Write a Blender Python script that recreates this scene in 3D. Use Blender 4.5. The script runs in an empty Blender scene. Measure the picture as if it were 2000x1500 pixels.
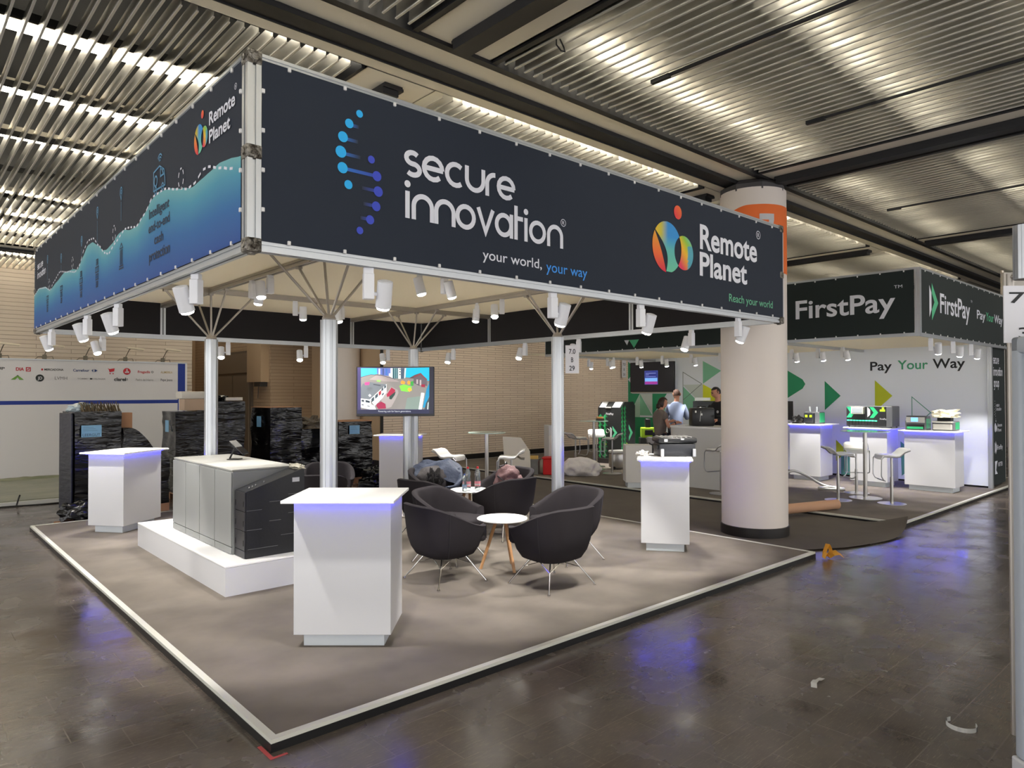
import bpy, bmesh, math, random
from mathutils import Vector, Matrix, Euler
R = math.radians
PI = math.pi
S = bpy.context.scene
COL = S.collection

# ---------------------------------------------------------------- camera
cd = bpy.data.cameras.new('camera')
cd.sensor_width = 36.0
cd.lens = 1357.25 * 36.0 / 2000.0
cd.clip_start = 0.05
cd.clip_end = 200
cam = bpy.data.objects.new('camera', cd)
COL.objects.link(cam)
yaw, pitch, roll = 0.834185, 0.0125778, -0.0017275
fw = Vector((math.cos(yaw)*math.cos(pitch), math.sin(yaw)*math.cos(pitch), math.sin(pitch)))
rt = Vector((math.sin(yaw), -math.cos(yaw), 0))
up = rt.cross(fw)
cr, sr = math.cos(roll), math.sin(roll)
rt2, up2 = rt*cr + up*sr, up*cr - rt*sr
m = Matrix((rt2, up2, -fw)).transposed().to_4x4()
m.translation = Vector((-1.4648, -3.4252, 1.75))
cam.matrix_world = m
S.camera = cam

# ---------------------------------------------------------------- world, view
S.view_settings.view_transform = 'Standard'
S.view_settings.look = 'None'
S.view_settings.exposure = 1.42
S.view_settings.gamma = 1.0
S.view_settings.use_curve_mapping = False
w = bpy.data.worlds.new('hall_air'); S.world = w; w.use_nodes = True
w.node_tree.nodes['Background'].inputs[0].default_value = (1.0, 0.98, 0.97, 1)
w.node_tree.nodes['Background'].inputs[1].default_value = 0.85

FLOOR = -0.062
TUBE_STRENGTH = 7.5
SPOT_W = 33.0

# ---------------------------------------------------------------- materials
def lin(c):
    c = c/255.0
    return c/12.92 if c <= 0.04045 else ((c+0.055)/1.055)**2.4
def rgb(r, g, b): return (lin(r), lin(g), lin(b), 1.0)
MATS = {}
def mat(name, col=(128,128,128), rough=0.5, metal=0.0, emit=0.0, ecol=None, alpha=1.0, spec=None, coat=0.0, trans=0.0, bump=None, mottle=None):
    if name in MATS: return MATS[name]
    m = bpy.data.materials.new(name); m.use_nodes = True
    nt = m.node_tree; b = nt.nodes['Principled BSDF']
    c = rgb(*col)
    b.inputs['Base Color'].default_value = c
    b.inputs['Roughness'].default_value = rough
    b.inputs['Metallic'].default_value = metal
    if spec is not None: b.inputs['Specular IOR Level'].default_value = spec
    if coat: b.inputs['Coat Weight'].default_value = coat; b.inputs['Coat Roughness'].default_value = 0.1
    if trans: b.inputs['Transmission Weight'].default_value = trans
    if alpha < 1: b.inputs['Alpha'].default_value = alpha
    if emit:
        b.inputs['Emission Color'].default_value = rgb(*(ecol or col))
        b.inputs['Emission Strength'].default_value = emit
    if bump or mottle:
        tc = nt.nodes.new('ShaderNodeTexCoord')
    if bump:   # (scale, strength, stretch vec)
        mp = nt.nodes.new('ShaderNodeMapping'); mp.inputs['Scale'].default_value = bump[2] if len(bump) > 2 else (1,1,1)
        n = nt.nodes.new('ShaderNodeTexNoise'); n.inputs['Scale'].default_value = bump[0]; n.inputs['Detail'].default_value = 4
        bp = nt.nodes.new('ShaderNodeBump'); bp.inputs['Strength'].default_value = bump[1]; bp.inputs['Distance'].default_value = bump[3] if len(bump) > 3 else 0.02
        nt.links.new(tc.outputs['Object'], mp.inputs[0]); nt.links.new(mp.outputs[0], n.inputs['Vector'])
        nt.links.new(n.outputs['Fac'], bp.inputs['Height']); nt.links.new(bp.outputs[0], b.inputs['Normal'])
    if mottle:  # (scale, amount, color2)
        n2 = nt.nodes.new('ShaderNodeTexNoise'); n2.inputs['Scale'].default_value = mottle[0]; n2.inputs['Detail'].default_value = 5
        rp = nt.nodes.new('ShaderNodeValToRGB'); rp.color_ramp.elements[0].position = 0.35; rp.color_ramp.elements[1].position = 0.65
        rp.color_ramp.elements[0].color = c; rp.color_ramp.elements[1].color = rgb(*mottle[1])
        nt.links.new(tc.outputs['Object'], n2.inputs['Vector']); nt.links.new(n2.outputs['Fac'], rp.inputs[0]); nt.links.new(rp.outputs[0], b.inputs['Base Color'])
    MATS[name] = m
    return m

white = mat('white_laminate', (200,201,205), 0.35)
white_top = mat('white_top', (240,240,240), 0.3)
kick = mat('plinth_grey', (205,212,218), 0.4)
alu = mat('aluminium', (196,200,204), 0.38, 0.85)
alu_d = mat('aluminium_worn', (186,180,172), 0.42, 0.75)
steel = mat('brushed_steel', (190,188,184), 0.28, 1.0)
chrome = mat('chrome', (215,215,215), 0.12, 1.0)
navy = mat('navy_fabric', (26,36,52), 0.75, bump=(300,0.1))
greenblk = mat('dark_green_fabric', (17,31,31), 0.7)
blackband = mat('black_fabric', (26,24,27), 0.85)
cloth = mat('ceiling_cloth', (248,242,228), 0.9)
nt = cloth.node_tree; tr_ = nt.nodes.new('ShaderNodeBsdfTranslucent'); tr_.inputs[0].default_value = rgb(252,246,232); ms_ = nt.nodes.new('ShaderNodeMixShader'); ms_.inputs[0].default_value = .5
nt.links.new(nt.nodes['Principled BSDF'].outputs[0], ms_.inputs[1]); nt.links.new(tr_.outputs[0], ms_.inputs[2]); nt.links.new(ms_.outputs[0], nt.nodes['Material Output'].inputs[0])
lamp_white = mat('lamp_white', (236,238,244), 0.35)
glow = mat('lamp_glow', (255,250,240), 0.5, emit=22.0)
led = mat('led_blue', (60,55,255), 0.5, emit=14.0, ecol=(50,50,255))
carpet = mat('carpet', (117,109,100), 0.95, bump=(500,0.25), mottle=(2.2,(102,95,87)))
carpet2 = mat('carpet_gap', (84,77,72), 0.95, mottle=(2.0,(90,83,77)))
black = mat('black', (14,14,15), 0.5)
blackgloss = mat('black_gloss', (12,12,14), 0.25)
letter_w = mat('print_white', (228,230,240), 0.6)
dark_txt = mat('print_dark', (24,28,30), 0.6)

def col_attr_mat(name, rough=0.6, emit=0.0):
    if name in MATS: return MATS[name]
    m = bpy.data.materials.new(name); m.use_nodes = True
    nt = m.node_tree; b = nt.nodes['Principled BSDF']; b.inputs['Roughness'].default_value = rough
    a = nt.nodes.new('ShaderNodeVertexColor'); a.layer_name = 'print'
    nt.links.new(a.outputs[0], b.inputs['Base Color'])
    if emit:
        b.inputs['Base Color'].default_value = (0,0,0,1)
        nt.links.new(a.outputs[0], b.inputs['Emission Color']); b.inputs['Emission Strength'].default_value = emit
    MATS[name] = m
    return m
printed = col_attr_mat('printed_colour')
screen_m = col_attr_mat('screen_picture', 0.3, 0.40)

# ---------------------------------------------------------------- mesh helpers
class MB:
    def __init__(s): s.v = []; s.f = []; s.mi = []; s.cur = 0
    def add(s, vs, fs, M=None):
        o = len(s.v)
        for p in vs:
            p = Vector(p)
            s.v.append(M @ p if M is not None else p)
        for f in fs: s.f.append([i+o for i in f]); s.mi.append(s.cur)
    def box(s, x0, x1, y0, y1, z0, z1, M=None):
        s.add([(x0,y0,z0),(x1,y0,z0),(x1,y1,z0),(x0,y1,z0),(x0,y0,z1),(x1,y0,z1),(x1,y1,z1),(x0,y1,z1)],
              [(0,3,2,1),(4,5,6,7),(0,1,5,4),(1,2,6,5),(2,3,7,6),(3,0,4,7)], M)
    def rbox(s, x0, x1, y0, y1, z0, z1, r=0.01, M=None, seg=2):
        b = bmesh.new()
        bmesh.ops.create_cube(b, size=1)
        for v in b.verts:
            v.co = Vector(((x0+x1)/2 + v.co.x*(x1-x0), (y0+y1)/2 + v.co.y*(y1-y0), (z0+z1)/2 + v.co.z*(z1-z0)))
        bmesh.ops.bevel(b, geom=b.edges[:]+b.verts[:], offset=r, segments=seg, affect='EDGES', profile=0.5)
        b.verts.index_update()
        s.add([v.co.copy() for v in b.verts], [[v.index for v in f.verts] for f in b.faces], M); b.free()
    def cyl(s, a, b, r, r2=None, n=16, cap=True, M=None):
        a, b = Vector(a), Vector(b); r2 = r if r2 is None else r2
        d = (b-a).normalized(); q = d.to_track_quat('Z', 'Y')
        vs = []
        for p, rr in ((a, r), (b, r2)):
            for i in range(n):
                t = 2*PI*i/n
                vs.append(p + q @ Vector((rr*math.cos(t), rr*math.sin(t), 0)))
        fs = [(i, (i+1) % n, n+(i+1) % n, n+i) for i in range(n)]
        if cap: fs += [tuple(range(n-1, -1, -1)), tuple(range(n, 2*n))]
        s.add(vs, fs, M)
    def tube(s, pts, r, n=8, M=None, closed=False, flat=None):
        pts = [Vector(p) for p in pts]; vs = []; fs = []
        k = len(pts); ref = None
        for i, p in enumerate(pts):
            a = pts[i-1] if i > 0 else (pts[-1] if closed else pts[0]); b = pts[(i+1) % k] if (i < k-1 or closed) else pts[i]
            d = (b-a).normalized()
            if ref is None: ref = d.orthogonal().normalized()
            ref = (ref - d*ref.dot(d))
            ref = ref.normalized() if ref.length > 1e-6 else d.orthogonal().normalized()
            bi = d.cross(ref)
            rr = r[i] if isinstance(r, (list, tuple)) else r
            for j in range(n):
                t = 2*PI*j/n
                vs.append(p + ref*rr*math.cos(t) + bi*rr*math.sin(t)*(flat or 1))
        for i in range(k if closed else k-1):
            for j in range(n):
                i2 = (i+1) % k
                fs.append((i*n+j, i*n+(j+1) % n, i2*n+(j+1) % n, i2*n+j))
        if not closed: fs += [tuple(range(n-1, -1, -1)), tuple(range((k-1)*n, k*n))]
        s.add(vs, fs, M)
    def lathe(s, prof, n=24, M=None, cap=True):
        vs = []; fs = []; k = len(prof)
        for r, z in prof:
            for j in range(n):
                t = 2*PI*j/n; vs.append((r*math.cos(t), r*math.sin(t), z))
        for i in range(k-1):
            for j in range(n): fs.append((i*n+j, i*n+(j+1) % n, (i+1)*n+(j+1) % n, (i+1)*n+j))
        if cap: fs += [tuple(range(n-1, -1, -1)), tuple(range((k-1)*n, k*n))]
        s.add(vs, fs, M)
    def prism(s, poly, h0, h1, M=None):   # poly in xy, extruded z
        n = len(poly)
        s.add([(x, y, h0) for x, y in poly] + [(x, y, h1) for x, y in poly],
              [tuple(range(n-1, -1, -1)), tuple(range(n, 2*n))] + [(i, (i+1) % n, n+(i+1) % n, n+i) for i in range(n)], M)
    def build(s, name, mats, parent=None, smooth=False, loc=None, rotz=0, fix=True, angle=35):
        me = bpy.data.meshes.new(name)
        me.from_pydata([tuple(v) for v in s.v], [], s.f)
        if not isinstance(mats, (list, tuple)): mats = [mats]
        for mm in mats: me.materials.append(mm)
        if len(mats) > 1: me.polygons.foreach_set('material_index', s.mi)
        if fix:
            b = bmesh.new(); b.from_mesh(me); bmesh.ops.recalc_face_normals(b, faces=b.faces[:]); b.to_mesh(me); b.free()
        if smooth:
            me.polygons.foreach_set('use_smooth', [True]*len(me.polygons))
            me.set_sharp_from_angle(angle=R(angle))
        me.update()
        o = bpy.data.objects.new(name, me); COL.objects.link(o)
        if parent: o.parent = parent
        if loc is not None: o.location = loc
        o.rotation_euler.z = rotz
        return o

def tag(o, label=None, cat=None, group=None, kind=None):
    if label: o['label'] = label
    if cat: o['category'] = cat
    if group: o['group'] = group
    if kind: o['kind'] = kind
    return o
def thing(name, label, cat, loc=(0,0,0), rotz=0.0, group=None):
    o = bpy.data.objects.new(name, None); COL.objects.link(o)
    o.empty_display_size = 0.1
    o.location = loc; o.rotation_euler = (0, 0, rotz)
    return tag(o, label, cat, group)
def copy_tree(o, parent=None):
    c = o.copy(); COL.objects.link(c); c.parent = parent
    for ch in list(o.children): copy_tree(ch, c)
    return c
def dup(o, loc, rotz, label, group=None):
    c = copy_tree(o); c.location = loc; c.rotation_euler = (0, 0, rotz); c['label'] = label
    if group: c['group'] = group
    return c
def struct(mb, name, m, **k):
    o = mb.build(name, m, **k); o['kind'] = 'structure'; return o
def T(x=0, y=0, z=0): return Matrix.Translation((x, y, z))
def RZ(a): return Matrix.Rotation(a, 4, 'Z')
def RX(a): return Matrix.Rotation(a, 4, 'X')
def RY(a): return Matrix.Rotation(a, 4, 'Y')

# a plane frame: origin o, right r, up u -> matrix placing local xy drawing on that plane
def frame(o, r, u):
    r, u, o = Vector(r).normalized(), Vector(u).normalized(), Vector(o)
    n = r.cross(u)
    M = Matrix((r, u, n)).transposed().to_4x4(); M.translation = o
    return M
def shear_frame(p00, p10, p01):  # unit square mapped onto a parallelogram
    o, a, b = Vector(p00), Vector(p10)-Vector(p00), Vector(p01)-Vector(p00)
    n = a.cross(b).normalized()
    M = Matrix((a, b, n)).transposed().to_4x4(); M.translation = o
    return M

def text_geo(s, off=0.0, res=5, space=1.0):
    c = bpy.data.curves.new('t', 'FONT'); c.body = s; c.size = 1; c.offset = off; c.resolution_u = res; c.space_character = space
    c.extrude = 0.0
    o = bpy.data.objects.new('t', c); COL.objects.link(o)
    dg = bpy.context.evaluated_depsgraph_get(); dg.update()
    me = o.evaluated_get(dg).to_mesh()
    vs = [v.co.copy() for v in me.vertices]; fs = [list(p.vertices) for p in me.polygons]
    o.evaluated_get(dg).to_mesh_clear()
    bpy.data.objects.remove(o); bpy.data.curves.remove(c)
    return vs, fs
def put_text(mb, s, M, x, y, w, h, off=0.0, ref=None, space=1.0):
    """text s fitted to width w; height h is that of capital/ascender ref glyph; baseline left at x, y"""
    vs, fs = text_geo(s, off, space=space)
    if not vs: return
    x0 = min(v.x for v in vs); x1 = max(v.x for v in vs)
    y1 = max(v.y for v in vs)
    if ref is not None:
        rv, _ = text_geo(ref, off); y1 = max(v.y for v in rv)
    sx = w/(x1-x0) if w else h/y1
    sy = h/y1
    mb.add([((v.x-x0)*sx + x, v.y*sy + y, 0) for v in vs], fs, M)

# ---- rounded stroke letters
def arc(cx, cy, rx, ry, a0, a1, n=14):
    return [(cx+rx*math.cos(R(a0+(a1-a0)*i/n)), cy+ry*math.sin(R(a0+(a1-a0)*i/n))) for i in range(n+1)]
H = 0.095
G = {
 's': (0.78, [arc(.37,.70,.26,.205,40,270)+arc(.39,.295,.28,.205,90,-140)[1:]]),
 'e': (1.0, [[(.12,.5),(.92,.5)], arc(.48,.5,.405,.405,0,315)]),
 'c': (0.94, [arc(.5,.5,.405,.405,50,310)]),
 'u': (1.0, [[(.10,1.0)]+arc(.5,.5,.405,.405,180,360)+[(.905,1.0)]]),
 'r': (0.60, [[(.10,0)]+arc(.5,.5,.405,.405,180,88)]),
 'i': (0.30, [[(.13,0),(.13,1.0)], 'dot']),
 'n': (1.0, [[(.10,0)]+arc(.5,.5,.405,.405,180,0)+[(.905,0)]]),
 'o': (1.06, [arc(.5,.5,.405,.405,0,360,24)]),
 'v': (0.92, [[(.06,1.0),(.44,.06),(.82,1.0)]]),
 'a': (1.02, [arc(.48,.5,.39,.405,0,360,24), [(.89,1.0),(.89,0)]]),
 't': (0.56, [[(.12,0),(.12,1.42)], [(.12,.905),(.52,.905)]]),
 'g': (1.02, [arc(.48,.5,.39,.405,0,360,24), [(.89,1.0),(.89,-.1)]+arc(.52,-.08,.37,.3,0,-130,8)]),
 'p': (1.02, [arc(.52,.5,.39,.405,0,360,24), [(.11,1.0),(.11,-.42)]]),
 ' ': (0.4, []),
}
def ribbon(mb, pts, hw, M):
    P = [Vector((x, y, 0)) for x, y in pts]; n = len(P); L = []; Rr = []
    closed = (P[0]-P[-1]).length < 1e-4
    for i in range(n):
        a = P[i-1] if i > 0 else (P[-2] if closed else P[0]); b = P[i+1] if i < n-1 else (P[1] if closed else P[-1])
        d1 = (P[i]-a); d2 = (b-P[i])
        if d1.length < 1e-9: d1 = d2
        if d2.length < 1e-9: d2 = d1
        d1, d2 = d1.normalized(), d2.normalized()
        n1 = Vector((-d1.y, d1.x, 0)); n2 = Vector((-d2.y, d2.x, 0))
        mt = n1+n2
        if mt.length < 1e-6: mt = n1
        mt.normalize(); k = hw/max(0.45, mt.dot(n1))
        L.append(P[i]+mt*k); Rr.append(P[i]-mt*k)
    vs = L+Rr
    mb.add(vs, [(i, i+1, n+i+1, n+i) for i in range(n-1)], M)
def disc(mb, cx, cy, rx, ry, M, n=24, z=0):
    mb.add([(cx+rx*math.cos(2*PI*i/n), cy+ry*math.sin(2*PI*i/n), z) for i in range(n)], [tuple(range(n))], M)
def word(mb, s, M, x, y, w, xh, hw=H):
    tot = sum(G[ch][0] for ch in s) - 0.08
    M2 = M @ T(x, y, 0) @ Matrix.Diagonal((w/tot, xh, 1, 1))
    cx = 0; kz = 0
    for ch in s:
        adv, st = G[ch]
        for p in st:
            kz += 1
            if p == 'dot': disc(mb, cx+.13, 1.26, .13, .13, M2, z=.0004*(kz % 5))
            else:
                rp_ = [(a+cx, b) for a, b in p]
                ribbon(mb, rp_, hw, M2 @ T(0,0,.0004*(kz % 5)))
        cx += adv

def color_mesh(name, vs, fs, colf, parent, material=None, M=None):
    me = bpy.data.meshes.new(name)
    me.from_pydata([tuple((M @ Vector(v)) if M is not None else v) for v in vs], [], fs)
    ca = me.color_attributes.new('print', 'FLOAT_COLOR', 'POINT')
    for i, v in enumerate(vs): ca.data[i].color = colf(*v[:2])
    me.materials.append(material or printed)
    o = bpy.data.objects.new(name, me); COL.objects.link(o)
    if parent: o.parent = parent
    return o
def poly_grid(inside, x0, x1, y0, y1, n):
    """fine grid clipped by an inside() test with vertices snapped roughly to the border"""
    vs = {}; fs = []; out = []
    dx, dy = (x1-x0)/n, (y1-y0)/n
    for i in range(n):
        for j in range(n):
            c = [(i, j), (i+1, j), (i+1, j+1), (i, j+1)]
            pts = [(x0+a*dx, y0+b*dy) for a, b in c]
            if all(inside(*p) for p in pts):
                idx = []
                for k, p in zip(c, pts):
                    if k not in vs: vs[k] = len(out); out.append((p[0], p[1], 0))
                    idx.append(vs[k])
                fs.append(tuple(idx))
    return out, fs
def mix(stops, t):
    t = max(0, min(1, t))
    for (a, ca), (b, cb) in zip(stops, stops[1:]):
        if t <= b:
            k = (t-a)/(b-a) if b > a else 0
            return tuple(ca[i]+(cb[i]-ca[i])*k for i in range(3)) + (1,)
    return tuple(stops[-1][1][:3]) + (1,)

def strip(y0, y1, left, right, n=36, m=10):
    vs = []; fs = []
    for i in range(n+1):
        y = y0+(y1-y0)*i/n; a, b = left(y), right(y)
        for j in range(m+1): vs.append((a+(b-a)*j/m, y, 0))
    for i in range(n):
        for j in range(m):
            k = i*(m+1)+j; fs.append((k, k+1, k+m+2, k+m+1))
    return vs, fs

# ================================================================ FLOOR
fm = bpy.data.materials.new('polished_tiles'); fm.use_nodes = True
nt = fm.node_tree; b = nt.nodes['Principled BSDF']; N = nt.nodes.new; Lk = nt.links.new
tc = N('ShaderNodeTexCoord'); mp = N('ShaderNodeMapping'); Lk(tc.outputs['Object'], mp.inputs[0])
mp.inputs['Location'].default_value = (0.02, 0.20, 0)
br = N('ShaderNodeTexBrick'); br.inputs['Scale'].default_value = 1.0; br.inputs['Brick Width'].default_value = 0.47; br.inputs['Row Height'].default_value = 0.25
br.inputs['Mortar Size'].default_value = 0.003; br.inputs['Mortar Smooth'].default_value = 0.3; br.offset = 0.5
br.inputs['Color1'].default_value = rgb(92,85,80); br.inputs['Color2'].default_value = rgb(84,77,73); br.inputs['Mortar'].default_value = rgb(104,96,90)
Lk(mp.outputs[0], br.inputs['Vector'])
n1 = N('ShaderNodeTexNoise'); n1.inputs['Scale'].default_value = 0.9; n1.inputs['Detail'].default_value = 8; n1.inputs['Roughness'].default_value = 0.65
Lk(tc.outputs['Object'], n1.inputs['Vector'])
r1 = N('ShaderNodeValToRGB'); r1.color_ramp.elements[0].position = 0.38; r1.color_ramp.elements[0].color = (0.62,0.60,0.57,1); r1.color_ramp.elements[1].position = 0.66; r1.color_ramp.elements[1].color = (1.15,1.1,1.06,1)
Lk(n1.outputs['Fac'], r1.inputs[0])
mx = N('ShaderNodeMix'); mx.data_type = 'RGBA'; mx.blend_type = 'MULTIPLY'; mx.inputs[0].default_value = 1.0
Lk(br.outputs['Color'], mx.inputs[6]); Lk(r1.outputs[0], mx.inputs[7])
# pale scuffs and scratches
mp2 = N('ShaderNodeMapping'); mp2.inputs['Rotation'].default_value = (0,0,0.6); mp2.inputs['Scale'].default_value = (3.0, 34.0, 1)
Lk(tc.outputs['Object'], mp2.inputs[0])
n2 = N('ShaderNodeTexNoise'); n2.inputs['Scale'].default_value = 4.5; n2.inputs['Detail'].default_value = 9; n2.inputs['Roughness'].default_value = 0.75
Lk(mp2.outputs[0], n2.inputs['Vector'])
r2 = N('ShaderNodeValToRGB'); r2.color_ramp.elements[0].position = 0.55; r2.color_ramp.elements[0].color = (0,0,0,1); r2.color_ramp.elements[1].position = 0.85; r2.color_ramp.elements[1].color = (0.8,0.8,0.8,1)
Lk(n2.outputs['Fac'], r2.inputs[0])
mx2 = N('ShaderNodeMix'); mx2.data_type = 'RGBA'; Lk(r2.outputs[0], mx2.inputs[0]); Lk(mx.outputs[2], mx2.inputs[6]); mx2.inputs[7].default_value = rgb(158,144,126)
Lk(mx2.outputs[2], b.inputs['Base Color'])
n3 = N('ShaderNodeTexNoise'); n3.inputs['Scale'].default_value = 2.5; n3.inputs['Detail'].default_value = 6; Lk(tc.outputs['Object'], n3.inputs['Vector'])
mr = N('ShaderNodeMapRange'); mr.inputs['From Min'].default_value = 0.3; mr.inputs['From Max'].default_value = 0.7; mr.inputs['To Min'].default_value = 0.10; mr.inputs['To Max'].default_value = 0.34
Lk(n3.outputs['Fac'], mr.inputs['Value']); Lk(mr.outputs[0], b.inputs['Roughness'])
n4 = N('ShaderNodeTexNoise'); n4.inputs['Scale'].default_value = 9; n4.inputs['Detail'].default_value = 5; Lk(tc.outputs['Object'], n4.inputs['Vector'])
ad = N('ShaderNodeMath'); ad.operation = 'MULTIPLY_ADD'; ad.inputs[1].default_value = -0.5; Lk(br.outputs['Fac'], ad.inputs[0]); Lk(n4.outputs['Fac'], ad.inputs[2])
bp = N('ShaderNodeBump'); bp.inputs['Strength'].default_value = 0.16; bp.inputs['Distance'].default_value = 0.01; Lk(ad.outputs[0], bp.inputs['Height']); Lk(bp.outputs[0], b.inputs['Normal'])
b.inputs['Specular IOR Level'].default_value = 0.7
mb = MB(); mb.box(-9, 26, -12, 26, FLOOR-0.2, FLOOR); struct(mb, 'floor', fm)

# ================================================================ WALLS
def brick_mat(name, c1, c2, mc, bw=0.42, rh=0.088):
    m = bpy.data.materials.new(name); m.use_nodes = True
    nt = m.node_tree; b = nt.nodes['Principled BSDF']; b.inputs['Roughness'].default_value = 0.6
    tc = nt.nodes.new('ShaderNodeTexCoord'); sp = nt.nodes.new('ShaderNodeSeparateXYZ'); cb = nt.nodes.new('ShaderNodeCombineXYZ')
    nt.links.new(tc.outputs['Object'], sp.inputs[0]); ad = nt.nodes.new('ShaderNodeMath'); ad.operation = 'ADD'
    nt.links.new(sp.outputs[0], ad.inputs[0]); nt.links.new(sp.outputs[1], ad.inputs[1]); nt.links.new(ad.outputs[0], cb.inputs[0]); nt.links.new(sp.outputs[2], cb.inputs[1])
    br = nt.nodes.new('ShaderNodeTexBrick'); br.inputs['Scale'].default_value = 1; br.inputs['Brick Width'].default_value = bw; br.inputs['Row Height'].default_value = rh
    br.inputs['Mortar Size'].default_value = 0.007; br.inputs['Mortar Smooth'].default_value = 0.4; br.inputs['Bias'].default_value = 0.0
    br.inputs['Color1'].default_value = rgb(*c1); br.inputs['Color2'].default_value = rgb(*c2); br.inputs['Mortar'].default_value = rgb(*mc)
    nt.links.new(cb.outputs[0], br.inputs['Vector']); nt.links.new(br.outputs['Color'], b.inputs['Base Color'])
    iv = nt.nodes.new('ShaderNodeMath'); iv.operation = 'MULTIPLY'; iv.inputs[1].default_value = -1; nt.links.new(br.outputs['Fac'], iv.inputs[0])
    bp = nt.nodes.new('ShaderNodeBump'); bp.inputs['Strength'].default_value = 0.6; bp.inputs['Distance'].default_value = 0.01
    nt.links.new(iv.outputs[0], bp.inputs['Height']); nt.links.new(bp.outputs[0], b.inputs['Normal'])
    return m
brick = brick_mat('beige_brick', (214,200,182), (207,192,174), (172,154,136), bw=1.3)
brick2 = brick_mat('beige_brick_fine', (243,225,205), (236,216,196), (190,168,146), bw=.55, rh=.062)
brickd = brick_mat('tan_brick', (186,162,134), (180,156,128), (150,126,102), bw=1.3)
plaster = mat('tan_plaster', (190,164,132), 0.7)
dark_skirt = mat('dark_skirting', (28,24,22), 0.4)
CZ = 4.4
mb = MB(); mb.box(-9, 4.21, 14.6, 15.0, FLOOR, CZ+0.9); struct(mb, 'wall_back', brick)
mb = MB(); mb.box(7.4, 26, 11.0, 11.3, FLOOR, CZ+0.9); struct(mb, 'wall_right', brick2)
mb = MB(); mb.box(7.36, 26, 10.97, 11.0, FLOOR, 0.13); struct(mb, 'baseboard_right', dark_skirt)
mb = MB(); mb.box(7.36, 7.42, 10.95, 11.0, FLOOR, CZ); struct(mb, 'trim_1', dark_skirt)
mb = MB(); mb.box(7.4, 7.7, 11.3, 14.6, FLOOR, CZ+0.9); mb.box(7.38, 7.4, 11.0, 14.6, FLOOR, 4.4); struct(mb, 'wall_corner', plaster)
mb = MB(); mb.box(7.355, 7.38, 11.0, 14.6, FLOOR, 0.13); struct(mb, 'baseboard_corner', dark_skirt)
mb = MB(); mb.box(6.2, 7.7, 14.6, 21, FLOOR, CZ+0.9); struct(mb, 'wall_corridor', brickd)
mb = MB(); mb.box(4.21, 6.3, 20.6, 21, FLOOR, CZ+0.9); struct(mb, 'wall_corridor_end', plaster)
mb = MB(); mb.box(4.0, 4.21, 15.0, 21, FLOOR, CZ+0.9); struct(mb, 'wall_corridor_left', plaster)
mb = MB(); mb.box(6.0, 7.38, 13.6, 14.6, 3.35, CZ); struct(mb, 'trim_2', mat('dark_steel', (24,25,28), 0.5))
mat('hall_wall', (150,144,136), 0.8)
mb = MB(); mb.box(26, 26.3, -12, 26, FLOOR, CZ+0.9); struct(mb, 'wall_far_right', MATS['hall_wall'])

# corridor doors (on the wall that faces the corridor) and the boxed-in section beside them
def corridor_y(u): return u
dm = mat('door_taupe', (132,118,102), 0.5); dmf = mat('door_frame', (110,98,86), 0.5)
mb = MB(); mb.box(6.13, 6.2, 15.75, 18.4, FLOOR, 2.95)
d = struct(mb, 'door_1', dmf)
mb = MB(); mb.box(6.10, 6.135, 15.85, 17.0, FLOOR, 2.25); tag(mb.build('door_leaf', dm, d), kind=None)
mb = MB(); mb.box(6.10, 6.135, 17.08, 18.25, FLOOR, 2.25); mb.build('door_leaf', dm, d)
mb = MB(); mb.box(6.10, 6.135, 15.85, 18.25, 2.33, 2.88); mb.build('transom_panel', dm, d)
mb = MB(); mb.cyl((6.07,16.95,1.0),(6.07,16.95,1.2),0.012); mb.cyl((6.07,17.13,1.0),(6.07,17.13,1.2),0.012); mb.build('door_handle', steel, d)
t = thing('wall_cabinet', 'tan boxed wall cupboard mounted beside the corridor doors', 'cabinet', (6.2,14.7,0))
mb = MB(); mb.box(-0.22, 0, 0, 0.95, 2.05, 3.15); mb.build('body', plaster, t)
mb = MB(); mb.box(-0.20, 0, 0.1, 0.5, 1.93, 2.05); mb.tube([(-.12,.4,1.93),(-.12,.42,1.75),(-.13,.42,1.6)], 0.012); mb.build('cable_outlet', mat('dark_grey', (60,56,52), 0.5), t)
for k, (x, y, z, lab) in enumerate(((6.0, 20.55, 2.75, 'small red sign high on the wall at the corridor end'), (4.23, 15.6, 2.35, 'red arrow sign on the corridor wall beside the sponsor wall'))):
    t = thing('wall_sign', lab, 'sign', (x, y, z))
    mb = MB()
    if k == 0: mb.box(-0.42,-0.18,-0.02,0.0,-0.15,0.15)
    else: mb.box(-0.02,0.0,-0.05,0.55,-0.19,0.19)
    mb.build('panel', mat('sign_red', (206,84,60), 0.5), t)
    mb = MB()
    if k == 0: mb.prism([(-.36,-.02),(-.24,-.02),(-.30,-.1)], 0, .004, frame((0,-.021,0),(1,0,0),(0,0,1)))
    else: mb.prism([(.15,-.1),(.15,.1),(.33,0)], 0, .004, frame((.003,0,0),(0,1,0),(0,0,1)))
    mb.build('arrow', white, t)

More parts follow.
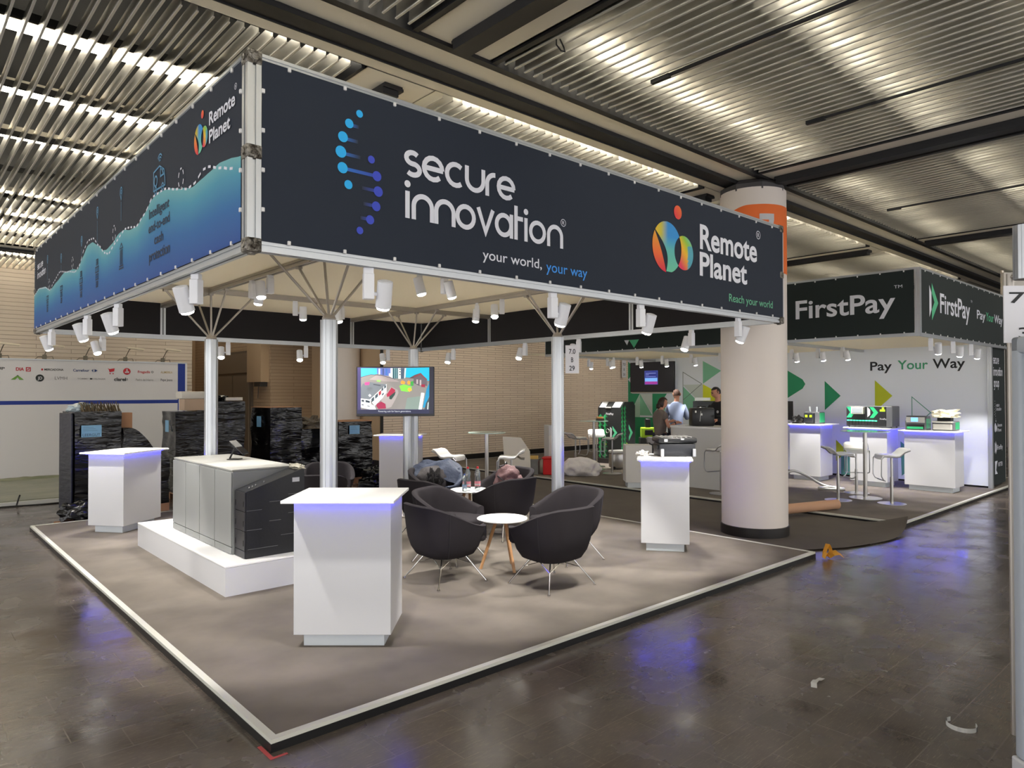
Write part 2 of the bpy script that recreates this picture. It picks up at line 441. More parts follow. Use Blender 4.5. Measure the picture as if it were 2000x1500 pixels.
# ================================================================ CEILING
plen = mat('plenum_black', (16,15,15), 0.9)
mb = MB(); mb.box(-9, 26, -12, 26, 5.3, 5.5); struct(mb, 'ceiling', plen)
fin = mat('louvre_metal', (188,186,180), 0.42, 1.0, bump=(1.6,0.7,(1,0.5,1),0.08))
lip = mat('louvre_lip', (190,186,176), 0.45)
XC = [(-8.0,-3.60),(-2.86,1.44),(2.155,6.44),(7.15,11.88),(12.6,17.3),(18.0,22.6)]
YC = [(-10.9,0.80),(1.57,11.9),(12.6,22.0)]
YC2 = (-10.9, 0.87)
pitch_s = 0.1075
rnd = random.Random(4)
for xi, (x0, x1) in enumerate(XC):
    for yi, (y0, y1) in enumerate(YC):
        if yi == 2 and xi > 3: continue
        mb = MB()
        n = int((x1-x0-0.12)/pitch_s)
        for i in range(n+1):
            x = x0+0.10+i*pitch_s
            ya, yb = y0+0.02, y1-(0.05 if yi == 0 else 0.02)
            # folded strip: thin web with a rounded lower lip
            tl_ = rnd.uniform(-.05, .05); my_ = (ya+yb)/2
            Mx = T(x, 0, CZ+.01) @ RY(tl_)
            seg_ = [ya] + [my_ + rnd.uniform(-1.5, 1.5)] + [yb]
            mb.cur = 0
            for s0, s1 in zip(seg_, seg_[1:]):
                Mx = T(x, 0, CZ+.01) @ RY(tl_+rnd.uniform(-.03,.03))
                mb.box(-0.0012, 0.0012, s0, s1, 0.004, 0.105, Mx)
            mb.cur = 1
            mb.box(x-0.009, x+0.007, ya, yb, CZ+0.0, CZ+0.010)
        o = struct(mb, 'ceiling', [fin, lip], fix=False)
        # dark carriers above the strips
        mb = MB()
        y = y0+1.2
        while y < y1:
            mb.box(x0, x1, y-0.02, y+0.02, CZ+0.115, CZ+0.17); y += 1.45
        struct(mb, 'ceiling', plen, fix=False)
# perforated beam panels (pattern in the material)
pm = bpy.data.materials.new('perforated_panel'); pm.use_nodes = True
nt = pm.node_tree; b = nt.nodes['Principled BSDF']; b.inputs['Roughness'].default_value = 0.6
tc = nt.nodes.new('ShaderNodeTexCoord'); vo = nt.nodes.new('ShaderNodeTexVoronoi'); vo.inputs['Scale'].default_value = 70; vo.inputs['Randomness'].default_value = 0.0
rp = nt.nodes.new('ShaderNodeValToRGB'); rp.color_ramp.elements[0].position = 0.25; rp.color_ramp.elements[1].position = 0.4
rp.color_ramp.elements[0].color = rgb(160,154,140); rp.color_ramp.elements[1].color = rgb(236,231,218)
nt.links.new(tc.outputs['Object'], vo.inputs['Vector']); nt.links.new(vo.outputs['Distance'], rp.inputs[0]); nt.links.new(rp.outputs[0], b.inputs['Base Color'])
steelb = mat('beam_black', (22,23,27), 0.5)
def beam_x(y0, y1, x0, x1, n):
    mb = MB()
    mb.box(x0, x1, y0, y1, CZ+0.02, CZ+0.05)
    mb.box(x0, x1, y0, y0+0.01, CZ+0.02, CZ+0.3); mb.box(x0, x1, y1-0.01, y1, CZ+0.02, CZ+0.3)
    struct(mb, n, pm, fix=False)
    mb = MB(); ym = (y0+y1)/2 + 0.005
    mb.box(x0, x1, ym-0.10, ym+0.10, CZ-0.02, CZ+0.005); mb.box(x0, x1, ym-0.09, ym+0.09, CZ+0.003, CZ+0.019); mb.box(x0, x1, ym-.102, ym-.09, CZ-.032, CZ-.018); mb.box(x0, x1, ym+.09, ym+.102, CZ-.032, CZ-.018)
    struct(mb, n, steelb, fix=False)
k = 3
for (y0, y1) in ((0.87, 1.55), (11.9, 12.58)):
    beam_x(y0, y1, -9, 26, 'trim_%d' % k); k += 1
for (x0, x1) in ((-3.58,-2.88), (1.455,2.145), (6.45,7.14), (11.89,12.59), (17.31,17.99)):
    for (y0, y1) in ((-10.9,0.86), (1.56,11.89), (12.59,20)):
        mb = MB(); mb.box(x0, x1, y0, y1, CZ+0.02, CZ+0.05)
        mb.box(x0, x0+0.01, y0, y1, CZ+0.02, CZ+0.3); mb.box(x1-0.01, x1, y0, y1, CZ+0.02, CZ+0.3)
        struct(mb, 'trim_%d' % k, pm, fix=False)
        mb = MB(); xm = (x0+x1)/2
        a, bb = (y0, y1-0.12) if y1 < 1 else (y0+0.13, y1-0.15)
        mb.box(xm-0.10, xm+0.10, a, bb, CZ-0.02, CZ+0.005); mb.box(xm-.09, xm+.09, a, bb, CZ+0.003, CZ+0.019); mb.box(xm-.10, xm+.06, a+.02, bb-.02, CZ-.07, CZ-.018)
        struct(mb, 'trim_%d' % k, steelb, fix=False); k += 1
# dark reveal between beam and strips of the near field
mb = MB(); mb.box(-9, 26, 0.80, 0.87, CZ-0.01, CZ+0.3); struct(mb, 'trim_%d' % k, steelb); k += 1
for x0, x1 in XC:
    mb = MB(); mb.box(x0, x0+0.05, -10.9, 0.8, CZ+0.0, CZ+0.3); mb.box(x1-0.05, x1, -10.9, 0.8, CZ+0.0, CZ+0.3); mb.box(x1-0.03, x1, 1.56, 11.9, CZ, CZ+.3)
    struct(mb, 'trim_%d' % k, steelb); k += 1

for q_, (x, ya, yb) in enumerate(((3.36,-10.5,.12),(5.22,-10.5,-.35),(9.3,-10.5,.35),(4.0,5.0,11.8))):
    mb = MB(); mb.box(x-.012, x+.012, ya, yb, CZ-.022, CZ-.002); mb.box(x-.02, x+.02, yb-.18, yb, CZ-.035, CZ-.002); struct(mb, 'trim_%d' % k, steelb); k += 1
# fluorescent rows above the strips
tube_m = mat('tube_glow', (255,247,228), 0.5, emit=TUBE_STRENGTH)
hous = mat('fixture_white', (214,206,188), 0.5)
def make_light(L):
    t = thing('ceiling_light', 'x', 'ceiling light')
    mb = MB(); mb.box(0, L, -0.05, 0.05, 0.06, 0.12); mb.box(0, 0.03, -0.05, 0.05, 0, 0.07); mb.box(L-0.03, L, -0.05, 0.05, 0, 0.07); mb.build('housing', hous, t)
    mb = MB(); mb.box(0.03, L-0.03, -0.035, 0.035, 0.0, 0.045); mb.build('tube', tube_m, t)
    return t
protos = {}
cellnames = ['at far left of the ceiling', 'above the wave banner', 'above the front banner', 'above the second stand', 'at far right of the ceiling', 'at the far right end']
rows = [-9.8,-8.3,-6.85,-5.4,-3.97,-2.52,-1.08,0.33,1.86,3.27,4.70,6.14,9.0,10.45,11.5,13.1,14.2]
for xi, (x0, x1) in enumerate(XC[:5]):
    for y in rows:
        if xi == 4 and (y > 10.9 or y < -3): continue
        if xi >= 3 and y > 10.9: continue
        if xi == 0 and (y > 12 or y < -7): continue
        if y < -6.9 and xi > 2: continue
        segs = 3
        a = x0+0.1; Lw = (x1-x0-0.2)/segs
        if y == 1.86 and xi == 1: a = 0.35; Lw = 1.0; segs = 1
        for q in range(segs):
            key = round(Lw, 3)
            field = 'near' if y < 1 else ('middle' if y < 12 else 'far')
            lab = 'fluorescent tube light %s, in the %s ceiling field' % (cellnames[xi], field)
            grp = 'tube lights %s, %s field' % (cellnames[xi], field)
            if key not in protos:
                protos[key] = make_light(Lw-0.04); o = protos[key]
            else: o = copy_tree(protos[key])
            o.location = (a+q*Lw+0.02, y, CZ+0.24); o['label'] = lab; o['group'] = grp

o = copy_tree(protos[min(protos)]); o.location = (4.7, 16.6, 4.15); o['label'] = 'added tube light brightening the corridor, nearer one'; o['group'] = 'added corridor tube lights'  # two extra fixtures, added only to brighten the dark corridor
o = copy_tree(protos[min(protos)]); o.location = (4.7, 19.0, 4.15); o['label'] = 'added tube light brightening the corridor, further one'; o['group'] = 'added corridor tube lights'
# ================================================================ COLUMNS
col_w = mat('column_paint', (226,217,210), 0.45)
CX, CY, CR = 6.83, 1.10, 0.405
t = thing('round_column', 'thick round white column with orange band numbered 7', 'column', (CX, CY, FLOOR))
t['kind'] = 'structure'
mb = MB(); mb.lathe([(CR, 0.13), (CR, 4.35)], 64); mb.build('shaft', col_w, t, smooth=True)
mb = MB(); mb.lathe([(CR+0.012, 0), (CR+0.012, 0.135), (CR, 0.14)], 64); mb.build('base_band', dark_skirt, t, smooth=True)
mb = MB(); mb.lathe([(CR+0.004, 4.325), (CR+0.004, 4.41), (CR-0.15, 4.52)], 8); mb.build('capital', mat('cap_grey', (70,68,70), 0.7), t)
# orange band whose lower edge and left edge curve
mb = MB(); n = 64
vs = []; fs = []
a0 = math.atan2(-3.4252-CY, -1.4648-CX)
for i in range(n+1):
    s_ = -1.75+3.5*i/n     # angle from the direction of the camera; positive = to the right
    th = a0 + s_
    top = 4.13 - 0.16*max(0, -s_-0.15)**1.6
    bot = 3.29
    if s_ < -0.2: bot = min(top-0.01, 3.29 + 0.45*((-s_-0.2)/1.4)**1.0)
    for z in (bot-FLOOR*0, top): vs.append(((CR+0.003)*math.cos(th), (CR+0.003)*math.sin(th), z))
for i in range(n): fs.append((2*i, 2*i+2, 2*i+3, 2*i+1))
mb.add(vs, fs); mb.build('orange_band', mat('orange', (238,112,38), 0.5), t, smooth=True, fix=False)
def wrap_col(vs, s0, z0, r):   # bend flat glyphs around the column
    out = []
    for v in vs:
        th = a0 + s0 + v[0]/r
        out.append((r*math.cos(th), r*math.sin(th), z0+v[1]))
    return out
seven = [(-.13,.36),(.13,.36),(.13,.295),(.0,-.12),(-.085,-.12),(.04,.285),(-.13,.285)]
mb = MB()
def seven_strips():
    vs = []; fs = []
    for i in range(9):
        x = -.13+.26*i/8; vs += [(x,.36),(x,.285)]
    for i in range(8): fs.append((2*i,2*i+1,2*i+3,2*i+2))
    o = len(vs); vs += [(.035,.285),(.13,.285),(-.07,-.12),(.02,-.12)]; fs.append((o,o+1,o+3,o+2))
    return vs, fs
vs, fs = seven_strips(); mb.add(wrap_col([(a*.72, c_, 0) for a, c_ in vs], 0.42, 3.65, CR+0.008), fs); mb.build('numeral', white, t, fix=False)

t = thing('round_column', 'round beige column behind the wrapped pallets left of the television', 'column', (7.05, 12.2, FLOOR))
t['kind'] = 'structure'
mb = MB(); mb.lathe([(0.4, 0.13), (0.4, 4.40)], 48); mb.build('shaft', col_w, t, smooth=True)
mb = MB(); mb.lathe([(0.412, 0), (0.412, 0.135)], 48); mb.build('base_band', dark_skirt, t, smooth=True)

# ================================================================ PLATFORMS
trimm = mat('edge_trim_silver', (206,206,196), 0.45)
def platform(name, label, x0, x1, y0, y1, z, cm, edges='LRFB'):
    t = thing(name, label, 'platform')
    mb = MB(); mb.box(x0-0.003, x1+0.003, y0-0.003, y1+0.003, FLOOR, z-0.018); mb.build('plinth', mat('plinth_black', (9,9,11), 0.4), t)
    mb = MB(); mb.box(x0+0.045, x1-0.045, y0+0.045, y1-0.045, z-0.012, z); mb.build('carpet', cm, t)
    a = 0.042; e = 0.02
    def rail(pts):
        mb = MB(); mb.prism(pts, z-e, z+0.003); mb.build('edge_trim', trimm, t)
    if 'F' in edges: rail([(x0,y0),(x1,y0),(x1-a,y0+a),(x0+a,y0+a)])
    if 'L' in edges: rail([(x0,y0),(x0+a,y0+a),(x0+a,y1-a),(x0,y1)])
    if 'B' in edges: rail([(x0,y1),(x0+a,y1-a),(x1-a,y1-a),(x1,y1)])
    if 'R' in edges: rail([(x1,y0),(x1,y1),(x1-a,y1-a),(x1-a,y0+a)])
    return t
platform('exhibition_platform', 'grey carpeted raised platform with pale metal edging under the corner stand', 0, 6.122, 0, 7.68, 0.0, carpet)
platform('exhibition_platform', 'carpeted platform with pale edging beyond the round column', 8.67, 15.6, -0.05, 10.9, 0.0, carpet)
# loose carpet laid in the gap
t = thing('carpet_runner', 'loose dark grey carpet laid in the gap around the column', 'carpet')
mb = MB()
xs = [6.2+0.05*i*1.0 for i in range(49)]
pts = []
NX, NY = 26, 40
def czed(x, y):
    z = FLOOR+0.012
    # curled free corner towards the aisle
    d = (x-7.6)/1.0 + (-0.15-y)/0.7
    if x > 7.7 and y < 0.35: z += 0.14*min(1, ((x-7.7)/0.95))**2*min(1, (0.35-y)/0.45)
    return z
vs = []; fs = []
for i in range(NX+1):
    for j in range(NY+1):
        x = 6.16+2.5*i/NX
        ya = -0.28-0.16*math.sin((x-6.2)/2.5*2.6) + (0.18 if x < 6.5 else 0)
        if x < 6.9: ya = 0.33-(x-6.16)*0.55 if x < 7 else ya
        else: ya = -0.06-0.16*math.sin(min(1,(x-6.9)/1.77)*PI)-0.02*(x-6.9)
        y = ya + (10.9-ya)*(j/NY)**1.6
        vs.append((x, y, czed(x, y)))
for i in range(NX):
    for j in range(NY):
        k0 = i*(NY+1)+j; fs.append((k0, k0+NY+1, k0+NY+2, k0+1))
nv = len(vs)
vs += [(x, y, z+0.008) for x, y, z in vs]
fs += [tuple(nv+i for i in f) for f in fs]
rim = [j for j in range(NY+1)] + [i*(NY+1)+NY for i in range(1, NX+1)] + [NX*(NY+1)+j for j in range(NY-1, -1, -1)] + [i*(NY+1) for i in range(NX-1, 0, -1)]
for a_, b_ in zip(rim, rim[1:]+rim[:1]): fs.append((a_, b_, b_+nv, a_+nv))
mb.add(vs, fs); mb.build('pile', carpet2, t)

# ================================================================ CORNER STAND CANOPY
X0, X1, Y0, Y1, Z0, Z1, ZC = -0.055, 5.775, 0.18, 6.98, 2.50, 3.55, 2.99
can = thing('stand_canopy', 'four-post stand canopy with dark printed fascia banners all around', 'exhibition stand')
def profile_beam(a, b, wdt=0.05, hgt=0.05, name='frame_beam', m=None, parent=None):
    """grooved square extrusion between two axis-aligned or free points"""
    a, b = Vector(a), Vector(b); d = (b-a); L = d.length; d.normalize()
    upv = Vector((0,0,1)) if abs(d.z) < 0.9 else Vector((0,1,0))
    s_ = d.cross(upv).normalized(); u_ = s_.cross(d)
    M = Matrix((s_, u_, -d)).transposed().to_4x4(); M.translation = a
    w2, h2, g, gd = wdt/2, hgt/2, min(wdt, hgt)*0.12, min(wdt, hgt)*0.16
    prof = []
    for sx, sy, hor in ((1,-1,0),(1,1,1),(-1,1,0),(-1,-1,1)):
        prof.append((sx*w2, sy*h2))
        if hor == 0 and sx == 1: prof += [(w2,-g),(w2-gd,-g),(w2-gd,g),(w2,g)]
        if hor == 1 and sy == 1: prof += [(g,h2),(g,h2-gd),(-g,h2-gd),(-g,h2)]
        if hor == 0 and sx == -1: prof += [(-w2,g),(-w2+gd,g),(-w2+gd,-g),(-w2,-g)]
        if hor == 1 and sy == -1: prof += [(-g,-h2),(-g,-h2+gd),(g,-h2+gd),(g,-h2)]
    mb = MB(); mb.prism(prof, 0, -L, M); return mb.build(name, m or alu, parent or can, fix=False)
bw = 0.06
for z in (Z0+0.03, Z1-0.02):
    h = 0.06 if z < 3 else 0.045
    profile_beam((X0+.03,Y0+.03,z),(X1-.03,Y0+.03,z), .06, h)
    profile_beam((X0+.03,Y0+.03,z),(X0+.03,Y1-.03,z), .06, h)
    profile_beam((X0+.03,Y1-.03,z),(X1-.03,Y1-.03,z), .06, h)
    profile_beam((X1-.03,Y0+.03,z),(X1-.03,Y1-.03,z), .06, h)
for x, y in ((X0+.03,Y0+.03),(X1-.03,Y0+.03),(X0+.03,Y1-.03),(X1-.03,Y1-.03)):
    profile_beam((x,y,Z0),(x,y,Z1), .075, .075, 'corner_post')
for x in (1.41, 4.33):
    for y in (Y0+.03, Y1-.03): profile_beam((x,y,Z0+.04),(x,y,ZC+.02), .07,.05,'upright')
    profile_beam((x,Y0+.05,ZC-.03),(x,Y1-.05,ZC-.03), .06,.06,'roof_beam', alu_d)
for y in (2.2, 5.04):
    for x in (X0+.03, X1-.03): profile_beam((x,y,Z0+.04),(x,y,ZC+.02), .05,.07,'upright')
    profile_beam((X0+.05,y,ZC-.03),(X1-.05,y,ZC-.03), .06,.06,'roof_beam', alu_d)
mb = MB(); mb.box(X0+.02, X1-.02, Y0+.02, Y1-.02, ZC+.005, ZC+.015); mb.build('ceiling_cloth', cloth, can)
# corner connectors: castings at the posts
mb0 = MB()
def casting(mb, x, y, z, s_=0.043):
    mb.rbox(x-s_, x+s_, y-s_, y+s_, z-s_*.9, z+s_*.9, 0.012)
    for dx, dy in ((s_,0),(-s_,0),(0,s_),(0,-s_)): mb.cyl((x+dx*.95,y+dy*.95,z),(x+dx*1.12,y+dy*1.12,z), s_*.45, n=12)
    mb.cyl((x,y,z-s_*1.1),(x,y,z+s_*1.1), s_*.5, n=12)
for x, y in ((X0+.03,Y0+.03),(X1-.03,Y0+.03),(X0+.03,Y1-.03),(X1-.03,Y1-.03)):
    for z in (Z0+.03, 3.02, Z1-.03):
        mb = MB(); casting(mb, x, y, z); mb.build('corner_connector', mat('cast_metal', (150,146,138), 0.35, 0.9, bump=(45,1.0), mottle=(28,(60,54,48))), can, smooth=True)
# poles with five struts
PX, PY, PZ = (1.42, 4.28), (2.13, 5.05), 2.385
def poly_pole(mb, r, z0, z1, n=8):
    pts = []
    for i in range(n):
        t = 2*PI*(i+.5)/n; tm = 2*PI*(i+1)/n
        pts.append((r*math.cos(t), r*math.sin(t)))
        for dt, rr in ((.36,.955),(.36,.90),(.42,.90),(.42,.955)):
            tt = 2*PI*(i+.5+dt)/n; pts.append((r*rr*math.cos(tt), r*rr*math.sin(tt)))
    mb.prism(pts, z0, z1)
for x in PX:
    for y in PY:
        mb = MB(); poly_pole(mb, 0.075, 0.0, PZ); p = mb.build('pole', alu, can, loc=(x,y,0), fix=False)
        mb = MB(); mb.lathe([(.055,PZ),(.06,PZ+.015),(.045,PZ+.05),(.02,PZ+.055)], 20); mb.build('pole_cap', alu_d, p, smooth=True)
        ix, iy = (1.41 if x < 3 else 4.33)-x, (2.2 if y < 3 else 5.04)-y
        ends = [(0,0),(.5,0),(-.5,0),(0,.5),(0,-.5)]
        for ex, ey in ends:
            mb = MB(); mb.cyl((ex*.06, ey*.06, PZ+.03), (ix+ex, iy+ey, ZC-.07), 0.0115, n=10)
            mb.rbox(ix+ex-.025, ix+ex+.025, iy+ey-.025, iy+ey+.025, ZC-.085, ZC-.058, .005)
            mb.build('strut', alu_d, p, smooth=True)
        mb = MB(); mb.lathe([(.1,0),(.1,.008),(.078,.012)], 24); mb.build('foot_plate', alu_d, p)

# banners ------------------------------------------------------------
def banner(name, x0, x1, y0, y1, z0, z1, m, parent):
    mb = MB(); mb.box(x0, x1, y0, y1, z0, z1); return mb.build(name, m, parent)
bf = banner('fascia_banner', X0+.07, X1-.01, Y0-.008, Y0-.002, Z0+.055, Z1-.035, navy, can)
tag(bf, 'front navy banner with large white lettering')
bl = banner('fascia_banner', X0-.008, X0-.002, Y0+.07, Y1-.005, Z0+.055, Z1-.035, navy, can); tag(bl, 'left banner with blue wave picture')
bk = banner('fascia_banner', X0+.06, X1-.05, Y1-.052, Y1-.046, Z0+.06, Z1-.04, blackband, can)
br_ = banner('fascia_banner', X1-.052, X1-.046, Y0+.06, Y1-.05, Z0+.06, Z1-.04, blackband, can)
clip_m = mat('clip_white', (228,228,228), .4)
clip0 = [None]
def clip(parent, x, y, z):
    if clip0[0] is None:
        mb = MB(); mb.rbox(-.009, .009, -.009, .009, -.012, .012, .004); clip0[0] = mb.build('banner_clip', clip_m, parent); o = clip0[0]
    else: o = clip0[0].copy(); COL.objects.link(o); o.parent = parent
    o.location = (x, y, z)
for i in range(17):
    x = X0+.22+i*.335
    for z in (Z0+.062, Z1-.045): clip(bf, x, Y0-.009, z)
for i in range(21):
    y = Y0+.2+i*.32
    for z in (Z0+.062, Z1-.045): clip(bl, X0-.009, y, z)
for z in (2.72,2.93,3.14,3.35): clip(bf, X0+.075, Y0-.009, z); clip(bl, X0-.009, Y0+.075, z)

FP = frame((0, Y0-.011, 0), (1,0,0), (0,0,1))       # local xy = world x,z
cyan = mat('dot_cyan', (36,180,250), .6); indigo = mat('dot_indigo', (58,76,200), .6)
for (x, z), r in zip([(.594,3.383),(.527,3.309),(.487,3.222),(.474,3.133),(.485,3.043),(.522,2.953)], (.022,.027,.031,.034,.032,.026)):
    mb = MB(); disc(mb, x, z, r, r, FP, z=.001); mb.build('logo_dot', cyan, bf, fix=False)
for (x, z), r in zip([(.673,3.132),(.711,3.041),(.72,2.951),(.706,2.86),(.665,2.773),(.597,2.699)], (.023,.030,.031,.029,.027,.022)):
    mb = MB(); disc(mb, x, z, r, r, FP, z=.001); mb.build('logo_dot', indigo, bf, fix=False)
nav = rgb(38,44,58)
def link_(xa, xb, z, ca, cb, hh=.010):
    vs = []; fs = []
    for i in range(9):
        x = xa+(xb-xa)*i/8; vs += [(x, z-hh, 0), (x, z+hh, 0)]
    for i in range(8): fs.append((2*i, 2*i+2, 2*i+3, 2*i+1))
    return color_mesh('logo_link', vs, fs, lambda x, y: mix([(0,ca),(1,cb)], (x-xa)/(xb-xa)), bf, M=FP)
bl1, bl2 = rgb(40,110,200), rgb(45,70,170)
link_(.527,.59,3.303,bl1,nav); link_(.487,.585,3.215,bl1,nav); link_(.48,.60,3.127,bl1,nav); link_(.49,.70,3.041,bl1,bl2)
link_(.61,.72,2.952,nav,bl2); link_(.62,.70,2.861,nav,bl2); link_(.60,.66,2.775,nav,bl2)
mb = MB(); word(mb, 'secure', FP, .90, 3.088, .92, .168); word(mb, 'innovation', FP, .905, 2.828, 1.395, .168)
tag(mb.build('lettering', letter_w, bf, fix=False), 'large white company lettering')
def reg_mark(mb, M, x, y, r):
    ribbon(mb, [(x+r*math.cos(2*PI*i/24), y+r*math.sin(2*PI*i/24)) for i in range(25)], r*.09, M)
    put_text(mb, 'R', M, x-r*.42, y-r*.5, r*.9, r*1.0, .01)
mb = MB(); reg_mark(mb, FP, 2.318, 3.025, .026)
put_text(mb, 'your world,', FP, 1.53, 2.652, .56, .068, .006, ref='l'); mb.build('lettering', letter_w, bf, fix=False)
mb = MB(); put_text(mb, 'your way', FP, 2.135, 2.640, .45, .05, .006, ref='o'); mb.build('lettering', mat('print_blue', (60,150,240), .6), bf, fix=False)
mb = MB(); put_text(mb, 'Remote', FP, 4.155, 3.092, 1.05, .225, .024, ref='R'); put_text(mb, 'Planet', FP, 4.15, 2.843, .855, .215, .024, ref='P'); reg_mark(mb, FP, 5.235, 3.375, .04)
mb.build('lettering', letter_w, bf, fix=False)
mb = MB(); put_text(mb, 'Reach your world', FP, 4.66, 2.64, .87, .075, .003, ref='R'); mb.build('lettering', mat('print_mint', (110,190,150), .6), bf, fix=False)

def planet_logo(M, parent, k=1.0, sx=1.0):
    """drawn in a unit: big circle r .22 centred at 0,0"""
    r = .225
    M = M @ Matrix.Diagonal((k*sx, k, 1, 1))
    def circ(y, c=0, rr=r): return math.sqrt(max(0, rr*rr-(y)**2))
    Ye, Bl, Te, Or, Re, Gr, Pk = rgb(240,190,40), rgb(50,145,215), rgb(110,200,165), rgb(240,110,50), rgb(220,35,70), rgb(150,200,60), rgb(225,50,110)
    # right band of the large circle: from upper left round to bottom, with a lens cut along a diagonal and the small circle cut
    def lensL(y): return -.205+ (0.15-y)*.50 + .02*math.sin((0.15-y)/.375*PI)      # left edge of the dark lens
    def lensR(y): return -.205+ (0.15-y)*.50 + .10*math.sin(max(0,min(1,(0.15-y)/.372))*PI) 
    def small_left(y):
        d = y-(-.02)
        return .265-.152*math.sqrt(max(0, 1-(d/.152)**2)) if abs(d) < .152 else 9
    def leftB(y): return max(-circ(y), lensR(y)) if y < .15 else -circ(y)
    def rightB(y): return min(circ(y), small_left(y)-.0)
    vs, fs = strip(-.215, .2249, lambda y: min(leftB(y), rightB(y)), rightB, 60, 14)
    def c1(x, y):
        return mix([(0,Ye),(.35,rgb(190,190,60)),(.6,Bl),(1,Bl)], (x+.2)/.35) if y > .06 else mix([(0,Te),(1,rgb(70,170,200))], (y+.2)/.26)
    def c1s(x, y):
        a = mix([(0,Ye),(.35,rgb(200,190,60)),(.65,Bl),(1,Bl)], (x+.2)/.32); b_ = mix([(0,Te),(1,rgb(90,185,190))], (y+.2)/.26)
        t = max(0, min(1, (y+.02)/.12)); return tuple(a[i]*t+b_[i]*(1-t) for i in range(3))+(1,)
    color_mesh('logo_globe', vs, fs, c1s, parent, M=M)
    def rC(y): return lensL(y)
    vs, fs = strip(-.224, .14, lambda y: -circ(y), lambda y: max(-circ(y), min(rC(y), circ(y))), 50, 8)
    color_mesh('logo_globe', vs, fs, lambda x, y: mix([(0,Re),(.45,Or),(1,rgb(235,170,50))], (y+.22)/.35), parent, M=M)
    # small circle minus the big one
    def sl(y):
        d = y+.02; a = .265-.155*math.sqrt(max(0, 1-(d/.155)**2))
        return max(a, .0)
    vs, fs = strip(-.174, .134, lambda y: min(max(sl(y), circ(y)-.001), .265+.155*math.sqrt(max(0,1-((y+.02)/.155)**2))), lambda y: .265+.155*math.sqrt(max(0,1-((y+.02)/.155)**2)), 40, 10)
    color_mesh('logo_globe', vs, fs, lambda x, y: mix([(0,Pk),(.25,rgb(230,60,90)),(.42,rgb(235,150,60)),(.55,Ye),(.72,Gr),(.88,Te),(1,rgb(60,140,200))], (math.atan2(-(x-.245), y+.10)/PI*-.5+.30) % 1 if False else max(0, min(1, .5+(y+.02)*1.6+(x-.265)*1.6)) if x < .33 or y > .05 else .95), parent, M=M)
    ds = MB(); vs = [(.17,.333,0)]+[(.17+.062*math.cos(2*PI*i/24), .333+.062*math.sin(2*PI*i/24), 0) for i in range(24)]
    fs = [(0, 1+i, 1+(i+1) % 24) for i in range(24)]
    color_mesh('logo_globe', vs, fs, lambda x, y: mix([(0,Re),(1,Or)], (x-.11+y-.28)/.2), parent, M=M)
planet_logo(FP @ T(3.638, 3.028, .001), bf, 1.0, .96)

# left banner: wave picture. local x = -world y, local y = z
LP = frame((X0-.011, 0, 0), (0,-1,0), (0,0,1))
crest = [(7.0,2.967),(6.627,3.019),(6.23,2.997),(5.858,2.917),(5.467,2.963),(5.061,3.009),(4.643,2.988),(4.371,2.952),(4.153,3.039),(3.945,3.115),(3.757,3.116),(3.552,3.06),(3.337,2.977),(3.22,2.965),(3.025,2.985),(2.813,3.030),(2.661,3.035),(2.467,3.001),(2.261,2.996),(2.068,3.051),(1.885,3.115),(1.711,3.132),(1.492,3.105),(1.222,3.06),(1.035,3.04),(.859,3.08),(.721,3.13),(.564,3.20),(.415,3.215),(.25,3.215)]
# crest heights near the corner re-read from the photograph
crest = crest[:22]+[(1.492,3.104),(1.222,3.048),(1.035,3.01),(.859,3.022),(.721,3.032),(.564,3.046),(.415,3.032),(.25,3.006)]
def interp(tab, y):
    for (a, za), (b_, zb) in zip(tab, tab[1:]):
        if b_ <= y <= a: 
            t = (a-y)/(a-b_); t = t*t*(3-2*t)*.5+t*.5
            return za+(zb-za)*t
    return tab[0][1] if y > tab[0][0] else tab[-1][1]
vs = []; fs = []; nx, nz = 150, 10
for i in range(nx+1):
    y = 6.97-(6.97-.25)*i/nx; zt = interp(crest, y)
    for j in range(nz+1): vs.append((-y, Z0+.056+(zt-Z0-.056)*j/nz, 0))
for i in range(nx):
    for j in range(nz):
        k0 = i*(nz+1)+j; fs.append((k0, k0+nz+1, k0+nz+2, k0+1))
def wave_c(x, z):
    zt = interp(crest, -x); t = (z-2.55)/max(.1, zt-2.55)
    return mix([(0,rgb(16,72,150)),(.45,rgb(26,104,168)),(.8,rgb(66,150,178)),(1,rgb(112,180,184))], t)
color_mesh('wave_print', vs, fs, wave_c, bl, M=LP)
dash = [(6.988,2.961),(6.627,3.013),(6.176,2.981),(5.858,2.914),(5.66,2.977),(5.285,3.047),(4.847,2.99),(4.485,2.943),(4.297,2.981),(4.083,3.106),(3.912,3.156),(3.713,3.145),(3.489,3.043),(3.278,2.947),(3.134,2.918),(2.917,2.973),(2.612,3.033),(2.515,3.026),(2.283,2.994),(2.068,3.045),(1.865,3.127),(1.6,3.124),(1.287,3.059),(1.111,3.02),(.975,3.025),(.831,3.071),(.748,3.068),(.538,3.012),(.391,2.972),(.278,2.948)]
LP2 = LP @ T(0,0,.002)
mb = MB(); y = 6.95
while y > .34:
    y2 = y-.045
    ribbon(mb, [(-y, interp(dash, y)), (-(y+y2)/2, interp(dash, (y+y2)/2)), (-y2, interp(dash, y2))], .0075, LP2); y -= .085
for cy, cz, ry, rz in ((1.24,3.115,.05,.062),(2.952,3.055,.045,.065),(4.622,3.05,.04,.055),(5.925,2.99,.04,.055)):
    for k_ in range(6):
        a = k_*60+15; ribbon(mb, arc(-cy, cz, ry, rz, a, a+32, 5), .006, LP2)
mb.build('dashed_line', letter_w, bl, fix=False)
line_m = mat('print_line_blue', (88,150,190), .6)
mb = MB()
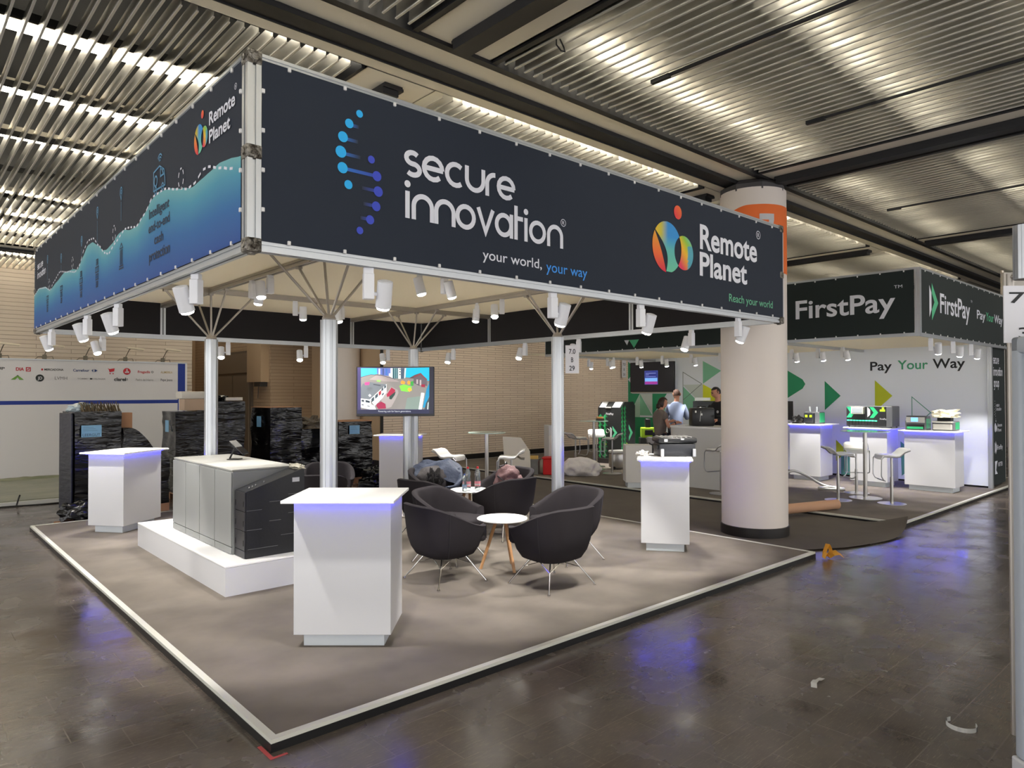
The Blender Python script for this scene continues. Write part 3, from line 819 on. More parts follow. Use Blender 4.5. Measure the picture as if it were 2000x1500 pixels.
for y, zt, zb, ze in ((2.733,3.388,3.29,3.12),(3.552,3.395,3.293,2.95),(4.20,3.242,3.148,3.0),(5.217,3.23,3.133,3.03),(6.037,3.333,3.239,3.05)):
    c_ = (zt*.62+zb*.38)
    ribbon(mb, arc(-y, c_, .032, .036, -30, 210, 12)+[(-y, zb)]+arc(-y, c_, .032, .036, -30, -29, 1), .0055, LP2)
    ribbon(mb, arc(-y, c_, .012, .014, 0, 360, 10), .004, LP2); ribbon(mb, [(-y, zb-.02), (-y, ze)], .003, LP2)
# van with signal
ribbon(mb, [(-1.84,3.16),(-1.84,3.29),(-1.70,3.305),(-1.60,3.26),(-1.58,3.20),(-1.575,3.15),(-1.84,3.16)], .006, LP2)
ribbon(mb, arc(-1.79,3.22,.035,.035,0,360,16), .0065, LP2); ribbon(mb, [(-1.68,3.28),(-1.68,3.23),(-1.61,3.23),(-1.65,3.28),(-1.68,3.28)], .0065, LP2)
ribbon(mb, arc(-1.79,3.155,.024,.024,0,360,12), .005, LP2); ribbon(mb, arc(-1.63,3.15,.024,.024,0,360,12), .005, LP2)
for r_ in (.02,.04,.06): ribbon(mb, arc(-1.695,3.325,r_,r_,40,140,8), .005, LP2)
mb.build('icon_lines', line_m, bl, fix=False)
mb = MB(); dkm = mat('print_navy_line', (16,38,66), .6)
def bank(y, z, k=1.0):
    ribbon(mb, [(-y-.05*k,z+.08*k),(-y,z+.12*k),(-y+.05*k,z+.08*k),(-y-.05*k,z+.08*k)], .0055, LP2)
    for dx in (-.035,-.012,.012,.035): ribbon(mb, [(-y+dx*k,z-.05*k),(-y+dx*k,z+.07*k)], .0055, LP2)
    ribbon(mb, [(-y-.06*k,z-.06*k),(-y+.06*k,z-.06*k)], .0065, LP2); ribbon(mb, [(-y-.07*k,z-.08*k),(-y+.07*k,z-.08*k)], .0065, LP2)
bank(2.72, 2.82)
for y, z, nn in ((3.55,2.80,4),(4.21,2.78,4),(5.19,2.82,3),(6.02,2.80,3)):
    for q in range(nn):
        zz = z-.11+q*.065; ww = .04+.015*((q*7) % 3)
        ribbon(mb, [(-y-ww,zz),(-y-ww,zz+.045),(-y+ww*.8,zz+.045),(-y+ww*.8,zz),(-y-ww,zz)], .0055, LP2)
        ribbon(mb, [(-y-ww*.3,zz+.008),(-y-ww*.3,zz+.037)], .0055, LP2); ribbon(mb, [(-y+ww*.3,zz+.008),(-y+ww*.3,zz+.037)], .0055, LP2)
put_text(mb, 'Intelligent', LP2, -1.95, 2.985, .47, .066, .022, ref='I'); put_text(mb, 'end-to-end', LP2, -1.96, 2.885, .49, .066, .022, ref='d')
put_text(mb, 'cash', LP2, -1.82, 2.785, .21, .066, .022, ref='h'); put_text(mb, 'protection', LP2, -1.945, 2.680, .48, .062, .022, ref='t')
tag(mb.build('lettering', dkm, bl, fix=False), 'dark slogan lettering and building icons')
mb = MB(); word(mb, 'secure', LP2, -6.735, 3.255, .40, .062, .11); word(mb, 'innovation', LP2, -6.73, 3.145, .58, .062, .11)
put_text(mb, 'Remote', LP2, -.73, 3.305, .40, .075, .024, ref='R'); put_text(mb, 'Planet', LP2, -.73, 3.20, .33, .075, .024, ref='P'); reg_mark(mb, LP2, -.322, 3.40, .016)
mb.build('lettering', letter_w, bl, fix=False)
mb = MB()
for q in range(7): disc(mb, -6.88+.012*math.sin(q), 3.37-q*.029, .008, .008, LP2, 10)
mb.build('logo_dots', mat('print_pale', (120,160,190), .6), bl, fix=False)
planet_logo(LP @ T(-.91, 3.272, .001), bl, .40, .92)

# ================================================================ SPOTLIGHTS
def make_spot(kind='frame'):
    t = thing('track_spotlight', 'x', 'spotlight')
    mb = MB(); mb.rbox(-.03,.03,-.018,.018,-.04,0,.004); mb.build('mount', lamp_white, t)
    mb = MB(); mb.rbox(-.032,.032,-.028,.028,-.19,-.035,.005); mb.build('gear_box', lamp_white, t)
    hd = bpy.data.objects.new('lamp_head', None)
    mb = MB(); mb.lathe([(.030,.085),(.046,.08),(.048,-.08),(.044,-.082),(.042,-.07)], 24, cap=False)
    mb.lathe([(.0,.085),(.030,.085)], 24, cap=False)
    h = mb.build('lamp_head', lamp_white, t, smooth=True, fix=False)
    mb = MB(); mb.lathe([(.043,-.080),(.036,-.094),(.018,-.100),(.0,-.101)], 24, cap=False); g = mb.build('bulb', glow, h, fix=False)
    mb = MB(); mb.cyl((-.045,0,.0),(-.09,0,.0),.012,n=10); mb.build('hinge', lamp_white, h)
    return t
spot_proto = make_spot()
first_spot = [True]
def place_spot(x, y, z, rz, tilt, label, group, energy=SPOT_W, light=True, size=1.15, yawl=0, side=1):
    t = spot_proto if first_spot[0] else copy_tree(spot_proto)
    first_spot[0] = False
    t.location = (x, y, z); t.rotation_euler = (0, 0, rz); t['label'] = label; t['group'] = group or ('spotlights of the corner stand' if x < 6 else 'spotlights of the stand beyond the column')
    h = [c for c in t.children if c.name.startswith('lamp_head')][0]
    h.location = (.095*side, 0, -.155); h.rotation_euler = (min(tilt, .42)*(1 if side > 0 else -1), 0, 0 if side > 0 else PI)
    if light:
        ld = bpy.data.lights.new('spot_beam', 'SPOT'); ld.energy = energy; ld.spot_size = size; ld.spot_blend = 0.35; ld.shadow_soft_size = 0.035
        ld.color = (1.0, 0.96, 0.90)
        lo = bpy.data.objects.new('spot_beam', ld); COL.objects.link(lo); lo.parent = h; lo.location = (0,0,-.125)
    return t
zl = Z0
gf = 'spotlights under the corner stand fascia'
def aim(x, y, tx, ty, drop=2.35):
    """rz so that tilt about local x throws the beam (local -z) toward the target; tilt>0 throws to local +y"""
    dx, dy = tx-x, ty-y; return math.atan2(dy, dx)-PI/2, math.atan2(math.hypot(dx, dy), drop)
for i, (x, tx, ty, lab) in enumerate(((.69,1.1,1.3,'white spotlight on front frame left end above the near counter'),(2.264,2.5,1.9,'white spotlight on the front frame beside the second strut group'),(3.337,3.6,1.6,'white spotlight on front frame above right of the lettering your way'),(4.932,4.9,1.3,'white spotlight at the right end of the front frame beside the column'))):
    rz, tl = aim(x, Y0+.05, tx, ty); place_spot(x, Y0+.05, zl, rz, tl, lab, None)
for i, (y, tx, ty, lab) in enumerate(((1.137,1.2,1.9,'white spotlight on left frame nearest the canopy corner'),(3.088,1.0,3.6,'white spotlight on left frame above the grey cabinets'),(4.257,1.1,4.8,'white spotlight on left frame, third from the canopy corner'),(6.153,1.0,6.6,'white spotlight on left frame at its far end above the pallets'))):
    rz, tl = aim(X0+.05, y, tx, ty); place_spot(X0+.05, y, zl, rz, tl, lab, None, energy=20, side=-1)
for i, (x, tx, ty, lab) in enumerate(((.674,1.2,5.9,'lit spotlight on rear frame in front of the sponsor wall'),(2.295,2.0,5.9,'lit spotlight on rear frame right of the left pole'),(3.51,3.0,5.6,'lit spotlight on rear frame left of the near pole'),(5.019,4.6,5.6,'lit spotlight on rear frame above the television'))):
    rz, tl = aim(x, Y1-.06, tx, ty); place_spot(x, Y1-.06, zl, rz, tl, lab, None)
for i, (y, tx, ty, lab) in enumerate(((5.985,5.0,5.6,'lit spotlight on right frame right of the television'),(4.208,4.5,3.9,'lit spotlight on right frame above the table with bottles'),(3.116,4.4,2.6,'lit spotlight on right frame beside the number sign'),(1.297,4.9,1.5,'lit spotlight on right frame above the counter with the case'))):
    rz, tl = aim(X1-.05, y, tx, ty); place_spot(X1-.05, y, zl, rz, tl, lab, None)
for i, (x, y, tx, ty, lab) in enumerate(((1.41,3.80,1.2,4.3,'left one of two spotlights on the roof beam above the cabinets'),(1.41,3.35,1.4,2.8,'right one of two spotlights on the roof beam above the cabinets'),(2.46,5.04,2.6,5.3,'lit spotlight on the rear roof beam behind the near pole'),(3.12,5.04,3.4,4.6,'lit spotlight on rear roof beam just right of the near pole'),
    (2.42,2.2,3.0,1.8,'left spotlight on the front roof beam under the cloth'),(2.72,2.2,3.6,2.2,'right spotlight on the front roof beam beside the fascia'),(4.33,3.15,3.6,2.2,'lit spotlight on the right roof beam in front of the black band'),(4.33,3.65,4.1,3.8,'unlit looking spotlight on the right roof beam, further one'))):
    rz, tl = aim(x, y, tx, ty, 2.8); place_spot(x, y, ZC-.055, rz, tl, lab, None)

# ================================================================ COUNTERS
def counter(label, x, y, rz, w=.668, d=.474, tw=.76, td=.65, fo=.14, h=1.03, z=0.0, group='white counters with blue lit tops'):
    t = thing('display_counter', label, 'counter', (x, y, z), rz, group)
    mb = MB(); mb.box(-w/2+.055, w/2-.055, -d/2+.055, d/2-.055, 0, .092); mb.build('plinth', kick, t)
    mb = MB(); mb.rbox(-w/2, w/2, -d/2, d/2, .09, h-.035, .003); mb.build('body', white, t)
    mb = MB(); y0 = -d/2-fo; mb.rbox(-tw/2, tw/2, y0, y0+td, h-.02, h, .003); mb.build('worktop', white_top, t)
    mb = MB(); a, b_ = w/2+.012, d/2+.012
    for (p, q_) in (((-a,-b_),(a,-b_)),((a,-b_),(a,b_)),((a,b_),(-a,b_)),((-a,b_),(-a,-b_))):
        x0, x1 = min(p[0],q_[0])-.004, max(p[0],q_[0])+.004; yy0, yy1 = min(p[1],q_[1])-.004, max(p[1],q_[1])+.004
        mb.box(x0, x1, yy0, yy1, h-.027, h-.021)
    mb.build('light_strip', led, t)
    mb = MB(); mb.box(-w/2+.02, w/2-.02, -d/2+.02, d/2-.02, h-.036, h-.02); mb.build('top_spacer', white, t)
    return t
counter('nearest white counter with blue lit top, in front of the grey cabinets', 1.046, 1.081, R(-42.5))
counter('white counter with blue lit top at the left end beside the wrapped pallet', .90, 6.68, R(38), w=.70, d=.50, tw=.84, td=.64, fo=.07, h=1.01)
counter('white counter carrying the black equipment case at the right edge of the stand', 5.16, 1.29, R(-54), w=.52, d=.62, tw=.60, td=.74, fo=.06, h=1.02)
counter('white counter with blue lit top behind the television pole', 5.30, 6.93, R(-46), tw=.80)

# ================================================================ PODIUM AND CABINETS
t = thing('display_plinth', 'low white rectangular plinth under the grey cabinets', 'plinth', (.73, 2.66, 0))
mb = MB(); mb.box(0, 1.35, 0, 2.75, 0, .245); mb.build('base', white, t)
mb = MB(); mb.rbox(-.002, 1.352, -.002, 2.752, .247, .262, .002); mb.build('top_panel', white_top, t)
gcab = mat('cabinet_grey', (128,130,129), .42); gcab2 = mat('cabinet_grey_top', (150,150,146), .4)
seam = mat('seam_dark', (60,60,60), .6)
ys = [3.05, 3.483, 3.916, 4.349, 4.782]
labs = ['grey cabinet unit nearest the black safe, first of the row', 'grey cabinet unit second from the black safe', 'grey cabinet unit third from the black safe', 'grey cabinet unit at far end of the row, furthest from the black safe']
for i in range(4):
    t = thing('storage_cabinet', labs[i], 'cabinet', (.93, ys[i], .262), 0, 'grey cabinets in a row on the plinth')
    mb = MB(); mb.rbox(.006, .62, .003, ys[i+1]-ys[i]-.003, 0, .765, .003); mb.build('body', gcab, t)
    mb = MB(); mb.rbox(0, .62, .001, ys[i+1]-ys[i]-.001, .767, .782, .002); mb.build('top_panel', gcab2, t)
    mb = MB(); mb.rbox(-.008, .006, .006, ys[i+1]-ys[i]-.006, .075, .755, .002); mb.build('door', gcab, t)
    mb = MB(); mb.rbox(-.006, .006, .006, ys[i+1]-ys[i]-.006, .005, .068, .002); mb.build('kick_panel', gcab, t)
t = thing('black_safe', 'black three-drawer unit with sloping top at the near end of the grey cabinets', 'safe unit', (.955, 2.80, .262))
bp_ = mat('black_powder', (22,23,27), .42, bump=(40,.05)); bp2 = mat('black_steel_front', (58,58,62), .35, .6)
mb = MB(); SP = frame((0,.245,0),(1,0,0),(0,0,1))
mb.prism([(.006,0),(.56,0),(.56,.765),(.52,.765),(.006,.60)], 0, .245, SP); mb.build('body', bp_, t)
for k in range(3):
    mb = MB(); mb.rbox(-.006, .006, .004, .241, .075+k*.175, .075+k*.175+.17, .002); dr = mb.build('drawer', bp2, t)
    mb = MB()
    for yy in (.03, .215): mb.box(-.009, -.005, yy-.004, yy+.004, .115+k*.175, .165+k*.175)
    mb.build('slot', black, dr)
mb = MB(); mb.rbox(-.006, .006, .004, .241, .004, .07, .002); mb.build('kick_panel', bp2, t)
mb = MB()
for k, zz in enumerate((.075, .25, .425)):
    L0 = .03; zr = zz
    for a_, b_ in ((.01,.15),(.22,.33),(.40,.52)) if k else ((.02,.30),(.33,.50)): mb.box(a_, b_, -.0035, 0, zr+a_*.30, zr+a_*.30+.003, None)
mb.build('scratches', mat('scratch_grey', (110,110,112), .5), t)
mb = MB(); mb.box(.44, .51, -.003, 0, .655, .695); mb.build('sticker', white, t)
mb = MB()
for a_ in (.06,.09,.12,.2): mb.rbox(a_-.006, a_+.006, .06, .075, .605+a_*.3, .62+a_*.3, .002)
mb.build('screws', chrome, t)
# tablet stand on the cabinets, with plastic bag
t = thing('tablet_stand', 'small black tablet stand on top of the grey cabinets', 'stand', (1.33, 4.05, 1.046), R(-45))
mb = MB(); mb.rbox(-.07,.06,-.05,.05,0,.008,.003); mb.build('foot', black, t)
mb = MB(); mb.cyl((-.06,0,.005),(.0,0,.13),.009,n=10); mb.build('arm', black, t)
mb = MB(); mb.rbox(-.1,.1,-.075,.075,-.006,.006,.004, T(.045,0,.125) @ RY(R(42))); mb.build('tablet', mat('plastic_black', (22,22,24), .15), t)
mb = MB(); mb.rbox(-.10,.0,-.077,.077,-.002,.003,.002, T(.045,0,.132) @ RY(R(42))); mb.build('painted_glare', mat('film', (150,150,150), .15, .5), t)  # pale plate that paints a glare over half the tablet face
t = thing('plastic_bag', 'crumpled clear plastic bag on top of the black unit at its back', 'bag', (1.50, 2.93, 1.025))
rr = random.Random(7)
def blob(n=3, sx=1, sy=1, sz=1, amp=.15, seed=1, flat=True):
    b = bmesh.new(); bmesh.ops.create_icosphere(b, subdivisions=n, radius=1); r = random.Random(seed)
    from mathutils import noise
    for v in b.verts:
        k = 1+amp*noise.noise(v.co*2.3+Vector((seed*3.1,seed,0)))*2+amp*.5*noise.noise(v.co*6+Vector((seed,0,seed)))
        c = v.co*k; v.co = Vector((c.x*sx, c.y*sy, (max(c.z, -.6) if flat else c.z)*sz))
    if flat:
        for v in b.verts: v.co.z += .6*sz
    b.verts.index_update()
    r_ = ([v.co.copy() for v in b.verts], [[v.index for v in f.verts] for f in b.faces]); b.free(); return r_
mb = MB(); v_, f_ = blob(3, .055, .12, .03, .25, 3); mb.add(v_, f_); mb.build('bag', mat('clear_film', (190,186,170), .2, alpha=.7, bump=(30,.8)), t, smooth=True, angle=60)

# ================================================================ TUB CHAIRS
fab = mat('chair_fabric', (46,43,46), .95, bump=(450,.35), spec=.15)
seamm = mat('chair_seam', (38,36,39), .9)
def smooth01(t): t = max(0, min(1, t)); return t*t*(3-2*t)
def make_chair():
    t = thing('tub_chair', 'x', 'armchair')
    hw, hd = .37, .35
    def rad(th, k):       # squarish-round plan; th=0 is the back (-y), +-pi the front (+y)
        c, s_ = abs(math.cos(th)), abs(math.sin(th)); p = 2.7
        return k/((c/hd)**p+(s_/hw)**p)**(1/p)
    def rim(th):
        a = abs(th)
        if a > R(134): return .40
        return .73-.20*smooth01((a-R(28))/R(100))
    prof = [(.30,.245),(.52,.235),(.70,.262),(.82,.33),(.90,.42)]
    n = 96; vs = []; fs = []; rings = []
    ths = [-PI+2*PI*i/n for i in range(n)]
    def ring(f): 
        o = len(vs)
        for th in ths:
            k, z, inw = f(th); r_ = rad(th, k)-inw
            vs.append((r_*math.sin(th), -r_*math.cos(th)*1.0, z))
        rings.append(o)
    for k, z in prof: ring(lambda th, k=k, z=z: (k, z, 0))
    for s_ in (.25,.5,.75,.93,1.0): ring(lambda th, s_=s_: (.90+.10*s_**.8, .42+(rim(th)-.42)*s_-(0.0 if s_ < 1 else .006), 0))
    ring(lambda th: (1.0, rim(th)+.004, .012)); ring(lambda th: (1.0, rim(th)+.006, .03)); ring(lambda th: (1.0, rim(th)-.002, .055)); ring(lambda th: (1.0, rim(th)-.02, .064))
    for s_ in (.3,.65,1.0): ring(lambda th, s_=s_: (1.0-.10*s_, (rim(th)-.02)*(1-s_)+.375*s_ if rim(th) > .41 else .375-.0*s_, .066))
    for a, b_ in zip(rings, rings[1:]):
        for i in range(n): fs.append((a+i, a+(i+1) % n, b_+(i+1) % n, b_+i))
    fs.append(tuple(rings[0]+i for i in range(n-1, -1, -1)))
    fs.append(tuple(rings[-1]+i for i in range(n)))
    mb = MB(); mb.add(vs, fs); mb.build('shell', fab, t, smooth=True, angle=50)
    # seat cushion
    vs = []; fs = []; nn = 48
    for (inw, z) in ((.10,.37),(.078,.385),(.075,.43),(.095,.45),(.16,.458)):
        for i in range(nn):
            th = -PI+2*PI*i/nn; r_ = rad(th, .985)-inw
            if abs(th) > R(130): r_ = rad(th, .985)-max(.0, inw-.075)
            vs.append((r_*math.sin(th), -r_*math.cos(th), z))
    for a in range(4):
        for i in range(nn): fs.append((a*nn+i, a*nn+(i+1) % nn, (a+1)*nn+(i+1) % nn, (a+1)*nn+i))
    fs.append(tuple(4*nn+i for i in range(nn))); fs.append(tuple(nn-1-i for i in range(nn)))
    mb = MB(); mb.add(vs, fs); mb.build('seat_cushion', fab, t, smooth=True, angle=50)
    # seams down the shell and inside
    for th in (R(62), -R(62)):
        mb = MB(); pts = []
        for k, z in prof[1:]: r_ = rad(th, k)+.001; pts.append((r_*math.sin(th), -r_*math.cos(th), z))
        for s_ in (.25,.5,.75,1.0):
            r_ = rad(th, .90+.10*s_**.8)+.001; pts.append((r_*math.sin(th), -r_*math.cos(th), .42+(rim(th)-.42)*s_))
        mb.tube(pts, .0035, 6); mb.build('seam', seamm, t)
    for sx in (1,-1):
        for sy in (1,-1):
            mb = MB(); a = (sx*.13, sy*.12, .255); b_ = (sx*.285, sy*.265, .012)
            mb.cyl(a, b_, .0075, n=10)
            mid = Vector(a).lerp(Vector(b_), .38)
            mb.cyl((sx*.20, sy*.04, .255), mid, .0035, n=6); mb.cyl((sx*.05, sy*.18, .255), mid, .0035, n=6)
            mb.cyl((0, 0, .235), mid, .003, n=6)
            mb.cyl((b_[0], b_[1], 0), (b_[0], b_[1], .014), .014, n=12)
            mb.build('leg', chrome, t, smooth=True)
    return t
chp = make_chair(); used = [False]
def chair(x, y, face, label, group):      # face: world direction angle the sitter looks at
    rz = face-PI/2
    if not used[0]:
        used[0] = True; o = chp; o.location = (x, y, 0); o.rotation_euler.z = rz; o['label'] = label; o['group'] = group
    else: o = dup(chp, (x, y, 0), rz, label, group)
    return o
g1, g2, g3 = 'tub chairs around the nearer low table', 'tub chairs around the table with bottles', 'tub chairs behind the black unit'
chair(2.45, 1.83, R(-2), 'charcoal tub chair beside the nearest counter, left of the low table', g1)
chair(3.08, 1.05, R(88), 'charcoal tub chair with its back turned, right front of the low table', g1)
chair(2.97, 2.46, R(-68), 'charcoal tub chair facing out, behind the left one at the low table', g1)
chair(3.90, 1.64, R(176), 'charcoal tub chair beside the right pole, right of the low table', g1)
chair(4.18, 2.94, R(92), 'charcoal tub chair with its back turned, in front of the table with bottles', g2)
chair(4.74, 3.56, R(178), 'charcoal tub chair holding the pink backpack', g2)
chair(4.10, 4.22, R(-78), 'charcoal tub chair holding the dark jackets', g2)
chair(3.44, 3.46, R(10), 'charcoal tub chair left of the table with bottles, mostly hidden by a nearer one', g2)
chair(2.70, 4.88, R(60), 'charcoal tub chair just behind the black unit, left of the near pole', g3)
chair(3.30, 5.76, R(-115), 'charcoal tub chair behind the near pole beside the black sack', g3)

# low tables
wood = mat('beech_wood', (196,150,104), .45, bump=(40,.08,(1,1,.1)), mottle=(14,(184,136,92)))
def make_table():
    t = thing('low_table', 'x', 'table')
    mb = MB(); mb.lathe([(.235,.486),(.25,.492),(.252,.50),(.245,.505)], 48); mb.build('table_top', white_top, t, smooth=True)
    mb = MB(); mb.lathe([(.10,.472),(.10,.487)], 24); mb.build('bracket', mat('dark_metal', (40,40,42), .4, .7), t)
    for k in range(3):
        a = R(195+120*k)
        mb = MB(); mb.cyl((.06*math.cos(a), .06*math.sin(a), .478), (.215*math.cos(a), .215*math.sin(a), 0), .017, .015, 14); mb.build('leg', wood, t, smooth=True)
    return t
lt = make_table(); lt.location = (3.13, 1.79, 0); lt.rotation_euler.z = R(67); lt['label'] = 'round white low table with three wooden legs, nearer one'; lt['group'] = 'round low tables'
dup(lt, (4.16, 3.60, 0), R(40), 'round white low table carrying the water bottles', 'round low tables')

# bottles
def bottle(x, y, z, cap, lab, h=.30, col=(235,150,160)):
    t = thing('water_bottle', lab, 'bottle', (x, y, z), 0, 'water bottles on the low table')
    pet = mat('clear_pet', (225,235,238), .05, trans=.9, spec=.5)
    k = h/.30
    mb = MB(); mb.lathe([(.0,0),(.036*k,.002),(.038*k,.03*k),(.037*k,.10*k),(.038*k,.15*k),(.031*k,.18*k),(.037*k,.205*k),(.036*k,.225*k),(.016*k,.272*k),(.013*k,.285*k)], 20); mb.build('body', pet, t, smooth=True)
    mb = MB(); mb.lathe([(.0145*k,.276*k),(.0145*k,.30*k),(.012*k,.302*k)], 16); mb.build('cap', cap, t, smooth=True)
    mb = MB(); mb.lathe([(.0385*k,.055*k),(.0385*k,.115*k)], 20, cap=False); mb.build('bottle_label', mat('label_%d' % col[0], col, .5), t, smooth=True, fix=False)
    mb = MB(); mb.lathe([(.0392*k,.07*k),(.0392*k,.085*k)], 20, cap=False); mb.build('label_band', white, t, smooth=True, fix=False)
redc = mat('cap_red', (214,40,50), .4); bluec = mat('cap_blue', (50,80,160), .4)
bottle(4.08, 3.53, .505, redc, 'clear water bottle with red cap, middle one of three')
bottle(4.19, 3.47, .505, redc, 'clear water bottle with red cap, rightmost of three')
bottle(4.0, 3.50, .505, bluec, 'smaller clear bottle with blue cap, leftmost of three', .22, (150,180,215))

# backpack and jackets
t = thing('backpack', 'dusty pink backpack lying in a tub chair', 'backpack', (4.74, 3.50, .458), R(35))
pk = mat('backpack_pink', (104,76,78), .8, bump=(60,.4)); pkd = mat('backpack_dark', (52,44,50), .8)
mb = MB(); v_, f_ = blob(4, .21, .17, .20, .12, 5); mb.add(v_, f_); mb.build('main_body', pk, t, smooth=True, angle=60)
mb = MB(); v_, f_ = blob(3, .13, .06, .11, .10, 8); mb.add(v_, f_, T(0,-.15,.02)); mb.build('front_pocket', pk, t, smooth=True, angle=60)
mb = MB(); mb.tube([(.10,-.12,.20),(.16,-.05,.28),(.12,.08,.31),(.02,.12,.30)], .012, 8); mb.tube([(-.15,-.12,.05),(-.2,-.02,.12),(-.18,.1,.2)], .01, 8); mb.build('strap', pkd, t, smooth=True)
mb = MB(); mb.tube(arc(0,.0,.05,.05,0,180,10) and [(.09+.05*math.cos(R(a)),.05,.30+.05*math.sin(R(a))) for a in range(0,200,20)], .014, 8); mb.build('grab_handle', black, t, smooth=True)
mb = MB(); mb.box(-.04,.02,-.215,-.208,.09,.105); mb.build('logo_patch', mat('patch_orange', (220,150,90), .5), t)
t = thing('jacket', 'dark blue quilted jacket draped over a tub chair', 'jacket', (4.10, 4.25, .455), R(-45))
dj = mat('jacket_navy', (52,62,84), .6, bump=(25,.7)); gj = mat('jacket_grey', (66,62,64), .7, bump=(25,.5))
mb = MB()
from mathutils import noise
def sheet(f, nu, nv, th=.012):
    vs = []; fs = []
    for i in range(nu+1):
        for j in range(nv+1): vs.append(f(i/nu, j/nv))
    for i in range(nu):
        for j in range(nv):
            k0 = i*(nv+1)+j; fs.append((k0, k0+1, k0+nv+2, k0+nv+1))
    b = bmesh.new(); bv = [b.verts.new(v) for v in vs]
    for f_ in fs: b.faces.new([bv[i] for i in f_])
    b.normal_update(); bmesh.ops.solidify(b, geom=b.faces[:], thickness=th); b.verts.index_update()
    r_ = ([v.co.copy() for v in b.verts], [[v.index for v in f_.verts] for f_ in b.faces]); b.free(); return r_
def jf(u, v):
    x = -.32+.66*u; y = .30-.42*v
    z = .37-.5*max(0, v-.62)**1.3*1.6 + .03*math.sin(u*9+v*2)+.05*noise.noise(Vector((u*5, v*5, 1)))-.12*abs(u-.5)**2*4
    return (x, y+.03*noise.noise(Vector((u*4, v*4, 9))), z-.22*max(0, .2-v)*3)
v_, f_ = sheet(jf, 40, 30, .02); mb.add(v_, f_); mb.build('jacket_shell', dj, t, smooth=True, angle=60)
mb = MB(); mb.tube([(.30,.1,.24),(.34,-.05,.12),(.28,-.16,.04),(.16,-.2,.03)], [.055,.06,.05,.04], 10, flat=.6); mb.build('sleeve', dj, t, smooth=True, angle=60)
mb = MB(); v_, f_ = blob(3, .22, .17, .19, .15, 12); mb.add(v_, f_, T(-.02,-.02,0)); mb.build('lining', gj, t, smooth=True, angle=60)
t = thing('hat', 'black furry hat or collar beside the grey jacket lining', 'hat', (3.97, 4.12, .455), 0)
mb = MB(); v_, f_ = blob(4, .09, .08, .16, .4, 21); mb.add(v_, f_, T(0,0,.02)); mb.build('fur', mat('fur_black', (34,32,34), .95, bump=(90,1.0)), t, smooth=True, angle=70)

# ================================================================ TELEVISION ON THE REAR POLE
tvc = Vector((3.70, 4.62, 1.77))
tdir = Vector((.765, -.644, 0)).normalized()
t = thing('television', 'flat television showing an animated city scene, on the rear pole', 'television', tvc)
t.rotation_euler.z = math.atan2(tdir.y, tdir.x)
W2, H2 = .525, .335
mb = MB(); mb.rbox(-W2, W2, -.025, .025, -H2, H2, .006); mb.build('bezel', blackgloss, t)
mb = MB(); mb.box(-.18, .18, .025, .07, -.15, .15); mb.box(-.05,.05,.05,.50,-.04,.04); mb.build('wall_bracket', black, t)
SPM = frame((0,-.0262,0),(1,0,0),(0,0,1)) @ Matrix.Diagonal((2*W2-.03, 2*H2-.045, 1, 1)) @ T(-.5,-.48,0)
def scr_poly(items, M, parent, name, material=None):
    vs = []; fs = []; cs = []
    for k, (poly, c) in enumerate(items):
        o = len(vs)
        for x, y in poly: vs.append((x, y, .0004*k)); cs.append(rgb(*c))
        fs.append(tuple(range(o, o+len(poly))))
    me = bpy.data.meshes.new(name)
    me.from_pydata([tuple(M @ Vector(v)) for v in vs], [], fs)
    ca = me.color_attributes.new('print', 'FLOAT_COLOR', 'POINT')
    for i, c in enumerate(cs): ca.data[i].color = c
    me.materials.append(material or screen_m)
    o = bpy.data.objects.new(name, me); COL.objects.link(o); o.parent = parent; return o
def q(x0, y0, x1, y1): return [(x0,y0),(x1,y0),(x1,y1),(x0,y1)]
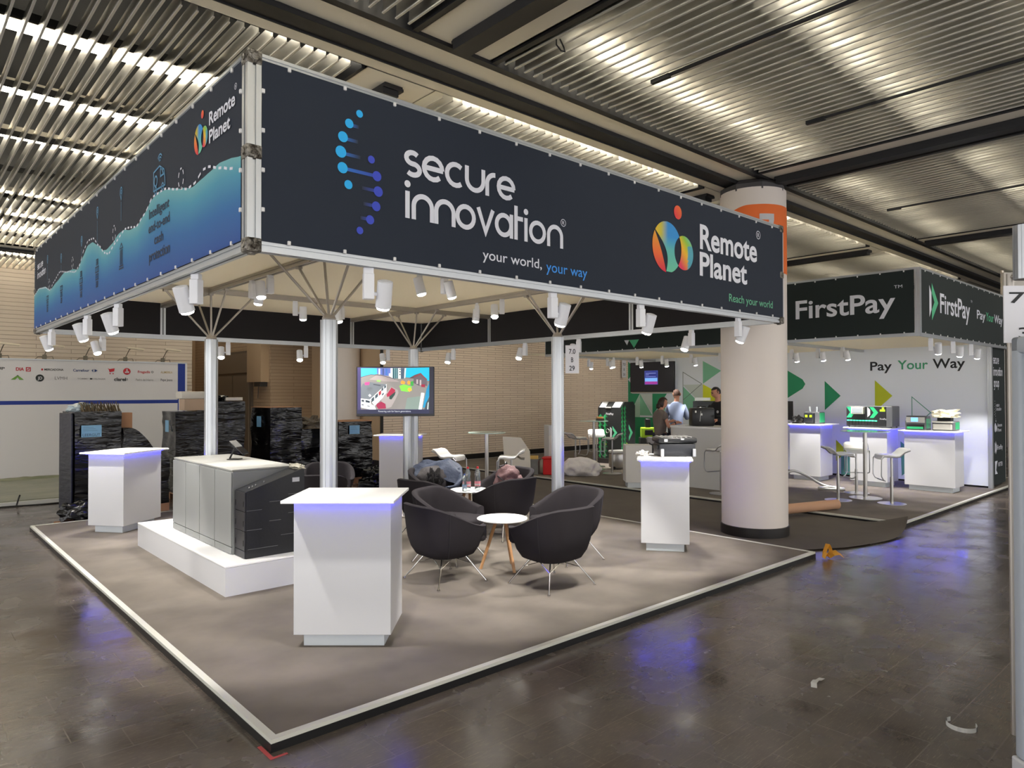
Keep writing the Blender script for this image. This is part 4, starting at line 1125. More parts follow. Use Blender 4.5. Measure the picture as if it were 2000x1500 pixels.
# picture coordinates read from the 2000x1400 enlargement: x (200..1590) y (200..1110)
def px(pts): return [((x-200)/1400, 1-(y-190)/925) for x, y in pts]
it = [(q(0,0,1,1),(58,52,92)), (px([(265,205),(1530,190),(1530,1030),(265,1030)]),(120,116,112)),
 (px([(265,205),(560,205),(570,320),(265,390)]),(60,180,215)), (px([(1090,200),(1530,190),(1530,460),(1250,400),(1090,390)]),(15,172,205)),
 (px([(560,205),(830,205),(820,400),(760,370),(560,310)]),(92,110,180)), (px([(590,210),(620,210),(620,330),(590,330)]),(200,205,225)), (px([(660,210),(690,210),(690,340),(660,340)]),(70,82,130)), (px([(720,210),(750,210),(750,350),(720,350)]),(60,110,180)),
 (px([(810,205),(850,205),(850,410),(780,410),(780,310),(810,310)]),(225,230,228)), (px([(850,205),(950,205),(950,410),(850,410)]),(20,80,90)), (px([(885,205),(895,205),(895,410),(885,410)]),(160,190,195)), (px([(920,205),(928,205),(928,410),(920,410)]),(160,190,195)),
 (px([(950,205),(1000,205),(1000,415),(950,415)]),(225,228,225)), (px([(1000,205),(1070,205),(1060,415),(1000,415)]),(60,80,100)), (px([(1070,205),(1100,205),(1085,400),(1060,415)]),(200,205,205)),
 (px([(975,215),(995,215),(995,240),(975,240)]),(40,50,60)), (px([(975,265),(995,265),(995,290),(975,290)]),(40,50,60)), (px([(975,320),(995,320),(995,345),(975,345)]),(40,50,60)),
 (px([(265,380),(450,330),(650,345),(900,420),(1250,420),(1530,520),(1530,1030),(265,1030)]),(128,124,120)),
 (px([(560,340),(780,360),(980,480),(700,470),(420,430)]),(152,140,138)), (px([(1160,400),(1260,340),(1370,300),(1480,430),(1440,430),(1100,400)]),(84,66,70)),
 (px([(1240,380),(1365,305),(1480,420),(1490,560),(1340,560),(1235,500)]),(92,82,90)), (px([(1290,430),(1320,430),(1320,520),(1290,520)]),(170,160,160)), (px([(1350,440),(1380,440),(1380,550),(1350,550)]),(170,160,160)),
 (px([(1250,370),(1365,300),(1490,430),(1470,450),(1365,340),(1250,400)]),(120,60,66)),
 (px([(300,520),(420,480),(640,520),(740,520),(600,640),(430,830),(265,800),(265,600)]),(104,110,116)), (px([(500,520),(640,545),(620,560),(490,535)]),(60,62,70)),
 (px([(430,830),(740,520),(740,720),(520,960)]),(222,226,228)), (px([(265,810),(430,830),(460,930),(520,960),(545,1030),(430,1030),(265,990)]),(215,222,226)),
 (px([(350,840),(430,860),(430,900),(355,885)]),(40,50,60)), (px([(280,835),(325,840),(325,880),(280,870)]),(40,50,60)), (px([(460,820),(510,770),(510,850),(460,890)]),(50,66,74)), (px([(530,750),(580,700),(580,770),(530,820)]),(50,66,74)), (px([(590,690),(640,640),(640,720),(600,760)]),(150,40,50)), (px([(645,620),(680,580),(680,640),(645,670)]),(50,66,74)), (px([(695,560),(730,540),(730,590),(695,620)]),(50,66,74)), (px([(655,720),(690,690),(690,720),(655,760)]),(50,66,74)),
 (px([(280,925),(320,930),(320,948),(280,943)]),(50,50,60)), (px([(385,950),(430,960),(430,975),(385,965)]),(50,50,60)),
 (px([(640,850),(700,740),(830,580),(950,640),(960,700),(900,840),(830,980),(720,1020),(640,900)]),(150,142,140)), (px([(770,690),(830,590),(900,640),(890,700),(830,760),(750,780),(740,730)]),(150,24,58)), (px([(790,770),(910,670),(890,740),(830,830),(790,820)]),(30,56,50)),
 (px([(560,920),(640,870),(720,920),(730,1010),(590,1020),(550,960)]),(140,28,64)), (px([(975,560),(1060,530),(1200,570),(1210,650),(1130,680),(1010,660)]),(120,205,70)),
 (px([(1000,480),(1030,450),(1085,480),(1070,525),(1010,520)]),(240,150,50)), (px([(1120,480),(1150,450),(1180,480),(1170,530),(1130,530)]),(240,150,50)), (px([(1140,600),(1190,600),(1205,650),(1160,680),(1130,640)]),(230,170,60)), (px([(1180,480),(1235,460),(1235,560),(1190,560)]),(50,150,60)),
 (px([(1380,530),(1450,530),(1450,590),(1380,580)]),(140,24,50)), (px([(340,490),(430,480),(420,540),(340,545)]),(200,70,130)), (px([(560,440),(640,450),(620,480),(560,470)]),(130,200,90)),
 (px([(1120,800),(1400,760),(1360,1030),(1080,1030)]),(122,138,130)), (px([(1380,695),(1440,705),(1390,1030),(1330,1030)]),(225,235,228)), (px([(1480,620),(1530,500),(1530,760),(1440,1000),(1410,990)]),(10,128,170)), (px([(1470,900),(1530,780),(1530,1030),(1440,1030)]),(50,66,70)), (px([(1500,900),(1520,880),(1510,1030),(1490,1030)]),(180,190,190)),
 (px([(430,720),(460,745),(455,770),(425,775),(405,745)]),(220,222,226)),
 (px([(265,380),(450,328),(650,343),(905,425),(905,435),(650,353),(450,338),(265,392)]),(70,66,84)),
 (q(0,0,1,.085),(30,32,60)), (px([(1530,180),(1600,180),(1600,1120),(1530,1120)]),(26,26,40))]
pic = scr_poly(it, SPM, t, 'screen')
mb = MB(); put_text(mb, 'Powering cash for future generations.', SPM @ T(0,0,.03), .28, .035, .43, .036, .0, ref='P'); mb.build('caption', mat('screen_text', (200,205,215), .5, emit=.3), t, fix=False)
# support post for the television next to the rear pole
t = thing('television_post', 'grey aluminium post carrying the television beside the rear pole', 'post', (4.06, 4.88, 0), 0)
mb = MB(); poly_pole(mb, .06, .02, 1.65, 8); mb.build('post', alu, t, fix=False)
mb = MB(); mb.lathe([(.12,0),(.12,.02)], 24); mb.build('base_plate', alu_d, t)

# number sign on the right pole
def number_sign(label, lines, loc, rz, w, h, th, parent_name='number_sign'):
    t = thing(parent_name, label, 'sign', loc, rz)
    mb = MB(); mb.box(-w/2, w/2, 0, .006, -h/2, h/2); mb.build('panel', mat('sign_white', (226,226,232), .5), t)
    mb = MB(); F_ = frame((0,-.002,0),(1,0,0),(0,0,1))
    for s_, x, y, tw in lines: put_text(mb, s_, F_, x*w, y*h, tw*w, th*h, .012)
    mb.build('lettering', dark_txt, t, fix=False); return t
number_sign('white sign reading 7.0 B 29 on the right pole', [('7.0',-.24,.20,.48),('B',-.08,-.10,.16),('29',-.22,-.40,.40)], (4.37, 1.985, 2.13), R(-42), .155, .32, .17)

# black equipment case and white paper on right counter
t = thing('equipment_case', 'black ribbed hard equipment case on the right white counter', 'case', (5.33, 1.27, 1.02), R(-40))
cs_ = mat('case_plastic', (36,38,44), .4)
mb = MB(); mb.rbox(-.21, .21, -.13, .17, .0, .15, .02); mb.build('lower_shell', cs_, t, smooth=True)
mb = MB(); mb.rbox(-.225, .225, -.145, .185, .152, .215, .022); mb.build('lid', mat('case_lid', (26,27,30), .3), t, smooth=True)
mb = MB()
for k in range(7): mb.rbox(-.19+k*.055, -.165+k*.055, -.13, .17, .213, .224, .004)
mb.build('lid_ribs', mat('rib_grey', (120,120,118), .3), t)
for x_ in (-.20,.165):
    mb = MB(); mb.rbox(x_,x_+.035,-.165,-.135,.0,.09,.005); mb.build('latch', mat('latch_silver', (200,202,206), .3, .6), t)
mb = MB(); mb.rbox(-.23,-.215,-.1,.1,.08,.13,.004); mb.build('handle', black, t)
mb = MB(); mb.rbox(-.16,-.12,-.150,-.14,.17,.2,.003); mb.rbox(.03,.07,-.150,-.14,.19,.205,.003); mb.build('badge', white, t)
t = thing('crumpled_paper', 'crumpled white tissue on the right counter left of the black case', 'paper', (5.06, 1.52, 1.02))
mb = MB(); v_, f_ = blob(3, .075, .06, .035, .4, 31); mb.add(v_, f_); mb.build('paper', mat('tissue', (226,222,216), .8), t)

# yellow tape scrap, white strips, tiny red bit on the hall floor
t = thing('tape_scrap', 'crumpled yellow tape loop at the right corner of the stand', 'tape', (6.20, -.10, FLOOR))
yt = mat('tape_yellow', (240,184,60), .4)
def band(pts, wdt, th=.002):
    mb = MB(); vs = []; fs = []
    for i, p in enumerate(pts):
        p = Vector(p[0:3]); s_ = Vector(p_w[i])
        vs += [p-s_*wdt/2, p+s_*wdt/2]
    for i in range(len(pts)-1): fs.append((2*i, 2*i+1, 2*i+3, 2*i+2))
    b = bmesh.new(); bv = [b.verts.new(v) for v in vs]
    for f_ in fs: b.faces.new([bv[i] for i in f_])
    bmesh.ops.solidify(b, geom=b.faces[:], thickness=th); b.verts.index_update()
    mb.add([v.co.copy() for v in b.verts], [[v.index for v in f_.verts] for f_ in b.faces]); b.free(); return mb
pts = []; p_w = []
for i in range(26):
    a = i/25
    if a < .5:
        t_ = a/.5*2*PI*.9-PI*.4; pts.append((.07*math.cos(t_), .01*math.sin(t_*2), .085+.07*math.sin(t_))); p_w.append((.1,1,0))
    else:
        t_ = (a-.5)/.5; pts.append((-.02-.13*t_, -.02, .03+.05*math.sin(t_*PI))); p_w.append((.1,.8,.5))
band(pts, .045).build('tape', yt, t)
pts = [(.02,0,.02),(.06,-.03,.05),(.11,-.06,.055),(.14,-.10,.02),(.12,-.13,.004)]; p_w = [(.5,.7,.4)]*5; band(pts, .09).build('tape', yt, t)
def strip_thing(label, pts, pw, wdt, loc):
    global p_w
    t = thing('paper_strip', label, 'paper strip', (loc[0], loc[1], FLOOR)); p_w = pw
    band(pts, wdt, .0015).build('strip', mat('strip_white', (232,232,228), .5), t)
pts = [(0,0,.004),(.02,.03,.02),(.05,.05,.022),(.09,.06,.012),(.15,.075,.006)]
strip_thing('short wavy white strip lying on the hall floor', [(-.09,-.02,.002),(-.06,-.005,.02),(-.02,.0,.022),(.02,.0,.012),(.08,.005,.006)], [(.35,-.93,0)]*5, .035, (2.87, -1.475))
ps = []; pw = []
for i in range(22):
    a = R(60+i*12); ps.append((.072*math.cos(a), .072*math.sin(a), .012)); pw.append((0,0,1))
strip_thing('curled white strip standing on edge on the hall floor', ps, pw, .024, (2.875, -2.255))

t = thing('floor_tape', 'small red tape mark on the hall floor at the front platform corner', 'tape', (-.01,-.03,FLOOR))
mb = MB(); mb.box(-.02,.0,-.02,.13,.001,.003); mb.box(-.02,.07,-.035,-.02,.001,.003); mb.build('tape', mat('tape_red', (190,80,84), .5), t)
t = thing('hanging_cable', 'black cable loop hanging from the ceiling above the front banner', 'cable', (2.30,.22,CZ))
mb = MB(); mb.tube((lambda p: p)([(0,0,.04),(-.02,-.02,-.03),(0,-.05,-.08),(.03,-.06,-.08),(.05,-.03,-.03),(.04,0,.04)]), .006, 8); mb.build('cable', black, t, smooth=True)

# ================================================================ SECOND STAND
BX, BY, WX = 9.40, -0.03, 13.45       # near corner of its canopy, wall plane
BZ0, BZ1, BC = 2.545, 3.525, 2.86
st = thing('stand_canopy', 'dark green fascia canopy of the stand beyond the round column', 'exhibition stand')
for z in (BZ0+.03, BZ1-.02):
    profile_beam((BX+.03,BY+.03,z),(14.6,BY+.03,z), .055,.05, parent=st); profile_beam((BX+.03,BY+.03,z),(BX+.03,7.45,z), .055,.05, parent=st)
for x, y in ((BX+.03,BY+.03),(BX+.03,7.42)): profile_beam((x,y,BZ0),(x,y,BZ1), .07,.07,'corner_post', parent=st)
for y in (2.3,4.9): profile_beam((BX+.05,y,BZ0+.05),(WX,y,BZ0+.05), .055,.05,'roof_beam', parent=st)
profile_beam((BX+.03,7.42,BZ0+.03),(WX,7.42,BZ0+.03), .055,.05,'roof_beam', parent=st)
mb = MB(); mb.box(BX+.06, WX, BY+.06, 8.3, BZ0+.08, BZ0+.09); mb.build('ceiling_cloth', cloth, st)
mb = MB(); mb.box(BX-.008, BX-.002, BY+.07, 7.44, BZ0+.05, BZ1-.03); g1b = mb.build('fascia_banner', greenblk, st)
mb = MB(); mb.box(BX+.07, 14.6, BY-.008, BY-.002, BZ0+.05, BZ1-.03); g2b = mb.build('fascia_banner', greenblk, st)
for i in range(23):
    for z in (BZ0+.055, BZ1-.04): clip(g1b, BX-.009, BY+.2+i*.32, z)
for i in range(15):
    for z in (BZ0+.055, BZ1-.04): clip(g2b, BX+.2+i*.33, BY-.009, z)
GP = frame((BX-.011,0,0),(0,-1,0),(0,0,1)); GF = frame((0,BY-.011,0),(1,0,0),(0,0,1))
mb = MB(); put_text(mb, 'FirstPay', GP, -1.765, 2.925, 1.48, .285, .017, ref='F'); put_text(mb, 'TM', GP, -.30, 3.25, .11, .045, .0)
mb.build('lettering', letter_w, g1b, fix=False)
mb = MB(); put_text(mb, 'FirstPay', GF, 10.25, 2.94, 1.50, .29, .017, ref='F'); put_text(mb, 'Pay', GF, 12.14, 2.985, .50, .145, .015, ref='P'); put_text(mb, 'Way', GF, 13.20, 2.985, .55, .145, .015, ref='W'); put_text(mb, 'TM', GF, 11.8, 3.22, .08, .04, .0)
mb.prism([(9.77,2.84),(9.77,3.30),(9.86,3.20),(9.86,2.95)], 0, .002, GF); mb.build('lettering', letter_w, g2b, fix=False)
mint = mat('print_green', (86,190,140), .6)
mb = MB(); put_text(mb, 'Your', GF, 12.68, 2.985, .48, .145, .012, ref='Y')
mb.prism([(9.88,2.80),(9.88,2.96),(9.99,3.07),(9.88,3.19),(9.88,3.34),(10.16,3.07)], 0, .002, GF); mb.build('lettering', mint, g2b, fix=False)
g3b = [None]
mb = MB(); GI = frame((BX-.012,0,0),(0,-1,0),(0,0,1))
mb.prism([(-5.12,2.78),(-5.0,2.62),(-4.88,2.78)], 0, .002, GI); mb.build('triangle_print', mint, g1b, fix=False)
mb = MB(); mb.prism([(-5.24,2.78),(-5.17,2.68),(-5.12,2.78)], 0, .002, GI); mb.build('triangle_print', letter_w, g1b, fix=False)

# walls of the stand
wall2 = mat('stand_wall', (230,236,244), .55)
sw = thing('stand_wall', 'white stand wall with green and yellow triangles and Pay Your Way lettering', 'stand wall', (0,0,0))
mb = MB(); mb.box(WX, WX+.05, .10, 6.83, .035, BZ0+.08); wl = mb.build('wall_panel', wall2, sw)
mb = MB(); mb.box(WX-.08, WX+.05, 6.83, 8.30, .035, BZ0+.08); wl2 = mb.build('wall_panel', wall2, sw)
mb = MB(); mb.box(WX+.05, 14.50, .10, .13, .035, BZ0+.05); dp = mb.build('wall_panel', greenblk, sw); tag(dp, 'dark green end panel with white logos')
mb = MB(); mb.box(WX+.05, 14.50, 8.2, 8.25, .035, BZ0+.08); mb.build('wall_panel', wall2, sw)
profile_beam((WX-.01,.09,.0),(WX-.01,.09,BZ0+.05), .07,.07,'corner_post', parent=sw)
mb = MB(); mb.box(WX+.02, WX+.05, .13, 8.2, .0, .035); mb.box(WX+.1,14.4,.14,.17,0,.035); mb.build('base_gap', black, sw)
WP = frame((WX-.003,0,0),(0,-1,0),(0,0,1)); WP2 = frame((WX-.083,0,0),(0,-1,0),(0,0,1))
gr1 = mat('tri_green', (36,146,98), .6); gr2 = mat('tri_pale', (180,215,195), .6); gr3 = mat('tri_teal', (96,160,140), .6); yl = mat('tri_yellow', (186,196,30), .6); yl2 = mat('tri_bright_yellow', (222,228,40), .6); gr4 = mat('tri_mid', (130,196,160), .6); gr5 = mat('tri_grey', (204,214,208), .6)
def tri(pts, m, M, par=wl, z=0):
    mb = MB(); mb.add([(-y, zz, z) for y, zz in pts], [tuple(range(len(pts)))], M); mb.build('triangle_print', m, par, fix=False)
tri([(4.6,1.2),(4.6,2.65),(3.56,2.03),(3.50,1.93),(3.56,1.83)], gr1, WP)
tri([(3.08,1.99),(3.08,1.368),(2.748,1.674)], gr1, WP)
tri([(2.068,1.99),(2.07,1.36),(1.74,1.676)], yl, WP)
tri([(2.85,.75),(2.85,.30),(2.62,.52)], yl, WP); tri([(2.75,.02),(2.75,.42),(2.52,.40),(2.52,.04)], gr3, WP, z=.001)
tri([(1.58,.10),(1.20,.45),(1.6,.78)], gr3, WP)
mb = MB(); ribbon(mb, [(-1.387,1.05),(-1.387,1.655),(-1.06,1.354),(-1.17,1.25)], .008, WP); mb.build('triangle_print', gr3, wl, fix=False)
mb = MB(); put_text(mb, 'Pay', WP, -2.155, 2.19, .41, .175, .016, ref='P'); put_text(mb, 'Way', WP, -1.02, 2.205, .54, .18, .016, ref='W'); mb.build('lettering', dark_txt, wl, fix=False)
mb = MB(); put_text(mb, 'Your', WP, -1.64, 2.20, .54, .175, .016, ref='Y'); mb.build('lettering', mat('print_mid_green', (70,160,120), .6), wl, fix=False)
# left part of the wall: outlined triangle and fields of green
tri([(6.05,2.52),(6.05,1.96),(5.55,2.27)], gr4, WP)     # upper right green arrow
tri([(6.05,1.95),(6.05,1.35),(5.50,1.40),(5.45,1.66)], yl2, WP)
tri([(6.62,1.90),(6.62,1.20),(6.05,1.20),(6.05,1.40)], gr4, WP, z=.001); tri([(6.62,1.94),(6.05,1.95),(6.05,1.42)], gr5, WP, z=.002)
tri([(5.50,1.5),(5.50,.9),(5.30,.9),(5.30,1.3)], gr4, WP)
mb = MB(); ribbon(mb, [(-6.62,1.42),(-6.62,2.26),(-6.08,1.96),(-6.62,1.56)], .007, WP @ T(0,0,.003)); mb.build('triangle_print', mat('line_grey', (110,120,118), .6), wl, fix=False)
# television wall: patchwork of greens
for pts, m_ in (([(8.29,2.58),(8.29,2.1),(8.02,2.35)],gr1),([(8.29,2.1),(8.29,1.0),(8.16,1.55),(8.16,1.95)],gr1),([(8.29,1.85),(8.16,2.15),(8.16,1.65)],gr2),([(8.29,1.72),(7.9,1.72),(8.29,1.1)],gr1),
        ([(8.29,1.10),(7.9,1.70),(7.9,1.10)],gr2),([(7.9,1.72),(7.9,1.15),(7.5,1.15)],gr4),([(7.9,1.72),(7.5,1.72),(7.5,1.2)],gr5),([(7.5,1.72),(7.5,1.15),(7.05,1.72)],gr1),
        ([(7.5,1.15),(7.5,.6),(7.2,.85)],gr1),([(7.5,1.15),(7.1,1.60),(7.1,.8)],gr4),([(8.29,1.1),(7.5,1.1),(7.5,.4),(8.29,.4)],gr1),([(7.5,.6),(7.5,.2),(7.1,.4)],gr2)):
    tri(pts, m_, WP2, wl2, z=.0005*(1+pts[0][1]))
mb = MB(); 
# dark end panel writing
DP = frame((.09,.096,0),(1,0,0),(0,0,1))
mb = MB()
word(mb, 'secure', DP, 13.60, 2.27, .38, .115, .1); word(mb, 'innovation', DP, 13.60, 2.05, .62, .115, .1); word(mb, 'group', DP, 13.62, 1.84, .36, .115, .1); mb.build('lettering', letter_w, dp, fix=False); mb = MB()
word(mb, 'secure', DP, 13.78, 1.475, .20, .045, .1); word(mb, 'innovation', DP, 13.78, 1.40, .33, .045, .1)
for q_ in range(6): disc(mb, 13.68+.015*math.sin(q_*1.1), 1.58-q_*.05, .010, .010, DP, 10); disc(mb, 13.73+.01*math.cos(q_), 1.5-q_*.05, .008, .008, DP, 8)
mb.build('lettering', letter_w, dp, fix=False); mb = MB()
disc(mb, 13.70, 1.09, .055, .085, DP); disc(mb, 13.79, 1.07, .03, .06, DP); disc(mb, 13.74, 1.21, .016, .02, DP)
put_text(mb, 'Remote', DP, 13.86, 1.10, .30, .06, .012, ref='R'); put_text(mb, 'Planet', DP, 13.86, 1.01, .25, .06, .012, ref='P')
mb.build('lettering', letter_w, dp, fix=False); mb = MB()
mb.prism([(13.65,.62),(13.65,.82),(13.70,.78),(13.70,.66)], 0, .002, DP); mb.prism([(13.71,.60),(13.71,.66),(13.745,.72),(13.71,.78),(13.71,.84),(13.80,.72)], 0, .002, DP)
put_text(mb, 'FirstPay', DP, 13.83, .675, .36, .085, .01, ref='F')
mb.build('lettering', letter_w, dp, fix=False); mb = MB()
mb.prism([(13.65,.23),(13.65,.47),(13.82,.47),(13.76,.40),(13.72,.30),(13.82,.23)], 0, .002, DP); put_text(mb, 'KRITTER', DP, 13.87, .36, .30, .075, .006, ref='K')
mb.build('lettering', letter_w, dp, fix=False)

counter('white counter nearest the aisle holding two banknote counters', 12.46, .72, R(-90), w=.80, d=.50, tw=.95, td=.66, fo=.10, h=1.07, group='white counters of the stand beyond the column')
counter('white counter carrying the long black sorting machine', 12.43, 1.72, R(-90), w=.66, d=.55, tw=.84, td=.70, fo=.08, h=1.09, group='white counters of the stand beyond the column')
counter('white counter beside the column under a small banknote counter', 12.43, 2.92, R(-90), w=.62, d=.55, tw=.84, td=.70, fo=.08, h=1.12, group='white counters of the stand beyond the column')

mgrey = mat('machine_grey', (88,90,94), .4); msil = mat('machine_silver', (188,186,178), .3, .5); grn = mat('machine_green', (40,170,110), .4); lime = mat('lime', (170,215,40), .4)
# long sorter
t = thing('banknote_sorter', 'long black banknote sorter with green chevrons and row of pockets', 'machine', (12.22, 1.72, 1.09), R(-90))
mb = MB(); mb.rbox(-.41, .41, -.02, .34, .02, .40, .012); mb.build('housing', mgrey, t)
mb = MB(); mb.box(-.40, .30, -.03, -.02, .03, .39); mb.build('front_panel', mat('panel_black', (30,31,33), .35), t)
mb = MB(); FQ = frame((0,-.032,0),(1,0,0),(0,0,1))
mb.prism([(-.40,.18),(-.33,.28),(-.40,.38),(-.31,.38),(-.24,.28),(-.31,.18)], 0, .003, FQ); mb.prism([(.02,.18),(.09,.28),(.02,.38),(.09,.38),(.17,.28),(.09,.18)], 0, .003, FQ); mb.build('chevrons', grn, t)
mb = MB(); mb.prism([(-.02,.19),(.03,.24),(.03,.33),(-.02,.38)], 0, .003, FQ); put_text(mb, 'FirstPay', FQ @ T(0,0,.004), .20, .15, .12, .03, .01); mb.build('lettering', white, t)
mb = MB(); mb.rbox(-.28,-.06,-.13,-.03,.25,.38,.006, T(0,0,0)); ds_ = mb.build('display', msil, t)
mb = MB(); mb.box(-.26,-.08,-.134,-.13,.27,.36); mb.build('display_glass', mat('glass_grey', (120,126,130), .1), ds_)
for k in range(10):
    mb = MB(); mb.box(-.39+k*.055, -.345+k*.055, -.04, -.03, .04, .12); pk_ = mb.build('pocket', black, t)
    mb = MB(); mb.box(-.388+k*.055, -.347+k*.055, -.043, -.03, .118, .135); mb.build('pocket_light', mat('led_green', (60,230,150), .4, emit=1.6), pk_)
mb = MB(); mb.box(.20,.29,-.034,-.03,.30,.34); mb.box(.235,.27,-.034,-.03,.33,.38); mb.build('label_patch', lime, t)
mb = MB()
for x in (-.37,.37): mb.cyl((x,.02,0),(x,.02,.02),.015,n=10); mb.cyl((x,.30,0),(x,.30,.02),.015,n=10)
mb.build('feet', black, t)
# two counters on the right
t = thing('banknote_counter', 'grey banknote counter with blue display on the aisle counter', 'machine', (12.32, .96, 1.07), R(-90))
mb = MB(); mb.prism([(-.02,0),(.24,0),(.25,.16),(.20,.25),(.03,.25),(-.02,.17)], -.17, .17, frame((0,0,0),(0,1,0),(0,0,1)) ); mb.build('housing', mgrey, t)
mb = MB(); mb.box(-.15,.15,-.03,-.02,.13,.23); mb.build('control_panel', msil, t)
mb = MB(); mb.box(-.07,.04,-.034,-.03,.15,.22); mb.build('display', mat('lcd_blue', (90,150,250), .3, emit=1.2), t)
mb = MB(); mb.box(-.14,.14,-.05,.0,.02,.10); mb.build('pocket', black, t)
mb = MB(); mb.box(.171,.174,.0,.22,.03,.2); mb.box(-.13,.13,-.055,-.05,.02,.06); mb.build('trim_green', grn, t)
t = thing('banknote_counter', 'silver banknote counter with crumpled paper on top, rightmost machine', 'machine', (12.32, .52, 1.07), R(-90))
mb = MB(); mb.rbox(-.18,.18,-.02,.26,.0,.17,.02); mb.build('housing', mgrey, t)
mb = MB(); mb.rbox(-.16,.14,-.05,.10,.02,.12,.015); mb.rbox(-.17,.15,-.06,.12,.14,.165,.008); mb.build('tray', msil, t)
mb = MB(); mb.box(.181,.184,.0,.22,.03,.15); mb.build('trim_green', grn, t)
mb = MB(); mb.rbox(-.12,.10,.06,.20,.165,.23,.01); mb.build('hopper', black, t)
t = thing('crumpled_paper', 'crumpled cream packing paper on top of the rightmost machine', 'paper', (12.40, .53, 1.30))
mb = MB(); v_, f_ = blob(3, .12, .19, .085, .5, 44); mb.add(v_, f_); mb.build('paper', mat('cream_paper', (236,230,206), .8), t)
t = thing('banknote_counter', 'compact black banknote counter with green side beside the round column', 'machine', (12.30, 2.83, 1.12), R(-90))
mb = MB(); mb.rbox(-.15,.15,-.02,.24,.0,.24,.02); mb.build('housing', mgrey, t)
mb = MB(); mb.rbox(-.14,.06,-.08,.0,.02,.22,.015); mb.build('front_module', cs_, t)
mb = MB(); mb.box(-.11,-.06,-.085,-.08,.13,.18); mb.box(-.02,.03,-.085,-.08,.13,.18); mb.build('yellow_tab', lime, t)
mb = MB(); mb.box(-.08,-.05,.04,.05,.24,.34); mb.box(.06,.09,.04,.05,.24,.34); mb.build('guides', mat('clear_guides', (160,165,170), .2), t)
mb = MB(); mb.box(.151,.154,-.0,.22,.03,.22); mb.build('trim_green', grn, t)
t = thing('monitor', 'thin black monitor edge beside the column above the counter', 'monitor', (12.35, 3.42, 1.12), R(-60))
mb = MB(); mb.rbox(-.16,.16,-.01,.01,.06,.45,.004, RX(R(-8))); mb.build('screen', blackgloss, t)
mb = MB(); mb.rbox(-.1,.1,-.08,.08,0,.012,.004); mb.cyl((0,0,.0),(0,.01,.15),.015); mb.build('foot', black, t)
t = thing('cable_heap', 'heap of black cables and pouch next to the small banknote counter', 'cables', (12.30, 3.12, 1.12))
mb = MB(); v_, f_ = blob(3, .09, .12, .09, .4, 51); mb.add(v_, f_); mb.build('heap', black, t)

# bar tables and stools
glassm = mat('frosted_glass', (205,232,224), .12, alpha=.75)
def bar_table(x, y, h, lab, r=.34, z=0.0):
    t = thing('bar_table', lab, 'table', (x, y, z), 0, 'round glass bar tables')
    mb = MB(); mb.lathe([(.25,0),(.25,.010),(.03,.018)], 40); mb.build('base', steel, t, smooth=True)
    mb = MB(); mb.cyl((0,0,.01),(0,0,h-.02),.032,n=24); mb.lathe([(.09,h-.022),(.09,h-.012)],24); mb.build('column', steel, t, smooth=True)
    mb = MB(); mb.lathe([(r-.004,h-.012),(r,h-.008),(r,h-.003),(r-.004,h)], 48); mb.build('glass_top', glassm, t, smooth=True)
    return t
bar_table(10.57, 1.17, 1.11, 'glass bar table in front of the long sorter, between two stools', .37)
bar_table(10.55, 7.05, 1.11, 'glass bar table near the brick wall with an orange snack box', .33)
bar_table(5.82, 5.22, 1.11, 'glass bar table behind the tub chairs, against the brick wall', .31)
stm = mat('stool_frame', (176,178,182), .3, .9)
def make_stool():
    t = thing('bar_stool', 'x', 'bar stool')
    h = .76
    prof = [(-.20,-.05),(-.19,-.012),(-.165,.0),(-.10,.002),(.0,-.008),(.06,-.002),(.10,.03),(.14,.075),(.175,.095),(.215,.10)]
    # seat: side profile y (front -> back), width along x, slightly rounded
    nW = 12; vs = []; fs = []
    top = []
    for s_, off in ((1, .012), (-1, -.012)):
        for k, (y, z) in enumerate(prof):
            e = .82 if k in (0, len(prof)-1) else (.95 if k in (1, len(prof)-2) else 1.0)
            for j in range(nW+1):
                u = -1+2*j/nW; x = .185*e*u
                vs.append((x, y, h+z+off*(1 if abs(u) < .9 else .5)+.006*u*u))
    m_ = len(prof); st_ = nW+1
    for b_ in (0, m_*st_):
        for k in range(m_-1):
            for j in range(nW): a = b_+k*st_+j; fs.append((a, a+1, a+st_+1, a+st_))
    o2 = m_*st_
    for k in range(m_-1):
        for j in (0, nW): a = k*st_+j; fs.append((a, a+st_, a+st_+o2, a+o2))
    for k in (0, m_-1):
        for j in range(nW): a = k*st_+j; fs.append((a, a+1, a+1+o2, a+o2))
    mb = MB(); mb.add(vs, fs); mb.build('seat', white_top, t, smooth=True, angle=60)
    mb = MB(); pts = [(.19*a, b_, h+c-.012) for a, b_, c in ((1,.205,.098),(1,.13,.068),(1,.06,0),(1,0,-.008),(1,-.165,-.0),(1,-.205,-.04),(1,-.21,-.30),(1,-.18,-.36),(.9,-.15,-.375),(0,-.15,-.375),(-.9,-.15,-.375),(-1,-.18,-.36),(-1,-.21,-.30),(-1,-.205,-.04),(-1,-.165,0),(-1,0,-.008),(-1,.06,0),(-1,.13,.068),(-1,.205,.098))]
    mb.tube(pts, .009, 8); mb.build('frame_loop', stm, t, smooth=True)
    mb = MB(); mb.cyl((0,0,.01),(0,0,.42),.024,n=16); mb.cyl((0,0,.42),(0,0,h-.02),.016,n=16); mb.rbox(-.08,.08,-.05,.05,h-.035,h-.018,.004); mb.build('post', steel, t, smooth=True)
    mb = MB(); mb.lathe([(.205,0),(.205,.008),(.03,.014)], 36); mb.build('base', steel, t, smooth=True)
    return t
sp_ = make_stool(); su = [False]
